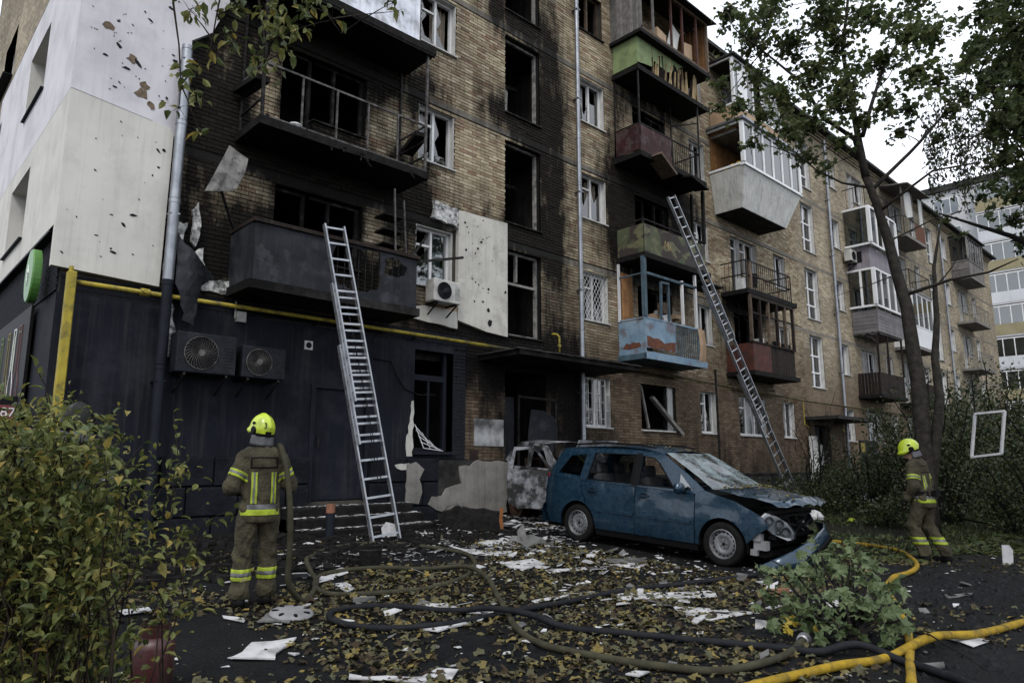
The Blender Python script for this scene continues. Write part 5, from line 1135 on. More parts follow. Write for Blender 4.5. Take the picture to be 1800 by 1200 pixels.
# foreground shrub at the left
t=thing('leafy_shrub',gp(.2,3.4),'big yellow-green leafy shrub in the left foreground','shrub'); st=MB(); lm=MB(); tv=MB()
rr=random.Random(4)
for i in range(215):
    px=rr.uniform(-80,205); top=(735 if px>60 else 765)+max(0,px-60)*.42+rr.uniform(0,470)*(rr.random()**.55); dist=rr.uniform(2.9,4.3)
    if i<26: px,top,dist=[(205,735,3.6),(150,745,3.6),(120,700,4),(310,820,3.7),(330,815,3.6),(240,790,3.5),(45,755,3.8),(75,740,4.0),(175,760,3.4),(280,850,3.3),(265,960,3.0),(300,1015,3.1),(290,1000,3.0),(20,775,3.4),(90,740,3.5),(270,880,3.4),(230,830,3.6),(200,780,3.3),(360,945,3.6),(410,990,3.7),(350,930,3.6),(120,780,3.2),(90,720,3.8),(25,765,3.9),(250,920,3.2),(10,770,4)][i]
    e=raypt(px,top,dist); s=gp(.15+e.x*.55+rr.uniform(-.3,.3),3.2+rr.uniform(-.5,.9)); pts=bez(s,e,(0,0,max(.25,(e.z-s.z)*.55)),9,.02); st.tube(pts,[.0045*(1-.75*k/9) for k in range(10)],4)
    m=rr.randint(38,56); tt=RNG.beta(1.3,1,m); ii=np.clip((tt*9).astype(int),0,8); fr=tt*9-ii; A=np.array([tuple(p) for p in pts]); P=A[ii]*(1-fr[:,None])+A[ii+1]*fr[:,None]+RNG.normal(0,.045,(m,3))
    dr=A[np.minimum(ii+1,9)]-A[ii]; dr/=np.linalg.norm(dr,axis=1,keepdims=True)+1e-9
    ax=dr*.5+RNG.normal(0,.55,(m,3)); ax[:,2]-=.25; nm=RNG.normal(0,.45,(m,3)); nm[:,2]+=1
    leaves(lm,P,ax,nm,(.02+.034*RNG.random(m)**1.3),OVATE,np.clip(RNG.beta(1.5,2.9,m)*.95+rr.uniform(-.08,.16),0,1))
    for k in(5,6,7,8):
        if rr.random()<.5:
            q=pts[k]+Vector(RNG.normal(0,.1,3)); st.tube([pts[k],(pts[k]+q)/2+Vector((0,0,.02)),q],.002,3,cap=False)
            mm=6; P=np.array([tuple(pts[k].lerp(q,x)) for x in np.linspace(.2,1.05,mm)]); leaves(lm,P,RNG.normal(0,.6,(mm,3))+np.array(q-pts[k])*4,RNG.normal(0,.4,(mm,3))+np.array([0,0,1]),RNG.uniform(.035,.06,mm),OVATE,np.clip(RNG.beta(1.8,3.,mm),0,1))
for i in range(16):
    p=raypt(rr.uniform(0,190),rr.uniform(735,900),rr.uniform(3.3,3.9)); leaves(tv,[p],[RNG.normal(0,1,3)],[RNG.normal(0,.4,3)+np.array([0,-.4,.8])],[rr.uniform(.08,.12)],MAPLE_S,[rr.random()*.3])
st.build('stems','twig',t); lm.build('foliage','leaf_shrub',t); tv.build('caught_leaves','leaf_cut',t)
# broken-off maple bough lying in the right foreground
b0=gp(6.05,3.0); t=thing('maple_bough',b0,'broken maple bough with fresh green leaves lying before the car','branch'); st=MB(); lm=MB(); ly=MB()
def gr(x,y):
    p=raypt(x,y,1); d=p-Vector((0,0,1.45)); k=-1.45/d.z; return Vector((d.x*k,d.y*k,0))
root=gr(1500,1140)
rr=random.Random(21)
for i,(x,y,h) in enumerate([(1340,1090,.28),(1330,1070,.42),(1390,1060,.38),(1420,1060,.5),(1370,1100,.2),(1450,1080,.6),(1480,1085,.62),(1500,1090,.55),(1520,1095,.6),(1545,1100,.5),(1570,1110,.42),(1590,1130,.3),(1560,1130,.25),(1530,1130,.3),(1490,1120,.35),(1450,1115,.3),(1600,1140,.22),(1410,1120,.15),(1470,1140,.12),(1575,1150,.15),(1510,1080,.7),(1440,1050,.62),(1360,1075,.5),(1330,1100,.15),(1590,1100,.35)]):
    e=gr(x,y)+Vector((0,0,h)); pts=bez(root+Vector((0,0,.05)),e,(0,0,.12),6,.02); st.tube(pts,[.018*(1-.7*k/6) for k in range(7)],5)
    m=11; tt=RNG.uniform(.55,1.0,m); A=np.array([tuple(p) for p in pts]); ii=np.clip((tt*6).astype(int),0,5); fr=tt*6-ii; P=A[ii]*(1-fr[:,None])+A[ii+1]*fr[:,None]+RNG.normal(0,.05,(m,3)); P[:,2]=np.maximum(P[:,2],.04)
    ax=RNG.normal(0,.8,(m,3)); ax[:,2]-=.25; nm=RNG.normal(0,.45,(m,3))+np.array([-.35,-.25,.8]); leaves(lm,P,ax,nm,RNG.uniform(.06,.15,m),MAPLE,RNG.beta(1.6,2,m))
for k in range(7): p=gr(rr.uniform(1385,1435),rr.uniform(1095,1125))+Vector((0,0,rr.uniform(.03,.12))); leaves(ly,[p],[RNG.normal(0,1,3)],[np.array([-.4,-.3,.8])+RNG.normal(0,.2,3)],[rr.uniform(.09,.13)],MAPLE,[rr.random()])
st.build('stems','bark_dark',t); lm.build('foliage','leaf_cut',t); ly.build('yellow_leaves','leaf_yellow',t)
# fallen leaves
fl=MB(); n=46000; X=RNG.uniform(.6,15,n); Y=RNG.uniform(1.2,10.9,n)
dens=np.array([fbm(x*.55,y*.55,2,1.,3) for x,y in zip(X,Y)]); keep=(dens+RNG.uniform(-.13,.13,n)>.06); d_=np.hypot(X-6.2,(Y-5.2)*1.1); keep|=(dens+RNG.uniform(-.2,.2,n)>-.1)&(d_<3.6); keep&=~((X>7.2)&(Y<3.6)&(RNG.random(n)<.85)); keep&=~((X<2.8)&(RNG.random(n)<.45)); keep&=~((X>8.9)&(X<11.6)&(Y>4.6)&(Y<9.3)); keep&=(Y<10.2)|(RNG.random(n)<.4)
P=np.array([(x,y,gh(x,y)+.008+.018*RNG.random()) for x,y in zip(X[keep],Y[keep])]); m=len(P); ax=RNG.normal(0,1,(m,3)); ax[:,2]*=.25; nm=RNG.normal(0,.5,(m,3)); nm[:,2]=1
leaves(fl,P,ax,nm,(.028+.065*RNG.random(m)**1.6),MAPLE_S,RNG.beta(1.3,1.7,m))
setp(fl.build('fallen_leaves','leaf_fallen'),'yellow, brown and grey-green leaves scattered over the wet asphalt','leaves',kind='stuff')
fl=MB(); n=17000; X=RNG.uniform(11.5,30,n); Y=RNG.uniform(2.2,11.5,n); keep=np.array([fbm(x*.4,y*.4,8,1.,3)+RNG.uniform(-.25,.25)>-.02 for x,y in zip(X,Y)])&((Y>3.7)|(X>13.5)); P=np.array([(x,y,gh(x,y)+.01+.03*RNG.random()) for x,y in zip(X[keep],Y[keep])]); m=len(P); ax=RNG.normal(0,1,(m,3)); ax[:,2]*=.3; nm=RNG.normal(0,.5,(m,3)); nm[:,2]=1
leaves(fl,P,ax,nm,RNG.uniform(.06,.15,m),MAPLE_S,RNG.beta(2,2.2,m)); setp(fl.build('leaf_litter','leaf_maple'),'green maple leaves littering the lawn at the right','leaves',kind='stuff')
gr_=MB(); n=14000; X=RNG.uniform(12.5,30,n); Y=RNG.uniform(3.8,11.3,n); keep=np.array([fbm(x*.6,y*.6,4,1.,2)+RNG.uniform(-.2,.2)>-.05 for x,y in zip(X,Y)]); P=np.array([(x,y,gh(x,y)-.01) for x,y in zip(X[keep],Y[keep])]); m=len(P); ax=RNG.normal(0,.35,(m,3)); ax[:,2]=1; leaves(gr_,P,ax,RNG.normal(0,1,(m,3)),RNG.uniform(.08,.25,m),(np.array([(-.06,0,0),(.06,0,0),(.02,1,.15)],np.float32),[(0,1,2)]),RNG.random(m)); setp(gr_.build('grass','grass'),'rough dark grass of the lawn before the wall','grass',kind='stuff')
# ------------------------------------------------------------------ neighbouring block far right
mat('far_white',(.50,.51,.53),(.44,.45,.47),.6,.8,bump=.05,streak=.2); mat('far_grey',(.44,.445,.455),(.39,.395,.40),.8,.85,bump=.05,streak=.25); mat('far_yellow',(.25,.22,.135),(.21,.185,.11),.8,.8,bump=.05,streak=.2)
mat('far_glass',(.16,.18,.2),(.1,.115,.13),.5,.25,bump=0)
fb=thing('apartment_tower',(75,2,0),'pale concrete apartment block with yellow balcony bands beyond the trees','building')
FX=75.; 
MB().box(FX,FX+14,-18,24,.0,27.4).build('wall','far_grey',fb)
MB().box(FX-.3,FX+14.3,-18.3,24.3,27.4,28.0).build('roof','roofing',fb)
for n in range(9):
    z=1.0+n*2.9
    for k,y in enumerate((21.5,18.2,9.2,6.4,4.6,-3.5,-9,-12)):
        f=MB().box(FX-.06,FX-.005,y-1.1,y+1.1,z+.85,z+2.45).build('window','white_frame',fb)
        for j in range(3): MB().box(FX-.075,FX-.062,y-1.02+j*.7,y-1.02+j*.7+.62,z+.93,z+2.37).build('pane','glass_dirty' if 0 else 'far_glass' if 'far_glass' in MAT else 'grey_sheet',f)
    for (y0,y1,s) in((11.2,15.6,0),(-.6,3.4,1),(-8,-5.6,2)):
        p_=MB().box(FX-1.3,FX-.005,y0,y1,z-.1,z+.05).build('balcony','far_grey',fb)
        MB().box(FX-1.32,FX-1.26,y0,y1,z+.051,z+1.05).build('parapet','far_yellow' if (n+s)%2==0 else 'far_white',p_)
        g=MB()
        for j in range(6): g.box(FX-1.31,FX-1.25,y0+(y1-y0-.08)*j/5,y0+(y1-y0-.08)*j/5+.08,z+1.055,z+2.6)
        g.box(FX-1.31,FX-1.25,y0,y1,z+2.6,z+2.7); g.build('glazing_frame','white_frame',p_); MB().box(FX-1.285,FX-1.28,y0,y1,z+1.06,z+2.59).build('pane','glass',p_); MB().box(FX-1.3,FX-.01,y1-.05,y1,z+.05,z+2.7).build('side_panel','far_white',p_)
# ------------------------------------------------------------------ cars
def carpaint():
    m,t,b=nodes('blue_car'); n=noise_(t,2.2,5,.6); n2=noise_(t,14,5,.7)
    c=mixc(t,ramp_(t,n,.35,.7),(.0065,.024,.045),(.009,.031,.055)); c=mixc(t,math_(t,'MULTIPLY',ramp_(t,n2,.55,.75),.16),c,(.04,.05,.06)); c=mixc(t,math_(t,'MULTIPLY',ramp_(t,noise_(t,1.1,6,.7),.52,.7),.28),c,(.009,.0125,.016))
    t.links.new(c,b.inputs[0]); b.inputs['Metallic'].default_value=.35; t.links.new(math_(t,'MULTIPLY_ADD',ramp_(t,n2,.4,.7),.35,.2),b.inputs['Roughness']); b.inputs['Coat Weight'].default_value=.5; b.inputs['Coat Roughness'].default_value=.06
    bump_(t,b,n,.2,.06)
carpaint()
def ashmat():
    m,t,b=nodes('burnt_shell'); v=objvec(t,1,1,1,False); n=noise_(t,2.3,6,.65,v); n2=noise_(t,7,6,.7,v)
    c=mixc(t,ramp_(t,n,.43,.56),(.008,.008,.008),(.20,.205,.225)); c=mixc(t,math_(t,'MULTIPLY',ramp_(t,n2,.52,.68),.8),c,(.012,.01,.009)); c=mixc(t,math_(t,'MULTIPLY',ramp_(t,noise_(t,3.1,5,.6,objvec(t,1,1,1,False),1.),.6,.72),.6),c,(.05,.025,.014))
    t.links.new(c,b.inputs[0]); b.inputs['Roughness'].default_value=.75; b.inputs['Metallic'].default_value=.15; bump_(t,b,n2,.4,.02)
ashmat()
def screenmat():
    m,t,b=nodes('cracked_screen'); t.nodes.remove(b); o=[n for n in t.nodes if n.type=='OUTPUT_MATERIAL'][0]
    v=objvec(t,1,1,1,False); vo=N(t,'ShaderNodeTexVoronoi',feature='DISTANCE_TO_EDGE'); vo.inputs['Scale'].default_value=13; t.links.new(v,vo.inputs['Vector'])
    cr=ramp_(t,vo.outputs['Distance'],.05,.0); pt=ramp_(t,noise_(t,2.4,5,.6,v),.42,.62); f=math_(t,'ADD',math_(t,'MULTIPLY',cr,.45),math_(t,'MULTIPLY',pt,.62),clamp=True)
    df=N(t,'ShaderNodeBsdfDiffuse'); df.inputs[0].default_value=(.22,.27,.285,1); tr=N(t,'ShaderNodeBsdfTransparent'); tr.inputs[0].default_value=(.35,.42,.42,1); gl=N(t,'ShaderNodeBsdfGlossy'); gl.inputs['Roughness'].default_value=.12
    a=N(t,'ShaderNodeMixShader'); a.inputs[0].default_value=.22; t.links.new(tr.outputs[0],a.inputs[1]); t.links.new(gl.outputs[0],a.inputs[2]); c=N(t,'ShaderNodeMixShader'); t.links.new(f,c.inputs[0]); t.links.new(a.outputs[0],c.inputs[1]); t.links.new(df.outputs[0],c.inputs[2]); t.links.new(c.outputs[0],o.inputs[0])
screenmat()
mat('tyre',(.005,.005,.0055),(.009,.0085,.008),8,.9,bump=.3); mat('steel_rim',(.22,.224,.235),(.13,.133,.14),6,.45,.55,bump=.05,dirt=(.08,.07,.06),dirtamt=.5,dscale=5)
mat('trim_black',(.005,.005,.0055),None,6,.55,bump=.1); mat('car_inside',(.02,.02,.021),(.012,.012,.012),6,.9,bump=.2); mat('seat',(.035,.036,.039),(.02,.02,.022),5,.9,bump=.2); mat('lamp_chrome',(.55,.56,.58),(.36,.37,.39),8,.25,.15,bump=.05); glassmat('lamp_glass',(.9,.92,.93),.05,.03)
mat('under_dark',(.003,.003,.003),None,6,.9,bump=.2); mat('rust_burn',(.035,.017,.01),(.012,.008,.007),7,.85,bump=.4); mat('plastic_grey',(.2,.2,.205),(.14,.14,.145),5,.6,bump=.1)
def hw(x,z,W=.885,xf=.88,xr=-3.51):
    w=W-.03*max(0,(.55-z)/.35)**2-.012*max(0,z-.7)/.3
    if z>1.0: w=W-.015-(z-1.0)*.29-(max(0,z-1.5)/.12)**2*.05
    if x>.15: w-=.22*((x-.15)/(xf-.15))**2
    if x<-3.0: w-=.12*((-3.0-x)/(-3.0-xr))**2
    return w
def arc(cx,cz,r,a0,a1,n=12): return [(cx+r*math.cos(R(a0+(a1-a0)*i/n)),cz+r*math.sin(R(a0+(a1-a0)*i/n))) for i in range(n+1)]
def spanel(name,poly,holes,mt,par,side,t=.02,step=.09,off=0,dent=None,f=hw):
    m=MB(); sg=-side
    sheet(m,poly,holes,lambda x,z,w:(x,sg*(f(x,z)+off-w+(dent(x,z) if dent else 0)),z),t,step)
    o=m.build(name,mt,par,smooth=True,auto=40); return weld(o)
def wheel(par,x,y,side,r=.315,flat=0,burnt=False):
    M=Matrix.Translation((x,y,r))@Matrix.Rotation(R(90)*side,4,'X')   # axis points outwards
    ty=MB().lathe([(.205,-.09),(.27,-.1),(r-.012,-.085),(r,-.05),(r,.05),(r-.012,.085),(.27,.1),(.21,.085),(.205,.06)],32,M).build('wheel','tyre' if not burnt else 'rust_burn',par,smooth=True,auto=50)
    MB().lathe([(.205,-.08),(.2,.02),(.21,.085),(.2,.09),(.187,.065),(.175,.03),(.15,.045),(.12,.05),(.075,.03),(.07,.045),(.03,.045),(0,.045)],32,M).build('rim','steel_rim' if not burnt else 'rust_burn',ty,smooth=True,auto=40)
    h=MB()
    for k in range(16):
        a=2*math.pi*k/16; c=M@Matrix.Translation((.163*math.cos(a),.163*math.sin(a),.042))@Matrix.Rotation(a,4,'Z'); h.lathe([(0,.004),(.013,.004),(.014,-.02)],8,c)
    for k in range(5):
        a=2*math.pi*k/5; c=M@Matrix.Translation((.05*math.cos(a),.05*math.sin(a),.047)); h.lathe([(0,.004),(.009,.004),(.01,-.01)],6,c)
    h.lathe([(0,.05),(.025,.05),(.027,.03)],10,M); h.build('rim_holes','trim_black',ty,kind='stuff'); return ty
# --- blue people carrier
hd=Vector((.03,-.9985,-.0569)).normalized(); lf=Vector((.9995,.03,0)); lf=(lf-hd*lf.dot(hd)).normalized(); upv=hd.cross(lf)
P0=Vector((9.45,5.54,.0))+lf*.80
car=thing('blue_car',(0,0,0),'wrecked blue people carrier with crumpled bonnet and shattered windscreen','car',local=True)
CM=Matrix((( hd.x,lf.x,upv.x,P0.x),(hd.y,lf.y,upv.y,P0.y),(hd.z,lf.z,upv.z,P0.z),(0,0,0,1))); car.matrix_world=CM
AR=.372
for sd in(1,-1):     # 1 = right side, facing the camera
    dn=(lambda x,z:-.04*abs(fbm(x*4,z*4,4))-.018*math.exp(-((x-.05)/.2)**2-((z-.78)/.1)**2)) if sd==1 else None
    spanel('wing',[(-.43,.27)]+arc(0,.315,AR,188,8,14)+[(.50,.50),(.66,.62),(.60,.72),(.46,.82),(.2,.935),(-.28,1.045),(-.43,1.02)],[],'blue_car',car,sd,dent=dn)
    d1=spanel('door',[(-.445,.27),(-1.50,.27),(-1.50,1.0),(-.445,.985)],[],'blue_car',car,sd,dent=(lambda x,z:-.035*max(0,fbm(x*2.2,z*3,9))) )
    spanel('side_strip',[(-.50,.55),(-1.47,.55),(-1.47,.60),(-.50,.595)],[],'blue_car',d1,sd,t=.018,off=.012)
    d2=spanel('door',[(-1.515,.27),(-2.29,.27)]+arc(-2.68,.315,AR,-7+0,62,6)[1:]+[(-2.50,.72),(-2.58,.85),(-2.60,1.02),(-1.515,1.002)],[],'blue_car',car,sd,dent=(lambda x,z:-.035*max(0,fbm(x*2.2,z*3,19))))
    spanel('side_strip',[(-1.54,.55),(-2.28,.55),(-2.30,.60),(-1.54,.60)],[],'blue_car',d2,sd,t=.018,off=.012)
    for dd_,x in((d1,-1.34),(d2,-2.36)):
        y=-sd*(hw(x,.88)+.02); MB().obox((x,y,.88),(.19,0,0),(0,.022,0),(0,0,.03)).build('handle','blue_car',dd_); MB().lathe([(0,.002),(.05,.002),(.055,-.01)],14,Matrix.Translation((x+.0,y+sd*.014,.88))@Matrix.Rotation(R(90)*sd,4,'X')@Matrix.Diagonal((1.5,.8,1,1))).build('handle_recess','trim_black',dd_)
    spanel('quarter_panel',arc(-2.68,.315,AR,64,187,10)+[(-3.35,.27),(-3.46,.45),(-3.50,.8),(-3.44,1.06),(-2.615,1.025),(-2.595,.85),(-2.515,.72)],[],'blue_car',car,sd)
    wn=[[(-.80,1.045),(-1.12,1.40),(-1.24,1.475),(-1.46,1.50),(-1.46,1.05)],[(-1.60,1.055),(-1.59,1.51),(-2.42,1.50),(-2.50,1.07)],[(-2.66,1.10),(-2.60,1.475),(-2.95,1.43),(-3.17,1.13)],[(-.47,1.03),(-.73,1.04),(-.74,1.28)]]
    pr=spanel('pillar_frame',[(-.30,1.05),(-.62,1.27),(-1.08,1.545),(-1.4,1.60),(-1.9,1.625),(-2.5,1.61),(-3.12,1.55),(-3.30,1.32),(-3.44,1.07),(-2.61,1.03),(-1.51,1.01),(-.44,.992)],wn,'blue_car',car,sd,t=.035,step=.07)
    for w_ in wn[:2]:
        ed=densify(w_,.1); g_=MB(); n_=len(ed)
        for i in range(n_):
            a=ed[i];b_=ed[(i+1)%n_]; g_.bar((a[0],-sd*(hw(*a)+.003),a[1]),(b_[0],-sd*(hw(*b_)+.003),b_[1]),.03,.012,up=(0,0,1))
        g_.build('window_trim','trim_black',pr)
    spanel('pillar_cover',[(-1.47,1.02),(-1.585,1.02),(-1.575,1.54),(-1.475,1.54)],[],'trim_black',pr,sd,t=.01,off=.006)
    g_=MB(); w_=wn[2]; sheet(g_,w_,[],lambda x,z,w:(x,-sd*(hw(x,z)-.012-w),z),.004,.3); g_.build('window_pane','glass',pr)
    g_=MB(); w_=wn[3]; sheet(g_,w_,[],lambda x,z,w:(x,-sd*(hw(x,z)-.012-w),z),.004,.3); g_.build('window_pane','glass_dirty',pr)
    MB().tube([(-1.3,-sd*.60,1.635),(-1.5,-sd*.60,1.665),(-2.3,-sd*.60,1.68),(-2.95,-sd*.58,1.63),(-3.05,-sd*.58,1.59)],.016,8).build('roof_rail','trim_black',car,smooth=True)
    spanel('sill',[(-.40,.17),(-2.30,.17),(-2.30,.262),(-.40,.262)],[],'trim_black',car,sd,off=-.02)
    mr=MB(); mr.lathe([(.0,-.11),(.06,-.10),(.085,-.03),(.09,.03),(.075,.09),(0,.11)],14,Matrix.Translation((-.62,-sd*1.0,1.06))@Matrix.Rotation(R(90),4,'X')@Matrix.Diagonal((.72,1,1,1))); mo=mr.build('mirror','blue_car',car,smooth=True); MB().bar((-.62,-sd*.86,1.0),(-.62,-sd*.95,1.03),.07,.05).build('mirror_arm','trim_black',mo)
    for x in(0,-2.68): wheel(car,x,-sd*.765,sd)
    wl=MB()
    for x in(0,-2.68):
        q=arc(x,.315,AR+.005,190,-10,14)
        for (a,b_) in zip(q,q[1:]): wl.add([(a[0],-sd*.86,a[1]),(b_[0],-sd*.86,b_[1]),(b_[0],-sd*.45,b_[1]),(a[0],-sd*.45,a[1])],[(0,1,2,3)])
        wl.add([(x-.4,-sd*.47,.1),(x+.4,-sd*.47,.1),(x+.4,-sd*.47,.72),(x-.4,-sd*.47,.72)],[(0,1,2,3)])
    wl.each('wheel_housing','under_dark',car)
def roofz(x): return float(np.interp(x,[-3.15,-2.5,-1.9,-1.4,-1.08],[1.555,1.612,1.628,1.604,1.548]))
MB().grid(lambda u,v:(-3.13+2.06*u,(v*2-1)*hw(-3.13+2.06*u,1.56)*1.0,roofz(-3.13+2.06*u)+.045*(1-(v*2-1)**2)-.006*max(0,fbm(u*5,v*5))),20,14).build('roof','blue_car',car,smooth=True)
MB().grid(lambda u,v:(-3.13+2.06*u,(v*2-1)*hw(-3.13+2.06*u,1.56)*.97,roofz(-3.13+2.06*u)-.03),4,4).build('headlining','car_inside',car)
# windscreen, sagging and crazed
def ws(u,v):
    x=-.17-.89*v; z=1.05+.495*v**.92; y=(u*2-1)*(hw(-.3,1.0)*.93*(1-v)+.655*v); return (x+.16*(1-(u*2-1)**2)*(1-.4*v)-.05*math.exp(-((u-.55)/.25)**2-((v-.45)/.3)**2),y,z+.02-.05*math.exp(-((u-.5)/.25)**2-((v-.45)/.3)**2)+.012*fbm(u*5,v*5))
MB().grid(ws,22,16).build('windscreen','cracked_screen',car,smooth=True)
MB().grid(lambda u,v:(-.14+.19*(1-(u*2-1)**2)-.1*v,(u*2-1)*.84,1.035+.02*v),14,2).build('scuttle','trim_black',car)
# crumpled bonnet, front edge lifted
def bon(u,v):
    x=-.10+1.0*u; s=(v*2-1); y=s*(.82-.07*u*u); z=1.07-.11*u-.05*u*u+.045*(1-s*s)
    z+=.055*u*math.sin(2.2+u*4)*(1) +.05*max(0,u-.35)*1.0+.05*fbm(u*3.2,v*3.6,2)*u-.10*max(0,u-.86)/.14*.8; z+=.045*abs(math.sin(6*(u+s*.4)))*u+.03*abs(math.sin(9*(u*.5-s)))*u*u
    return (x+.05*s*s*-1+.03*fbm(v*4,u*2,6)*u+.13*(1-s*s),y,z)
MB().grid(bon,26,26).build('bonnet','blue_car',car,smooth=True)
# engine bay, radiator support, inner structure
MB().box(-.1,.56,-.70,.70,.30,.78).build('engine_bay','under_dark',car); MB().box(.56,.62,-.62,.62,.34,.80).build('radiator','under_dark',car)
eg=MB(); rr=random.Random(2)
for i in range(16): eg.bar((.63,rr.uniform(-.6,.6),rr.uniform(.4,.8)),(.66+rr.random()*.08,rr.uniform(-.6,.6),rr.uniform(.4,.8)),.03)
eg.box(.6,.70,-.66,.66,.45,.50).box(.6,.68,-.7,.7,.80,.84); eg.build('front_frame','trim_black',car)
def lamp(sd,loc,rz,sc=1.):
    M=Matrix.Translation(loc)@Matrix.Rotation(rz,4,'Z')@Matrix.Rotation(R(-22)*sd,4,'X')@Matrix.Diagonal((1,sc,sc,1))
    o=[(-.20,.03),(-.17,.085),(-.06,.10),(.08,.085),(.20,.02),(.22,-.04),(.14,-.085),(-.02,-.09),(-.15,-.05)]
    h=MB(); h.prism(o,lambda u,v,w:tuple(M@Vector((-w,u,v))),.06); h=h.build('headlight','lamp_chrome',car)
    for (u,v,r) in((-.12,.02,.05),(.0,.03,.055),(.10,-.02,.06),(.02,-.05,.03)): MB().lathe([(r,.012),(r*.8,.0),(r*.4,-.015),(0,-.02)],14,M@Matrix.Translation((.012,u,v))@Matrix.Rotation(R(90),4,'Y')).build('reflector','steel_rim',h,smooth=True)
    l_=MB(); l_.prism([(u*1.03,v*1.05) for u,v in o],lambda u,v,w:tuple(M@Vector((.02+.05*(1-(u/.23)**2)*w/.004*.0+.03*(1-(u/.24)**2)-w,u,v))),.004); l_.build('lens','lamp_glass',h)
lamp(1,(.71,-.60,.62),R(-34),1.3); lamp(-1,(.56,.56,.60),R(38))
# front bumper torn loose, its near end on the ground
def bmp(u,v):
    K=[0,.1,.25,.45,.6,.75,.9,1.]; g=lambda a:float(np.interp(u,K,a))
    x=g([.62,.84,1.02,1.06,1.03,.97,.86,.66]); y=g([-1.0,-.92,-.66,-.25,.1,.42,.7,.84]); zl=g([.06,.02,.03,.12,.19,.25,.29,.32]); h=g([.05,.22,.33,.35,.35,.34,.33,.3])
    return (x+.06*math.sin(v*math.pi)+.025*fbm(u*6,v*4)-.03*v,y,max(.015,zl+h*v+.025*fbm(u*5,v*3,3)))
bu=MB(); bu.grid(bmp,36,10); bu=bu.build('front_bumper','blue_car',car,smooth=True); s_=bu.modifiers.new('s','SOLIDIFY'); s_.thickness=.012
gr1=MB(); gr1.grid(lambda u,v:tuple(Vector(bmp(.26+.6*u,.45+(.02+.33*math.sin(min(1,u*1.3+.08)*math.pi*.5))*(v-.5)+.05))+Vector((.022,-.008,0))),24,4); gr1.build('lower_grille','trim_black',bu)
fn=MB()
for i in range(9): p=Vector(bmp(.36+.05*i,.42)); q=Vector(bmp(.36+.05*i,.58)); fn.bar(p+Vector((.03,0,0)),q+Vector((.03,0,0)),.02)
fn.build('grille_fins','under_dark',bu)
MB().box(.42,.55,-.80,-.70,.42,.52).box(.44,.62,-.78,-.66,.30,.42).box(.40,.5,-.8,-.72,.22,.30).build('washer_bottle','plastic_grey',car)
# tail
MB().grid(lambda u,v:((-3.44-.05*(1-(u*2-1)**2))*(1-v)+(-3.13-.06*(1-(u*2-1)**2))*v if v>.0 else -3.5,(u*2-1)*(.80*(1-v)+.66*v),1.05+.51*v),10,6).build('rear_window','glass_dirty',car); MB().grid(lambda u,v:(-3.48-.06*(1-(u*2-1)**2)+.04*v,(u*2-1)*.80,.55+.52*v),10,5).build('tailgate','blue_car',car,smooth=True)
MB().grid(lambda u,v:(-3.50-.08*(1-(u*2-1)**2)-.03*math.sin(v*3),(u*2-1)*.82,.25+.32*v),12,5).build('rear_bumper','blue_car',car,smooth=True)
for s in(-1,1): MB().box(-3.47,-3.40,s*.72-.05,s*.72+.05,.78,1.10).build('tail_light','sign_red',car)
MB().box(-3.45,.6,-.74,.74,.20,.27).build('floor_pan','under_dark',car); MB().box(-.75,-.2,-.76,.76,.70,.98).build('dashboard','car_inside',car)
def seat(x,y):
    s=MB(); s.box(x-.25,x+.25,y-.23,y+.23,.40,.60); s=bevel(s.build('seat','seat',car),.05,2)
    b_=MB().obox((x-.30,y,.85),(.14,0,.06),(0,.46,0),(-.16,0,.60)); bevel(b_.build('seat_back','seat',s),.05,2); h_=MB().obox((x-.42,y,1.24),(.10,0,.03),(0,.27,0),(-.03,0,.19)); bevel(h_.build('headrest','seat',s),.04,2)
for x in(-1.15,-2.05):
    for y in((-.38,.38) if x>-2 else (-.5,0,.5)): seat(x,y)
MB().lathe([(.17,-.012),(.185,0),(.17,.012),(.155,0),(.17,-.012)],20,Matrix.Translation((-.80,.38,.95))@Matrix.Rotation(R(65),4,'Y')).build('steering_wheel','trim_black',car,smooth=True)
# leaves lying on bonnet and roof
lv=MB(); rr=random.Random(8); P=[];V_=[]
for i in range(230):
    k=rr.random()
    if k<.5: u=min(.98,abs(rr.gauss(.06,.10))); p=Vector(bon(u,rr.random()))+Vector((-.02,0,.03))
    elif k<.62: p=Vector(bon(rr.random(),rr.random()))+Vector((0,0,.012))
    else: u=rr.random(); v=rr.uniform(.05,.95); p=Vector((-3.0+1.9*u,(v*2-1)*.62,roofz(-3.0+1.9*u)+.05*(1-(v*2-1)**2)+.006))
    P.append(tuple(CM@p)); V_.append(min(1,max(0,rr.gauss(.62,.2))))
n=len(P); ax=RNG.normal(0,1,(n,3)); ax[:,2]*=.2; nm=RNG.normal(0,.25,(n,3)); nm[:,2]=1; leaves(lv,P,ax,nm,RNG.uniform(.03,.065,n),MAPLE_S,V_); setp(lv.build('leaves_on_car','leaf_fallen'),'fallen leaves lying on the blue car bonnet and roof','leaves',kind='stuff')
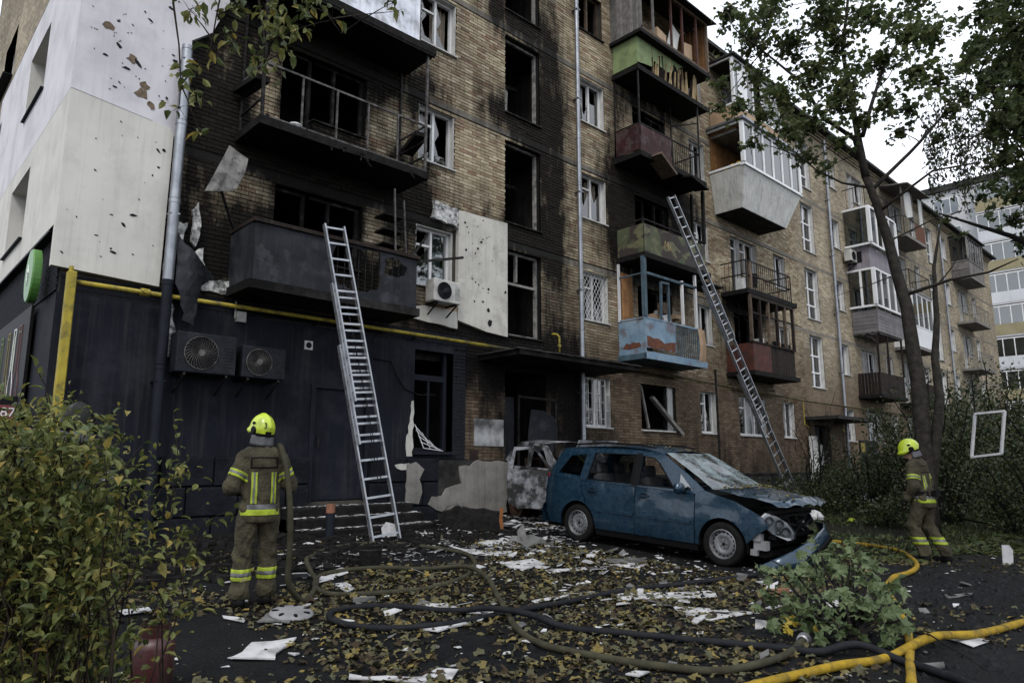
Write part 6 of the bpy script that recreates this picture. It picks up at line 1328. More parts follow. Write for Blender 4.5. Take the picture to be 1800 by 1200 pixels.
# --- burnt-out hatchback behind it
bc=thing('burnt_car',(0,0,0),'burnt-out hatchback shell with open door and raised bonnet by the entrance','car',local=True)
bh=Vector((-.16,-.985,-.05)).normalized(); bl=Vector((.985,-.16,0)); bl=(bl-bh*bl.dot(bh)).normalized(); bu_=bh.cross(bl); bp_=Vector((10.78,9.98,.24))+bl*.76
bc.matrix_world=Matrix(((bh.x,bl.x,bu_.x,bp_.x),(bh.y,bl.y,bu_.y,bp_.y),(bh.z,bl.z,bu_.z,bp_.z),(0,0,0,1)))@Matrix.Diagonal((1.05,1.0,1.14,1))
def hb(x,z): return .80-(.27*max(0,z-.92))-.03*max(0,.5-z)-.02*fbm(x*2,z*2,3)
for sd in(1,-1):
    wn=[[(-.32,.96),(-.62,1.28),(-.80,1.36),(-1.0,1.37),(-1.0,.96)],[(-1.12,.96),(-1.12,1.37),(-1.5,1.33),(-1.78,1.05),(-1.75,.96)]]
    cut=[(-.05,.27),(-1.0,.27),(-1.0,.93),(-.05,.93)]
    spanel('side_shell',[(.42,.3),(.42,.78),(.05,.92),(-.55,1.36),(-.9,1.44),(-1.45,1.42),(-1.75,1.25),(-1.98,.98),(-2.0,.5),(-1.9,.3)]+arc(-1.45,.29,.3,0,180,8)+[(-1.05,.2),(0.1,.2)],wn+([cut] if sd==1 else []),'burnt_shell',bc,sd,t=.04,step=.1,f=hb)
MB().grid(lambda u,v:(-1.5+.92*u,(v*2-1)*.66,1.42+.04*(1-(v*2-1)**2)-.05*max(0,u-.75)+.02*fbm(u*3,v*3,2)),12,10).build('roof','burnt_shell',bc,smooth=True)
dr=bc; hx=.02; dir_=Vector((-math.cos(R(48)),-math.sin(R(48)),0))
dm_=MB(); prof=[(.03,.42),(.0,.88),(.22,1.05),(.42,1.28),(.6,1.36),(.92,1.34),(1.02,1.0),(1.05,.6),(1.0,.34),(.8,.24),(.4,.27)]; hole=[(.14,.93),(.30,1.07),(.46,1.26),(.62,1.31),(.88,1.29),(.94,.95)]
sheet(dm_,prof,[hole],lambda u,v,w:tuple(Vector((hx,-.80,0))+dir_*u+Vector((0,0,v-.06*fbm(u*2,v*2)))+Vector((dir_.y,-dir_.x,0))*(w+.05*fbm(u*3,v*3,1)-.04*math.sin(v*3))),.045,.08); od=dm_.build('open_door','burnt_shell',bc,smooth=False)
hm=MB(); sheet(hm,[(-.6,0),(.6,0),(.52,.8),(-.52,.8)],[[(-.4,.15),(-.1,.15),(-.1,.3),(-.38,.3)],[(-.38,.4),(-.1,.4),(-.12,.58),(-.34,.58)],[(.1,.15),(.4,.15),(.38,.3),(.1,.3)],[(.1,.4),(.38,.4),(.34,.58),(.12,.58)]],lambda u,v,w:(.06+.25*v+w+.05*fbm(u*3,v*3),u,.92+v*.72),.03,.1); hm.build('raised_bonnet','burnt_shell',bc)
MB().box(-1.9,.4,-.70,.70,.22,.3).build('floor_pan','charred',bc); MB().box(-.2,.15,-.68,.68,.6,.9).build('dashboard','charred',bc)
for x in(-.6,-1.3):
    for y in(-.36,.36): 
        f_=MB(); f_.bar((x,y-.2,.35),(x-.15,y-.2,1.1),.03).bar((x,y+.2,.35),(x-.15,y+.2,1.1),.03).bar((x-.15,y-.2,1.1),(x-.15,y+.2,1.1),.03).bar((x,y-.2,.4),(x+.4,y-.2,.4),.03).bar((x,y+.2,.4),(x+.4,y+.2,.4),.03); f_.build('seat_frame','rust_burn',bc)
for sd in(1,-1): wheel(bc,-1.45,-sd*.68,sd,.25,burnt=True); 
# ------------------------------------------------------------------ people
def sdf_mesh(fn,lo,hi,h):
    """surface nets on a signed distance field"""
    lo=np.array(lo);n=np.ceil((np.array(hi)-lo)/h).astype(int)+1
    ax=[lo[i]+h*np.arange(n[i]) for i in range(3)]; X,Y,Z=np.meshgrid(*ax,indexing='ij'); S=fn(X,Y,Z); ins=S<0
    cs=[(i,j,k) for i in(0,1) for j in(0,1) for k in(0,1)]; sl=lambda A,c:A[c[0]:A.shape[0]-1+c[0],c[1]:A.shape[1]-1+c[1],c[2]:A.shape[2]-1+c[2]]
    cnt=sum(sl(ins,c).astype(int) for c in cs); act=(cnt>0)&(cnt<8); idx=-np.ones(act.shape,int); ids=np.argwhere(act); idx[act]=np.arange(len(ids))
    pos=np.zeros((len(ids),3));w=np.zeros(len(ids)); sv={c:sl(S,c)[act] for c in cs}
    for a in cs:
        for d in range(3):
            if a[d]==0:
                b=list(a);b[d]=1;b=tuple(b); s0,s1=sv[a],sv[b]; m=(s0<0)!=(s1<0); t=np.where(m,s0/(s0-s1+1e-12),0); p=np.array(a,float)[None].repeat(len(ids),0); p[:,d]+=t; pos+=p*m[:,None]; w+=m
    V=lo+(ids+pos/np.maximum(w,1)[:,None])*h; F=[]
    for d in range(3):
        s0=[slice(None)]*3;s1=[slice(None)]*3; s0[d]=slice(0,-1);s1[d]=slice(1,None); a=ins[tuple(s0)];b=ins[tuple(s1)]; e=np.argwhere(a!=b); u,v=[(1,2),(2,0),(0,1)][d]
        e=e[(e[:,u]>0)&(e[:,v]>0)&(e[:,u]<n[u]-1)&(e[:,v]<n[v]-1)]
        if len(e)==0: continue
        def at(du,dv): q=e.copy(); q[:,u]-=du; q[:,v]-=dv; return idx[q[:,0],q[:,1],q[:,2]]
        q=np.stack([at(1,1),at(0,1),at(0,0),at(1,0)],1); fl=~a[e[:,0],e[:,1],e[:,2]]; q[fl]=q[fl][:,::-1]; F.append(q)
    return V,np.concatenate(F)
def cap(X,Y,Z,a,b,ra,rb,sx=1.,sy=1.):
    a=np.array(a,float);b=np.array(b,float);d=b-a; t=np.clip(((X-a[0])*d[0]+(Y-a[1])*d[1]+(Z-a[2])*d[2])/(d@d+1e-12),0,1)
    return np.sqrt(((X-a[0]-t*d[0])/sx)**2+((Y-a[1]-t*d[1])/sy)**2+(Z-a[2]-t*d[2])**2)-(ra+(rb-ra)*t)
def smin(a,b,k): h=np.clip(.5+.5*(b-a)/k,0,1); return b*(1-h)+a*h-k*h*(1-h)
def folds(X,Y,Z,amp,f=1.):
    return amp*(np.sin(Z*52*f+6*np.sin(X*17+Y*11))*.5+np.sin(Z*31*f+X*23-Y*19+2.*np.sin(Z*13))*.6+np.sin(X*41+Z*19)*.3)
def chain(parts,k):
    def f(X,Y,Z):
        r=None
        for p in parts: d=cap(X,Y,Z,*p); r=d if r is None else smin(r,d,k)
        return r
    return f
def np_mesh(V,F,name,mt,par,smooth=True):
    m=MB(); m.v=V.tolist(); m.f=F.tolist(); m.a=[.5]*len(m.v); m.mi=[0]*len(m.f); return m.build(name,mt,par,smooth=smooth)
def band(src,name,mt,par,planes,off=.006,th=.004):
    """cut a strip out of a garment between planes (point, normal pointing to the kept side) and lift it off the cloth"""
    bm=bmesh.new(); bm.from_mesh(src.data)
    for co,no in planes: bmesh.ops.bisect_plane(bm,geom=bm.verts[:]+bm.edges[:]+bm.faces[:],plane_co=co,plane_no=Vector(no)*-1,clear_outer=True)
    bm.normal_update()
    for v in bm.verts: v.co+=v.normal*off
    me=bpy.data.meshes.new(name); bm.to_mesh(me); bm.free(); me.materials.clear(); me.materials.append(MAT[mt])
    for p in me.polygons: p.use_smooth=True
    o=bpy.data.objects.new(name,me); COL.objects.link(o); o.parent=par; BASE[o]=Vector((0,0,0)); s=o.modifiers.new('s','SOLIDIFY'); s.thickness=th; s.offset=-1; return o
mat('turnout',(.062,.053,.032),(.038,.033,.021),4,.9,bump=.8,bscale=34,dirt=(.016,.013,.01),dirtamt=.5,dscale=5)
mat('turnout_dark',(.008,.0085,.01),(.005,.005,.006),4,.9,bump=.3,bscale=120)
mat('hi_vis',(.31,.38,.025),(.2,.25,.025),9,.6,bump=.1,dirt=(.2,.22,.05),dirtamt=.4); mat('reflective',(.12,.122,.125),(.085,.085,.09),9,.45,.2,bump=.1)
mat('helmet_lime',(.40,.50,.02),(.36,.45,.02),5,.35,bump=.04,coat=.3,dirt=(.16,.19,.04),dirtamt=.5,dscale=9); mat('helmet_dark',(.018,.02,.017),(.012,.013,.011),6,.5,bump=.1)
mat('curtain_grey',(.10,.103,.11),(.06,.063,.068),6,.6,bump=.3); mat('skin',(.36,.22,.16),(.30,.17,.12),8,.55,bump=.1); mat('boot',(.004,.004,.004),None,6,.6,bump=.2); mat('glove',(.005,.005,.005),None,6,.8,bump=.3); mat('hose_dark',(.02,.02,.022),None,6,.7)
def ellip(X,Y,Z,c,r): q=np.sqrt(((X-c[0])/r[0])**2+((Y-c[1])/r[1])**2+((Z-c[2])/r[2])**2); return (q-1)*min(r)
def firefighter(label,loc,face,J,dark=False,res=1.,number=None,headdir=(0,1),tilt=0,parts_low=True,belt=False):
    """local frame: x right, y forward, z up. J: joints for arms and legs"""
    t=thing('person',loc,label,'person',local=True,rz=math.atan2(-face[0],face[1]))
    tm='turnout_dark' if dark else 'turnout'
    L=[ [J['hipL'],J['kneeL'],J['footL']],[J['hipR'],J['kneeR'],J['footR']] ]; A=[[J['shL'],J['elL'],J['haL']],[J['shR'],J['elR'],J['haR']]]
    c0=J.get('chest',(0,0,1.34)); hp=(0,0,.98); hc=J.get('head',(0,.03,1.68))
    # body: one continuous surface (head, neck, trunk, limbs, hands with fingers)
    P=[((*hp,),(c0[0],c0[1],c0[2]+.06),.10,.11,1.2,.9),((c0[0],c0[1],1.45),(hc[0],hc[1],hc[2]-.06),.058,.056),((hc[0],hc[1],hc[2]),(hc[0],hc[1]+.01,hc[2]+.02),.088,.09,.9,1.05),((hc[0],hc[1]+.05,hc[2]-.06),(hc[0],hc[1]+.07,hc[2]-.085),.05,.035),((hc[0],hc[1]+.095,hc[2]-.01),(hc[0],hc[1]+.112,hc[2]-.03),.012,.014)]
    for s,l in zip((-1,1),L): P+= [(l[0],l[1],.075,.055),(l[1],l[2],.055,.04),(l[2],(l[2][0],l[2][1]+.15,.045),.04,.032)]
    for s,a in zip((-1,1),A): P+= [((c0[0]+s*.05,c0[1],1.42),a[0],.08,.06),(a[0],a[1],.05,.04),(a[1],a[2],.04,.028)]
    for s,a in zip((-1,1),A):
        h=Vector(a[2]); d=(h-Vector(a[1])).normalized(); pa=h+d*.075; sd=d.cross(Vector((0,0,1))); sd=sd.normalized() if sd.length>.1 else Vector((1,0,0)); dn=sd.cross(d).normalized(); P.append((tuple(h),tuple(pa),.03,.036,1.,1.))
        for k,(o,ln) in enumerate(((-.03,.06),(-.01,.075),(.012,.07),(.032,.055))): b0=pa+sd*o+d*.02; m1=b0+d*ln*.6-dn*.015; P+= [(tuple(b0),tuple(m1),.0095,.009),(tuple(m1),tuple(m1+d*ln*.25-dn*.03),.009,.008)]
        tb=h+d*.03-sd*.035; P+= [(tuple(tb),tuple(tb+d*.04-sd*.02-dn*.015),.012,.011),(tuple(tb+d*.04-sd*.02-dn*.015),tuple(tb+d*.07-sd*.012-dn*.03),.011,.009)]
    V,F=sdf_mesh(chain(P,.02),(-.75,-.5,-.02),(.75,.6,1.9),.016*res); body=np_mesh(V,F,'body','skin' if not dark else 'skin',t)
    # trousers
    tp=[(hp,(0,0,1.05),.155,.15,1.22,.95)]
    for l in L: tp+=[(l[0],l[1],.118,.098,1.,1.05),(l[1],(l[2][0],l[2][1],.16),.095,.088,1.05,1.05),((l[2][0],l[2][1],.16),(l[2][0],l[2][1],.10),.092,.088)]
    f1=chain(tp,.03); V,F=sdf_mesh(lambda X,Y,Z:np.maximum(f1(X,Y,Z)+folds(X,Y,Z,.0115,.75),.085-Z),(-.6,-.55,.04),(.6,.65,1.2),.0145*res); tro=np_mesh(V,F,'trousers',tm,t)
    # jacket
    jp=[((0,-.005,.86),(c0[0],c0[1],1.12),.175,.165,1.22,.92),((c0[0]*.6,c0[1]*.6,1.1),(c0[0],c0[1],1.36),.165,.165,1.2,.9),((c0[0]-.12,c0[1],1.44),(c0[0]+.12,c0[1],1.44),.105,.105,1,.95),((c0[0],c0[1],1.48),(c0[0]*.9+hc[0]*.1,c0[1]+.01,1.55),.085,.075)]
    for a in A: jp+=[(a[0],a[1],.088,.08),(a[1],tuple(Vector(a[1]).lerp(Vector(a[2]),.93)),.078,.055)]
    f2=chain(jp,.045); V,F=sdf_mesh(lambda X,Y,Z:np.maximum(f2(X,Y,Z)+folds(X,Y,Z,.0085,.55),.80-Z),(-.75,-.5,.74),(.75,.65,1.68),.0145*res); jac=np_mesh(V,F,'jacket',tm,t)
    st='hi_vis' if not dark else 'reflective'; xz=lambda x,z,s:((x,0,z),(0,0,s))
    arms=lambda: None
    # waist stripes: keep the trunk only
    tk=[((-.235,0,0),(1,0,0)),((.235,0,0),(-1,0,0))]
    band(jac,'waist_stripe',st,jac,[xz(0,.875,1),xz(0,.93,-1)]+tk); band(jac,'waist_stripe','reflective',jac,[xz(0,.93,1),xz(0,.98,-1)]+tk)
    for s in(-1,1):
        x=.105*s+c0[0]*.5; back=[((0,-.05,0),(0,-1,0))]
        for (dx,m_) in((-.02,st),(0,'reflective'),(.02,st)): band(jac,'back_stripe',m_,jac,[((x+dx-.010,0,0),(1,0,0)),((x+dx+.010,0,0),(-1,0,0)),xz(0,.985,1),xz(0,1.29,-1)]+back)
    # upper-arm and ankle bands
    for a,s in zip(A,(-1,1)):
        a0=Vector(a[0]);a1=Vector(a[1]);d=(a1-a0).normalized(); q=a0.lerp(a1,.55)
        lim=[((s*.17+c0[0],0,0),(s,0,0))]
        for (o0,o1,m_) in((-.035,-.012,st),(-.012,.012,'reflective'),(.012,.035,st)): band(jac,'sleeve_stripe',m_,jac,[(q+d*o0,d),(q+d*o1,-d)]+lim)
    for l,s in zip(L,(-1,1)):
        md=(l[2][0]+L[0][2][0]+L[1][2][0])/2 ; mid=(L[0][2][0]+L[1][2][0])/2; lim=[((mid,0,0),(s,0,0))] if abs(L[0][2][0]-L[1][2][0])>.14 else []
        for (z0,z1,m_) in((.26,.295,st),(.295,.33,'reflective'),(.33,.365,st)): band(tro,'ankle_stripe',m_,tro,[xz(0,z0,1),xz(0,z1,-1)]+lim)
    # name panel on the back: black outline
    bp=[((0,-.05,0),(0,-1,0))]; 
    for (x0,x1,z0,z1) in((-.15,.15,1.33,1.343),(-.15,.15,1.427,1.44),(-.15,-.137,1.343,1.427),(.137,.15,1.343,1.427)): band(jac,'panel_edge','boot',jac,[((x0+c0[0],0,0),(1,0,0)),((x1+c0[0],0,0),(-1,0,0)),xz(0,z0,1),xz(0,z1,-1)]+bp)
    # boots, gloves
    for l in L:
        fb=chain([((l[2][0],l[2][1],.06),(l[2][0],l[2][1],.2),.062,.068),((l[2][0],l[2][1]-.03,.05),(l[2][0],l[2][1]+.17,.04),.055,.048,1.05,1)],.03); V,F=sdf_mesh(lambda X,Y,Z:np.maximum(fb(X,Y,Z),-Z+.002),(l[2][0]-.14,l[2][1]-.14,-.02),(l[2][0]+.14,l[2][1]+.3,.26),.014); np_mesh(V,F,'boot','boot',t)
    for s,a in zip((-1,1),A):
        h=Vector(a[2]); e=Vector(a[1]); d=(h-e).normalized(); pa=h+d*.075; sd=d.cross(Vector((0,0,1))); sd=sd.normalized() if sd.length>.1 else Vector((1,0,0)); dn=sd.cross(d).normalized(); G=[(tuple(h-d*.09),tuple(h-d*.02),.048,.04),(tuple(h-d*.02),tuple(pa),.038,.045)]
        for k,(o,ln) in enumerate(((-.033,.06),(-.011,.075),(.012,.07),(.034,.055))): b0=pa+sd*o+d*.02; m1=b0+d*ln*.6-dn*.015; G+=[(tuple(b0),tuple(m1),.0135,.0125),(tuple(m1),tuple(m1+d*ln*.3-dn*.035),.0125,.0115)]
        tb=h+d*.03-sd*.04; G+=[(tuple(tb),tuple(tb+d*.045-sd*.022-dn*.015),.016,.014),(tuple(tb+d*.045-sd*.022-dn*.015),tuple(tb+d*.075-sd*.012-dn*.035),.014,.012)]
        lo=np.min([g_[0] for g_ in G]+[g_[1] for g_ in G],0)-.07; hi=np.max([g_[0] for g_ in G]+[g_[1] for g_ in G],0)+.07; V,F=sdf_mesh(chain(G,.008),lo,hi,.0075); np_mesh(V,F,'glove','glove',t)
    # helmet: shell with brim, ear discs, neck curtain, turned with the head
    hb=bpy.data.objects.new('helmet',None)
    HM=Matrix.Translation((hc[0],hc[1],hc[2]+.035))@Matrix.Rotation(math.atan2(-headdir[0],headdir[1]),4,'Z')@Matrix.Rotation(tilt,4,'X')
    def hf(X,Y,Z):
        d=ellip(X,Y,Z,(0,0,.0),(.132,.162,.155)); d=np.maximum(d,-(Z+.055+.25*np.maximum(0,-Y-.02)*.2)); 
        rg=np.exp(-((X/.016)**2))*.008*(Z>.02); br=ellip(X,Y,Z,(0,.09,-.03),(.125,.11,.04)); d=smin(d-rg,br,.03); return d
    V,F=sdf_mesh(hf,(-.2,-.22,-.12),(.2,.26,.2),.0095); V=(np.array(HM)[:3,:3]@V.T).T+np.array(HM)[:3,3]; bpy.data.objects.remove(hb)
    hl=np_mesh(V,F,'helmet','helmet_lime' if not dark else 'helmet_dark',t)
    for s in(-1,1):
        M=HM@Matrix.Translation((s*.128,-.02,-.015))@Matrix.Rotation(R(90)*s,4,'Y'); MB().lathe([(0,.016),(.036,.014),(.044,.004),(.044,-.02)],18,M).build('ear_disc','boot',hl,smooth=True,auto=40)
        M=HM@Matrix.Translation((s*.118,-.005,.055))@Matrix.Rotation(R(70)*s,4,'Y')@Matrix.Diagonal((.6,1.1,1,1)); MB().lathe([(0,.012),(.026,.01),(.03,-.01)],14,M).build('vent','boot',hl,smooth=True)
    MB().lathe([(.13,-.062),(.138,-.05),(.136,-.035)],24,HM@Matrix.Diagonal((1,1.2,1,1))).build('rim_band','boot',hl,smooth=True)
    nc=MB(); nc.grid(lambda u,v:tuple(HM@Vector(((.118+.012*v+.008*math.sin(u*19))*math.cos(math.pi*(1.0+1.0*u)+.0)*1.0,(.140+.012*v+.008*math.sin(u*23))*math.sin(math.pi*(1.0+1.0*u)),-.05-.105*v))),22,5); nc=nc.build('neck_curtain','curtain_grey',hl,smooth=True); nc.modifiers.new('s','SOLIDIFY').thickness=.008
    MB().obox(HM@Vector((-.02,-.158,-.03)),HM.to_3x3()@Vector((.07,0,0)),HM.to_3x3()@Vector((0,.012,0)),HM.to_3x3()@Vector((0,0,.045))).build('rear_buckle','boot',hl)
    if number:
        for s in(1,):
            n_=Vector((math.sin(R(-22)),-math.cos(R(-22)),.32)).normalized(); k_=1/math.sqrt((n_.x/.132)**2+(n_.y/.162)**2+(n_.z/.155)**2); xr=Vector((0,0,1)).cross(n_).normalized(); yr=n_.cross(xr); pp_=n_*(k_+.004)
            M=HM@Matrix(((xr.x,yr.x,n_.x,pp_.x),(xr.y,yr.y,n_.y,pp_.y),(xr.z,yr.z,n_.z,pp_.z),(0,0,0,1))); o=text(number,.08,'boot',hl,M)
    t.scale=(.88,.92,1)
    return t,jac
J1=dict(hipL=(-.11,0,.93),kneeL=(-.145,.03,.52),footL=(-.17,-.02,.09),hipR=(.11,0,.93),kneeR=(.125,.05,.52),footR=(.13,.03,.09),shL=(-.205,-.01,1.42),elL=(-.325,-.03,1.15),haL=(-.20,.24,1.12),shR=(.205,-.01,1.42),elR=(.325,0,1.16),haR=(.19,.24,1.22),head=(-.01,.035,1.69),chest=(0,-.005,1.34))
f1=Vector((3.15,6.99,0)).normalized(); f1=(Matrix.Rotation(R(14),3,'Z')@f1)
PERS1=gp(3.15,6.99); firefighter('firefighter in olive gear and lime helmet marked 3 holding a hose over the shoulder',PERS1,f1,J1,number='3',headdir=(-.35,1),tilt=R(10))
J2=dict(hipL=(-.105,0,.92),kneeL=(-.12,.16,.53),footL=(-.12,.02,.09),hipR=(.105,0,.92),kneeR=(.11,.02,.52),footR=(.11,-.22,.10),shL=(-.205,.07,1.41),elL=(-.27,.03,1.13),haL=(-.26,.17,.93),shR=(.205,.06,1.41),elR=(.28,.02,1.14),haR=(.24,.2,1.0),head=(-.03,.15,1.66),chest=(0,.06,1.33))
p2,jac2=firefighter('firefighter walking away with bowed head at the right',gp(12.29,3.71),Vector((.10,1,0)).normalized(),J2,res=1.2,headdir=(-.5,1),tilt=R(-16))
bt=band(jac2,'tool_belt','boot',jac2,[((0,0,.985),(0,0,1)),((0,0,1.05),(0,0,-1)),((-.24,0,0),(1,0,0)),((.24,0,0),(-1,0,0))],.012)
MB().obox((.02,-.2,1.02),(.16,0,0),(0,.06,0),(0,0,.1)).build('belt_pouch','boot',jac2); MB().tube([(.16,-.2,1.02),(.2,-.22,.9),(.2,-.2,.7),(.16,-.2,.66),(.14,-.19,.8),(.15,-.19,.98)],.012,6).build('strap','boot',jac2); MB().obox((-.26,.02,1.22),(.05,0,0),(0,.09,0),(0,0,.14)).build('elbow_patch','boot',jac2)
p3=raypt(130,800,6.6); firefighter('person in dark helmet mostly hidden behind the left shrub',gp(p3.x,p3.y),Vector((.6,.8,0)),J1,dark=True,res=1.7,headdir=(0,1),tilt=R(5))
# ------------------------------------------------------------------ ladders, hoses, debris
mat('alu',(.36,.37,.39),(.25,.26,.275),5,.38,.8,bump=.08,streak=.2)
def ladder(label,foot,topp,width,secs,rung=.30):
    """secs: (start,end,width offset,depth offset) along the length; the sections overlap"""
    foot=Vector(foot);topp=Vector(topp); L=(topp-foot).length; d=(topp-foot).normalized(); sx=Vector((d.y,-d.x,0)); sx=Vector((1,0,0))-d*d.x; sx.normalize(); nn=sx.cross(d)
    t=thing('ladder',foot,label,'ladder')
    for k,(a,b,w,o) in enumerate(secs):
        for s in(-1,1):
            p=foot+d*a+sx*s*w/2+nn*o; q=foot+d*b+sx*s*w/2+nn*o
            r_=MB().bar(p,q,.028,.075,up=nn); ro=r_.build('rail','alu',t)
            n=int((b-a)/rung); h=MB()
            for i in range(n): c=p+d*(.15+i*rung)+sx*s*.0148; h.lathe([(0,.002),(.012,.002),(.013,-.004)],8,Matrix.Translation(c)@(sx*s).to_track_quat('Z','Y').to_matrix().to_4x4())
            h.build('rivets','trim_black',ro,kind='stuff')
        i=0
        while a+.15+i*rung<b-.05:
            c=foot+d*(a+.15+i*rung)+nn*o; MB().bar(c-sx*w/2,c+sx*w/2,.034,.03,up=nn).build('rung','alu',t); i+=1
    rp=MB(); rp.tube([foot+d*.9+nn*.06,foot+d*2.2+sx*.03+nn*.06,foot+d*(L*.8)+nn*.05],.007,5); rp.tube([foot+d*1.0+sx*.06+nn*.06,foot+d*2.4+sx*.05+nn*.06,foot+d*(L*.8)+nn*.05],.007,5); rp.build('rope','trim_black',t)
    return t
F_=Vector((6.42,9.60,.21)); T_=Vector((5.90,10.85,5.55))
ladder('aluminium extension ladder leaning on the lowest burnt balcony',F_,T_,.46,[(0,3.3,.50,0),(1.6,4.4,.44,.045),(2.3,(T_-F_).length,.38,.09)])
F_=Vector((20.25,9.4,.25)); T_=Vector((16.45,10.85,8.95)); LL=(T_-F_).length
ladder('long aluminium ladder leaning up to the camouflage-painted balcony',F_,T_,.5,[(0,4.2,.54,0),(2.6,6.9,.47,.05),(5.2,LL,.4,.1)])
def GS(x,y):
    d=raypt(x,y,1.)-Vector((0,0,1.45)); z=0
    for _ in range(30): k=(z-1.45)/d.z; z=.5*z+.5*gz(d.y*k)
    return gp(d.x*k,d.y*k)
def smooth(pts,n=6):
    out=[];P=[pts[0]]+list(pts)+[pts[-1]]
    for i in range(1,len(P)-2):
        a,b,c,e=P[i-1],P[i],P[i+1],P[i+2]
        for k in range(n):
            t=k/n; out.append(.5*((2*b)+(-a+c)*t+(2*a-5*b+4*c-e)*t*t+(-a+3*b-3*c+e)*t**3))
    out.append(Vector(P[-2])); return out
mat('hose_olive',(.045,.043,.027),(.028,.026,.017),7,.8,bump=.3,bscale=150,dirt=(.035,.032,.025),dirtamt=.3); mat('hose_black',(.011,.012,.0145),(.0065,.007,.009),7,.7,bump=.3,bscale=150,dirt=(.022,.022,.023),dirtamt=.3); mat('hose_yellow',(.29,.19,.012),(.20,.13,.01),9,.8,bump=.5,bscale=120,dirt=(.06,.045,.018),dirtamt=.65,dscale=6)
def hose(label,path,r,mt,pre=(),lift=()):
    pts=[Vector(p) for p in pre]+[GS(x,y)+Vector((0,0,r+.002)) for x,y in path]
    for i in lift: pts[len(pre)+i].z+=2*r
    sp=smooth(pts,6); m=MB(); m.tube([p+Vector((.012*fbm(p.x*4,p.y*4,9),.012*fbm(p.x*4,p.y*4,4),0)) for p in sp],[r*(1+.22*fbm(p.x*2.2,p.y*2.2,1)) for p in sp],12); o=thing('fire_hose',sp[0] if not pre else tuple(pts[-1]),label,'hose'); m.build('hose_tube',mt,o,smooth=True)
    return o,sp
q=PERS1
fx=Vector((f1.y,-f1.x,0)); fy=Vector((f1.x,f1.y,0))
loc=lambda x,y,z:q+fx*x+fy*y+Vector((0,0,z))
ho,sp=hose('olive fire hose from the firefighter shoulder looping across the yard',[(530,1060),(548,1048),(556,1025),(546,1009),(538,998),(545,984),(562,974),(595,964),(664,957),(718,961),(783,969),(822,978),(834,992),(828,1010),(801,1025),(747,1037),(675,1046),(603,1051),(566,1045),(553,1032),(565,1015),(610,1007),(675,1003),(747,1005),(819,1008),(855,1028),(877,1057),(892,1086),(913,1115),(949,1137),(1000,1151),(1120,1173),(1250,1187),(1326,1179),(1382,1160),(1413,1130)],.029,'hose_olive',
 pre=[loc(.19,.24,1.2),loc(.175,.2,1.36),loc(.16,.08,1.53),loc(.16,-.08,1.53),loc(.19,-.22,1.3),loc(.23,-.27,.9),loc(.25,-.25,.5),loc(.27,-.2,.22)],lift=(4,24,25))
c=Matrix.Translation(sp[-1])@(sp[-1]-sp[-3]).to_track_quat('Z','Y').to_matrix().to_4x4(); MB().lathe([(.036,-.06),(.05,-.05),(.05,-.02),(.044,-.02),(.044,.01),(.055,.01),(.055,.05),(.04,.06),(0,.06)],16,c).build('coupling','steel_rim',ho,smooth=True,auto=30)
hose('black fire hose looping left then crossing to the lower right',[(1330,1015),(1200,1030),(1100,1043),(1000,1063),(930,1076),(860,1090),(800,1101),(730,1108),(660,1110),(600,1102),(578,1090),(592,1078),(650,1071),(720,1072),(790,1080),(860,1088),(930,1098),(1000,1109),(1100,1119),(1250,1136),(1384,1149),(1440,1154),(1510,1154),(1586,1167),(1640,1184),(1690,1203),(1740,1225)],.030,'hose_black',lift=(15,16,22))
hose('yellow fire hose curling from behind the car to the bottom edge',[(1440,952),(1500,957),(1540,963),(1580,972),(1605,986),(1612,1000),(1598,1011),(1570,1020),(1560,1040),(1578,1075),(1596,1115),(1600,1160),(1603,1210),(1600,1290)],.033,'hose_yellow')
hose('yellow fire hose lying diagonally in the bottom right corner',[(1200,1248),(1375,1203),(1470,1181),(1560,1162),(1640,1142),(1720,1121),(1800,1099),(1900,1072)],.033,'hose_yellow',lift=(4,))
# debris on the ground
mat('board_white',(.42,.42,.425),(.30,.30,.305),5,.8,bump=.25,dirt=(.10,.095,.085),dirtamt=.5,dscale=4); mat('ash_board',(.12,.118,.115),(.06,.06,.058),5,.85,bump=.3,dirt=(.03,.03,.03),dirtamt=.6); mat('orange_strip',(.20,.075,.02),(.12,.05,.02),6,.8,bump=.2); mat('red_steel',(.035,.003,.0035),(.016,.002,.0025),5,.45,bump=.1,dirt=(.02,.012,.012),dirtamt=.6); mat('plastic_blue',(.20,.26,.40),(.42,.44,.48),6,.35,bump=.2); mat('clay',(.22,.10,.06),(.14,.07,.045),6,.9,bump=.3)
def flat(label,px,t=.012,mt='board_white',name='white_panel',cat='debris',lift=.012,seed=0,curl=.008,rag=.02):
    c=[GS(x,y) for x,y in px]; o=sum(c,Vector())/len(c); poly=ragged([(p.x-o.x,p.y-o.y) for p in c],.13,rag,seed); m=MB()
    sl=rnd.uniform(-.04,.06); sheet(m,poly,[],lambda u,v,w:(o.x+u,o.y+v,gh(o.x+u,o.y+v)+lift+w+curl*fbm(u*2.5,v*2.5,seed)+sl*abs(u)),t,.12)
    return setp(m.build(name,mt,origin=(o.x,o.y,o.z)),label,cat,'building debris on the ground')
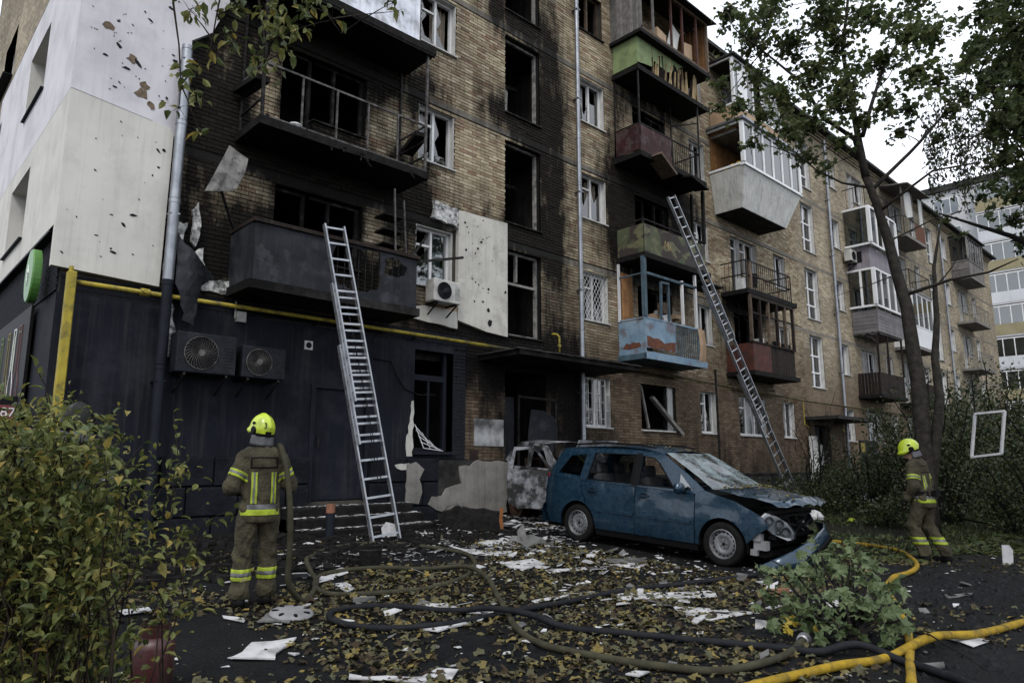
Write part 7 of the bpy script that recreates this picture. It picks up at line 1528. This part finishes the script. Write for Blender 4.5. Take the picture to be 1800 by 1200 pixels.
DB=[('perforated white tile panel lying in the left foreground',[(411,1162),(442,1134),(518,1126),(478,1160)]),
('white strip along the bottom edge left of the olive hose',[(612,1191),(748,1194),(748,1203),(612,1199)]),
('square white panel piece at the bottom edge',[(745,1192),(772,1179),(802,1182),(800,1199)]),
('pale panel under the wheel cover beside the firefighter',[(452,1099),(478,1079),(522,1077),(512,1100)]),
('short white strip behind the firefighter boots',[(390,1086),(432,1092),(432,1097),(390,1091)]),
('white plank end under the olive hose loop',[(553,1022),(608,1003),(611,1010),(560,1027)]),
('bent white sheet inside the olive hose loop',[(583,1028),(606,1024),(626,1036),(613,1042)]),
('white sheet behind the near end of the black loop',[(735,1062),(788,1060),(800,1070),(745,1073)]),
('long white sheet across the olive and black hoses',[(792,1071),(868,1074),(866,1083),(800,1082)]),
('torn white strip in front of the black hose',[(743,1111),(812,1097),(822,1102),(765,1114)]),
('narrow white slat in the middle of the yard',[(933,1057),(1000,1046),(1004,1050),(940,1061)]),
('long curved white strip behind the olive hose',[(785,959),(830,968),(902,970),(880,980),(838,977)]),
('white panel shard beside the grey bent metal',[(880,992),(935,985),(960,993),(925,1003),(895,1000)]),
('white frame corner before the blue car rear wheel',[(960,1003),(1030,998),(1034,1002),(965,1008)]),
('white sheet between the yard and the blue car door',[(1060,992),(1100,985),(1142,992),(1120,1000)]),
('grey board beside the blue car',[(1065,985),(1135,983),(1138,990),(1068,992)]),
('long broken white board in front of the car',[(1075,1046),(1250,1040),(1260,1050),(1100,1058)]),
('white board piece left of the fallen bough',[(1185,1068),(1250,1070),(1345,1076),(1290,1085),(1250,1092),(1200,1080)]),
('white papers below the shop steps',[(735,935),(768,930),(778,940),(750,948)]),
('white sheet beside the ladder feet',[(697,928),(728,930),(735,938),(700,940)]),
('white scrap left of the ladder feet',[(590,952),(628,949),(640,958),(598,962)]),
('curled white scrap right of the steps',[(795,930),(825,927),(835,934),(800,938)]),
('pale strip lying on the bare earth at right',[(1662,1046),(1710,1041),(1712,1045),(1665,1051)]),
('white scraps under the yellow hose at right',[(1650,1122),(1690,1115),(1745,1128),(1715,1140)]),
('pale board by the crossing yellow hoses',[(1600,1170),(1660,1168),(1668,1175),(1625,1180)]),
('white sheet in front of the ladder by the hose',[(560,968),(615,962),(620,970),(575,977)]),
('white board far left beside the shrub',[(205,1075),(265,1070),(268,1076),(215,1083)]),
('white sheet near the dark box by the wall',[(840,955),(890,945),(905,952),(860,962)])]
for i,(lab,px) in enumerate(DB): flat(lab,px,.005 if i%3 else .012,'board_white' if lab[:4]!='grey' and lab[:4]!='pale' else 'ash_board',seed=i+1)
# bent grey metal in the middle, leaning white sheet behind the ladder, upright white piece at right
m=MB(); c=GS(925,968); sheet(m,ragged([(-.36,-.04),(-.1,-.09),(.15,-.08),(.5,-.11),(.52,.02),(.2,.07),(-.02,.16),(-.08,.36),(-.18,.34),(-.15,.12)],.1,.02,3),[],lambda u,v,w:(c.x+.6*u+.3*v,c.y-.55*u+w+.25*v,c.z+.02+max(0,v*.55+.06)+.12*abs(math.sin(u*7+v*4))+.09*fbm(u*6,v*6)),.008,.09); setp(m.build('bent_metal','ash_board',origin=c),'crumpled grey metal sheet standing up in the middle of the yard','debris')
m=MB(); c=GS(685,948); sheet(m,ragged([(-.14,0),(.14,0),(.18,.25),(.0,.32),(-.1,.2)],.08,.015,5),[],lambda u,v,w:(c.x+u*.8,c.y-u*.5+.3*v+w,c.z+v*.9),.01,.1); setp(m.build('white_panel','board_white',origin=c),'white panel piece leaning between the ladder feet','debris')
m=MB(); c=GS(1775,992); sheet(m,[(-.08,0),(.05,-.0),(.13,.2),(.11,.27),(.02,.27)],[],lambda u,v,w:(c.x+u*.6,c.y-u*.8+w+.3*v,c.z+v),.012,.1); setp(m.build('white_panel','board_white',origin=c),'upright white plastic shard in the leaves at the right edge','debris')
m=MB(); c=GS(1675,875); m.prism([(-.2,.0),(-.05,.07),(.2,-.05),(.12,-.12)],lambda u,v,w:(c.x+u*.5,c.y-u*.9+w,c.z+.25+v),.01); setp(m.build('white_panel','board_white',origin=c),'pale scrap lying in the undergrowth behind the right firefighter','debris')
# plastic bags by the hedge, white sack behind the bonnet
for i,(x,y,s,mt,lab) in enumerate([(1485,872,.20,'plastic_blue','blue and white plastic bag left of its heap by the hedge'),(1522,882,.22,'plastic_blue','pale blue plastic bag in the middle of the heap'),(1556,880,.2,'plastic_blue','crumpled bag at the right end of the heap'),(1432,862,.22,'board_white','white sack behind the car bonnet'),(1540,862,.1,'hi_vis','small yellow-green bag in the heap by the hedge')]):
    c=GS(x,y) if y>866 else gp(17.2 if i==3 else 17.6,7.6 if i==3 else 6.9); r_=random.Random(i); m=MB(); m.lathe([(0,0),(s*.9,.02),(s,s*.4),(s*.6,s*.9),(s*.15,s*1.05),(0,s)],14,Matrix.Translation(c)); m.v=[(x_+.04*fbm(x_*9,y_*9,z_*9),y_+.04*fbm(x_*9,y_*9,z_*9+4),z_+.03*fbm(x_*8,y_*8,z_*8+9)) for x_,y_,z_ in m.v]; setp(m.build('plastic_bag',mt,origin=c,smooth=False),lab,'bag','bags dumped by the hedge')
# charred cabinet by the wall
c=gp(8.45,9.95); t=thing('burnt_cabinet',c,'charred black metal cabinet lying below the bare plaster patch','cabinet',local=True,rz=R(-43))
m=MB(); sheet(m,ragged([(-.56,0),(.56,0),(.55,.34),(.2,.4),(-.3,.44),(-.54,.36)],.12,.02,9),[],lambda u,v,w:(u,-.02+w+.05*fbm(u*3,v*3),v),.3,.12); m.build('body','charred',t); m=MB(); m.prism([(.52,.0),(.58,.0),(.55,.25),(.57,.44),(.5,.42),(.49,.2)],lambda u,v,w:(u,-.06+w,v),.03); m.build('edge_strip','orange_strip',t)
MB().tube([(-.5,.02,.36),(-.44,.02,.46),(-.28,.02,.5),(-.15,.02,.42)],.012,6).build('handle','rail_metal',t)
# stub post, bucket, wheel cover, gas cylinder, brick pieces
c=GS(579,950); t=thing('stub_post',c,'short blue-grey pipe post with rusty orange top by the steps','post'); MB().tube([c,c+Vector((0,0,.42))],.07,14).build('lower','navy_metal',t,smooth=True,auto=40); MB().tube([c+Vector((0,0,.42)),c+Vector((0,0,.56))],.072,14).build('top','clay',t,smooth=True,auto=40)
c=GS(650,1000); t=thing('bucket',c,'small charred bucket inside the hose loop','bucket'); MB().lathe([(0,.0),(.12,.0),(.15,.24),(.14,.24),(.115,.02),(0,.02)],16,Matrix.Translation(c)).build('pail','charred',t,smooth=True,auto=40); MB().lathe([(.15,.23),(.157,.235),(.15,.245)],16,Matrix.Translation(c)).build('rim','black_metal',t)
c=GS(512,1086); t=thing('wheel_cover',c,'grey plastic wheel cover lying by the firefighter','wheel cover'); M=Matrix.Translation(c+Vector((0,0,.04)))@Matrix.Rotation(R(8),4,'X'); MB().lathe([(.2,.0),(.195,.012),(.17,.024),(.12,.03),(.05,.034),(0,.034)],28,M).build('disc','plastic_grey',t,smooth=True)
h=MB()
for k in range(7): a=2*math.pi*k/7; h.lathe([(0,.004),(.025,.004),(.026,-.01)],8,M@Matrix.Translation((.145*math.cos(a),.145*math.sin(a),.03))@Matrix.Rotation(a,4,'Z')@Matrix.Diagonal((1.3,.7,1,1)))
h.build('slots','trim_black',t,kind='stuff')
c=gp(1.68,5.2); KC=Matrix.Translation(c)@Matrix.Diagonal((.86,.86,.74,1)); t=thing('gas_cylinder',c,'dark red steel gas cylinder at the bottom left','cylinder'); MB().lathe([(0,.0),(.13,.0),(.145,.03),(.15,.06),(.15,.36),(.14,.41),(.1,.45),(.05,.475),(.05,.5),(0,.5)],24,KC).build('tank','red_steel',t,smooth=True,auto=40); MB().tube([c+Vector((0,0,.36)),c+Vector((0,0,.42))],.03,10).bar(c+Vector((-.03,0,.41)),c+Vector((.08,0,.42)),.03).build('valve','black_metal',t); MB().lathe([(.1,.45),(.105,.56),(.098,.56),(.093,.45)],18,KC).build('collar','red_steel',t,smooth=True,auto=40)
# white sash caught in the shrubs
t=thing('window_sash',raypt(1737,765,12.5),'white empty window sash caught upright in the dark shrubs','window frame'); qd=[raypt(1714,727,12.6),raypt(1766,722,12.4),raypt(1760,797,12.4),raypt(1708,803,12.6)]
for i in range(4): MB().bar(qd[i],qd[(i+1)%4],.03,.035,up=(.7,-.7,0)).build('frame_bar','white_frame',t)
MB().tube([qd[0],qd[0]+Vector((.05,0,.5)),raypt(1740,650,13)],.01,5).build('supporting_twig','bark_dark',t)
# charred heap left of the steps, small rubble everywhere
m=MB(); rr=random.Random(31)
for i in range(1100):
    if rr.random()<.5: x=rr.gauss(4.3,.9); y=rr.uniform(8.2,11.3)
    else: x=rr.uniform(5.0,9.2); y=rr.uniform(9.0,11.2)
    s=.02+.2*rr.random()**2; a=rr.uniform(0,6.28); p=gp(x,y,rr.uniform(0,.05)); m.obox(p,(s*1.8*math.cos(a),s*1.8*math.sin(a),rr.uniform(-.04,.05)),(-s*.5*math.sin(a),s*.5*math.cos(a),0),(0,0,rr.uniform(.02,.09)))
setp(m.build('charred_rubble','charred'),'charred black wreckage heaped along the foot of the shop wall','rubble',kind='stuff')
m=MB()
for i in range(4200):
    k=rr.random()
    if k<.45: x=rr.uniform(4.5,12); y=rr.uniform(8.2,11.6)
    elif k<.6: x=rr.uniform(5.5,8.1); y=D-rr.choice([1.2,.85,.5])+rr.uniform(-.1,.12)
    else: x=rr.gauss(7,3); y=rr.gauss(6.3,2.4)
    if not(.8<x<20 and 1.5<y<11.7) or (k>=.6 and fbm(x*.8,y*.8,6)<.02): continue
    if k>=.45 and k<.6: z={1.2:.405,.85:.565,.5:.725}[min([1.2,.85,.5],key=lambda q_:abs(D-q_-y))]; 
    else: z=gh(x,y)+.006
    s=.005+.05*rr.random()**4; k_=rr.choice((3,4,5)); a0=rr.uniform(0,6.28); tl=rr.uniform(-.3,.3); m.prism([(s*rr.uniform(.5,1.8)*math.cos(a0+6.283*j/k_),s*rr.uniform(.5,1.5)*math.sin(a0+6.283*j/k_)) for j in range(k_)],lambda u,v,w:(x+u,y+v,z+w+abs(u)*abs(tl)),.004)
setp(m.build('small_rubble','board_white'),'white plaster crumbs and scraps strewn over steps and asphalt','rubble',kind='stuff')
for i,(x,y,lab) in enumerate([(1370,1045,'terracotta fragment half hidden under the fallen bough'),(640,1060,'small pale stick inside the hose loop'),(350,955,'charred board end left of the firefighter')]):
    c=GS(x,y); setp(MB().obox(c+Vector((0,0,.04)),(.2,-.1,0),(.03,.06,0),(0,0,.04)).build('rubble_piece',('clay','ash_board','charred')[i],origin=c),lab,'rubble')
for i,(a,b,lab) in enumerate([((1590,893),(1440,905),'thin fallen branch on the lawn left of the right firefighter'),((1650,912),(1800,950),'thick fallen branch on the lawn at the right edge'),((1560,1090+20),(1740,1195),'bare twig leaning over the yellow hose')]):
    p=GS(*a);q_=GS(*b); pts=bez(p+Vector((0,0,.06)),q_+Vector((0,0,.06)),(0,0,.12),6,.03); setp(MB().tube(pts,[.04,.036,.03,.026,.02,.015,.008] if i<2 else [.01,.009,.008,.007,.006,.005,.003],7).build('fallen_branch','bark_dark',origin=p,smooth=True),lab,'branch')

# lumpy wet soil in the right foreground and along the wall
mat('wet_soil',(.009,.0092,.0105),(.004,.0042,.005),12,.7,bump=.5,bscale=60)
m=MB(); rr=random.Random(51)
for i in range(5200):
    if i%4: x=rr.gauss(9.5,2.6); y=rr.gauss(2.6,1.3)
    else: x=rr.uniform(1,13); y=rr.uniform(1.5,10.5)
    if not(1<x<17 and .8<y<10.8): continue
    s=.008+.045*rr.random()**3; a=rr.uniform(0,3.14); c=gp(x,y,s*.1); ca,sa=math.cos(a)*s,math.sin(a)*s; e=rr.uniform(1.,2.4)
    m.add([c+Vector((ca*e,sa*e,-.01)),c+Vector((-sa,ca,-.01)),c+Vector((-ca*e,-sa*e,-.01)),c+Vector((sa,-ca,-.01)),c+Vector((ca*.2,sa*.3,s*rr.uniform(.3,.8)))],[(0,1,4),(1,2,4),(2,3,4),(3,0,4)])
setp(m.build('soil_clods','wet_soil'),'dark wet soil and grit churned up over the yard','soil',kind='stuff')

# broken plaster and torn scraps, thickest by the wall and round the cars
m=MB(); mg=MB(); rr=random.Random(61)
for i in range(900):
    k=rr.random()
    if k<.5: x=rr.uniform(4.6,11.5); y=rr.gauss(9.9,.8)
    elif k<.75: x=rr.gauss(8.2,1.2); y=rr.gauss(7.6,1.2)
    else: x=rr.gauss(6.5,2.4); y=rr.gauss(5.5,2.0)
    if not(1.5<x<12.5 and 2<y<11.2) or (9.2<x<11.4 and 4.6<y<9.2) or (5.5<x<8.15 and y>D-1.4): continue
    s=.02+.09*rr.random()**2.5; q=rr.choice((3,4,4,5)); a0=rr.uniform(0,6.28); tx=rr.gauss(0,.18); ty=rr.gauss(0,.18); z=gh(x,y)+.012+s*.12
    (m if rr.random()<.62 else mg).prism([(s*rr.uniform(.5,1.9)*math.cos(a0+6.283*j/q),s*rr.uniform(.4,1.2)*math.sin(a0+6.283*j/q)) for j in range(q)],lambda u,v,w:(x+u,y+v,z+w+u*tx+v*ty),rr.uniform(.003,.012))
setp(m.build('plaster_scraps','board_white'),'torn white plaster and insulation scraps between the wall and the hoses','rubble',kind='stuff')
setp(mg.build('grey_scraps','ash_board'),'greyed board splinters mixed in among the white scraps','rubble',kind='stuff')
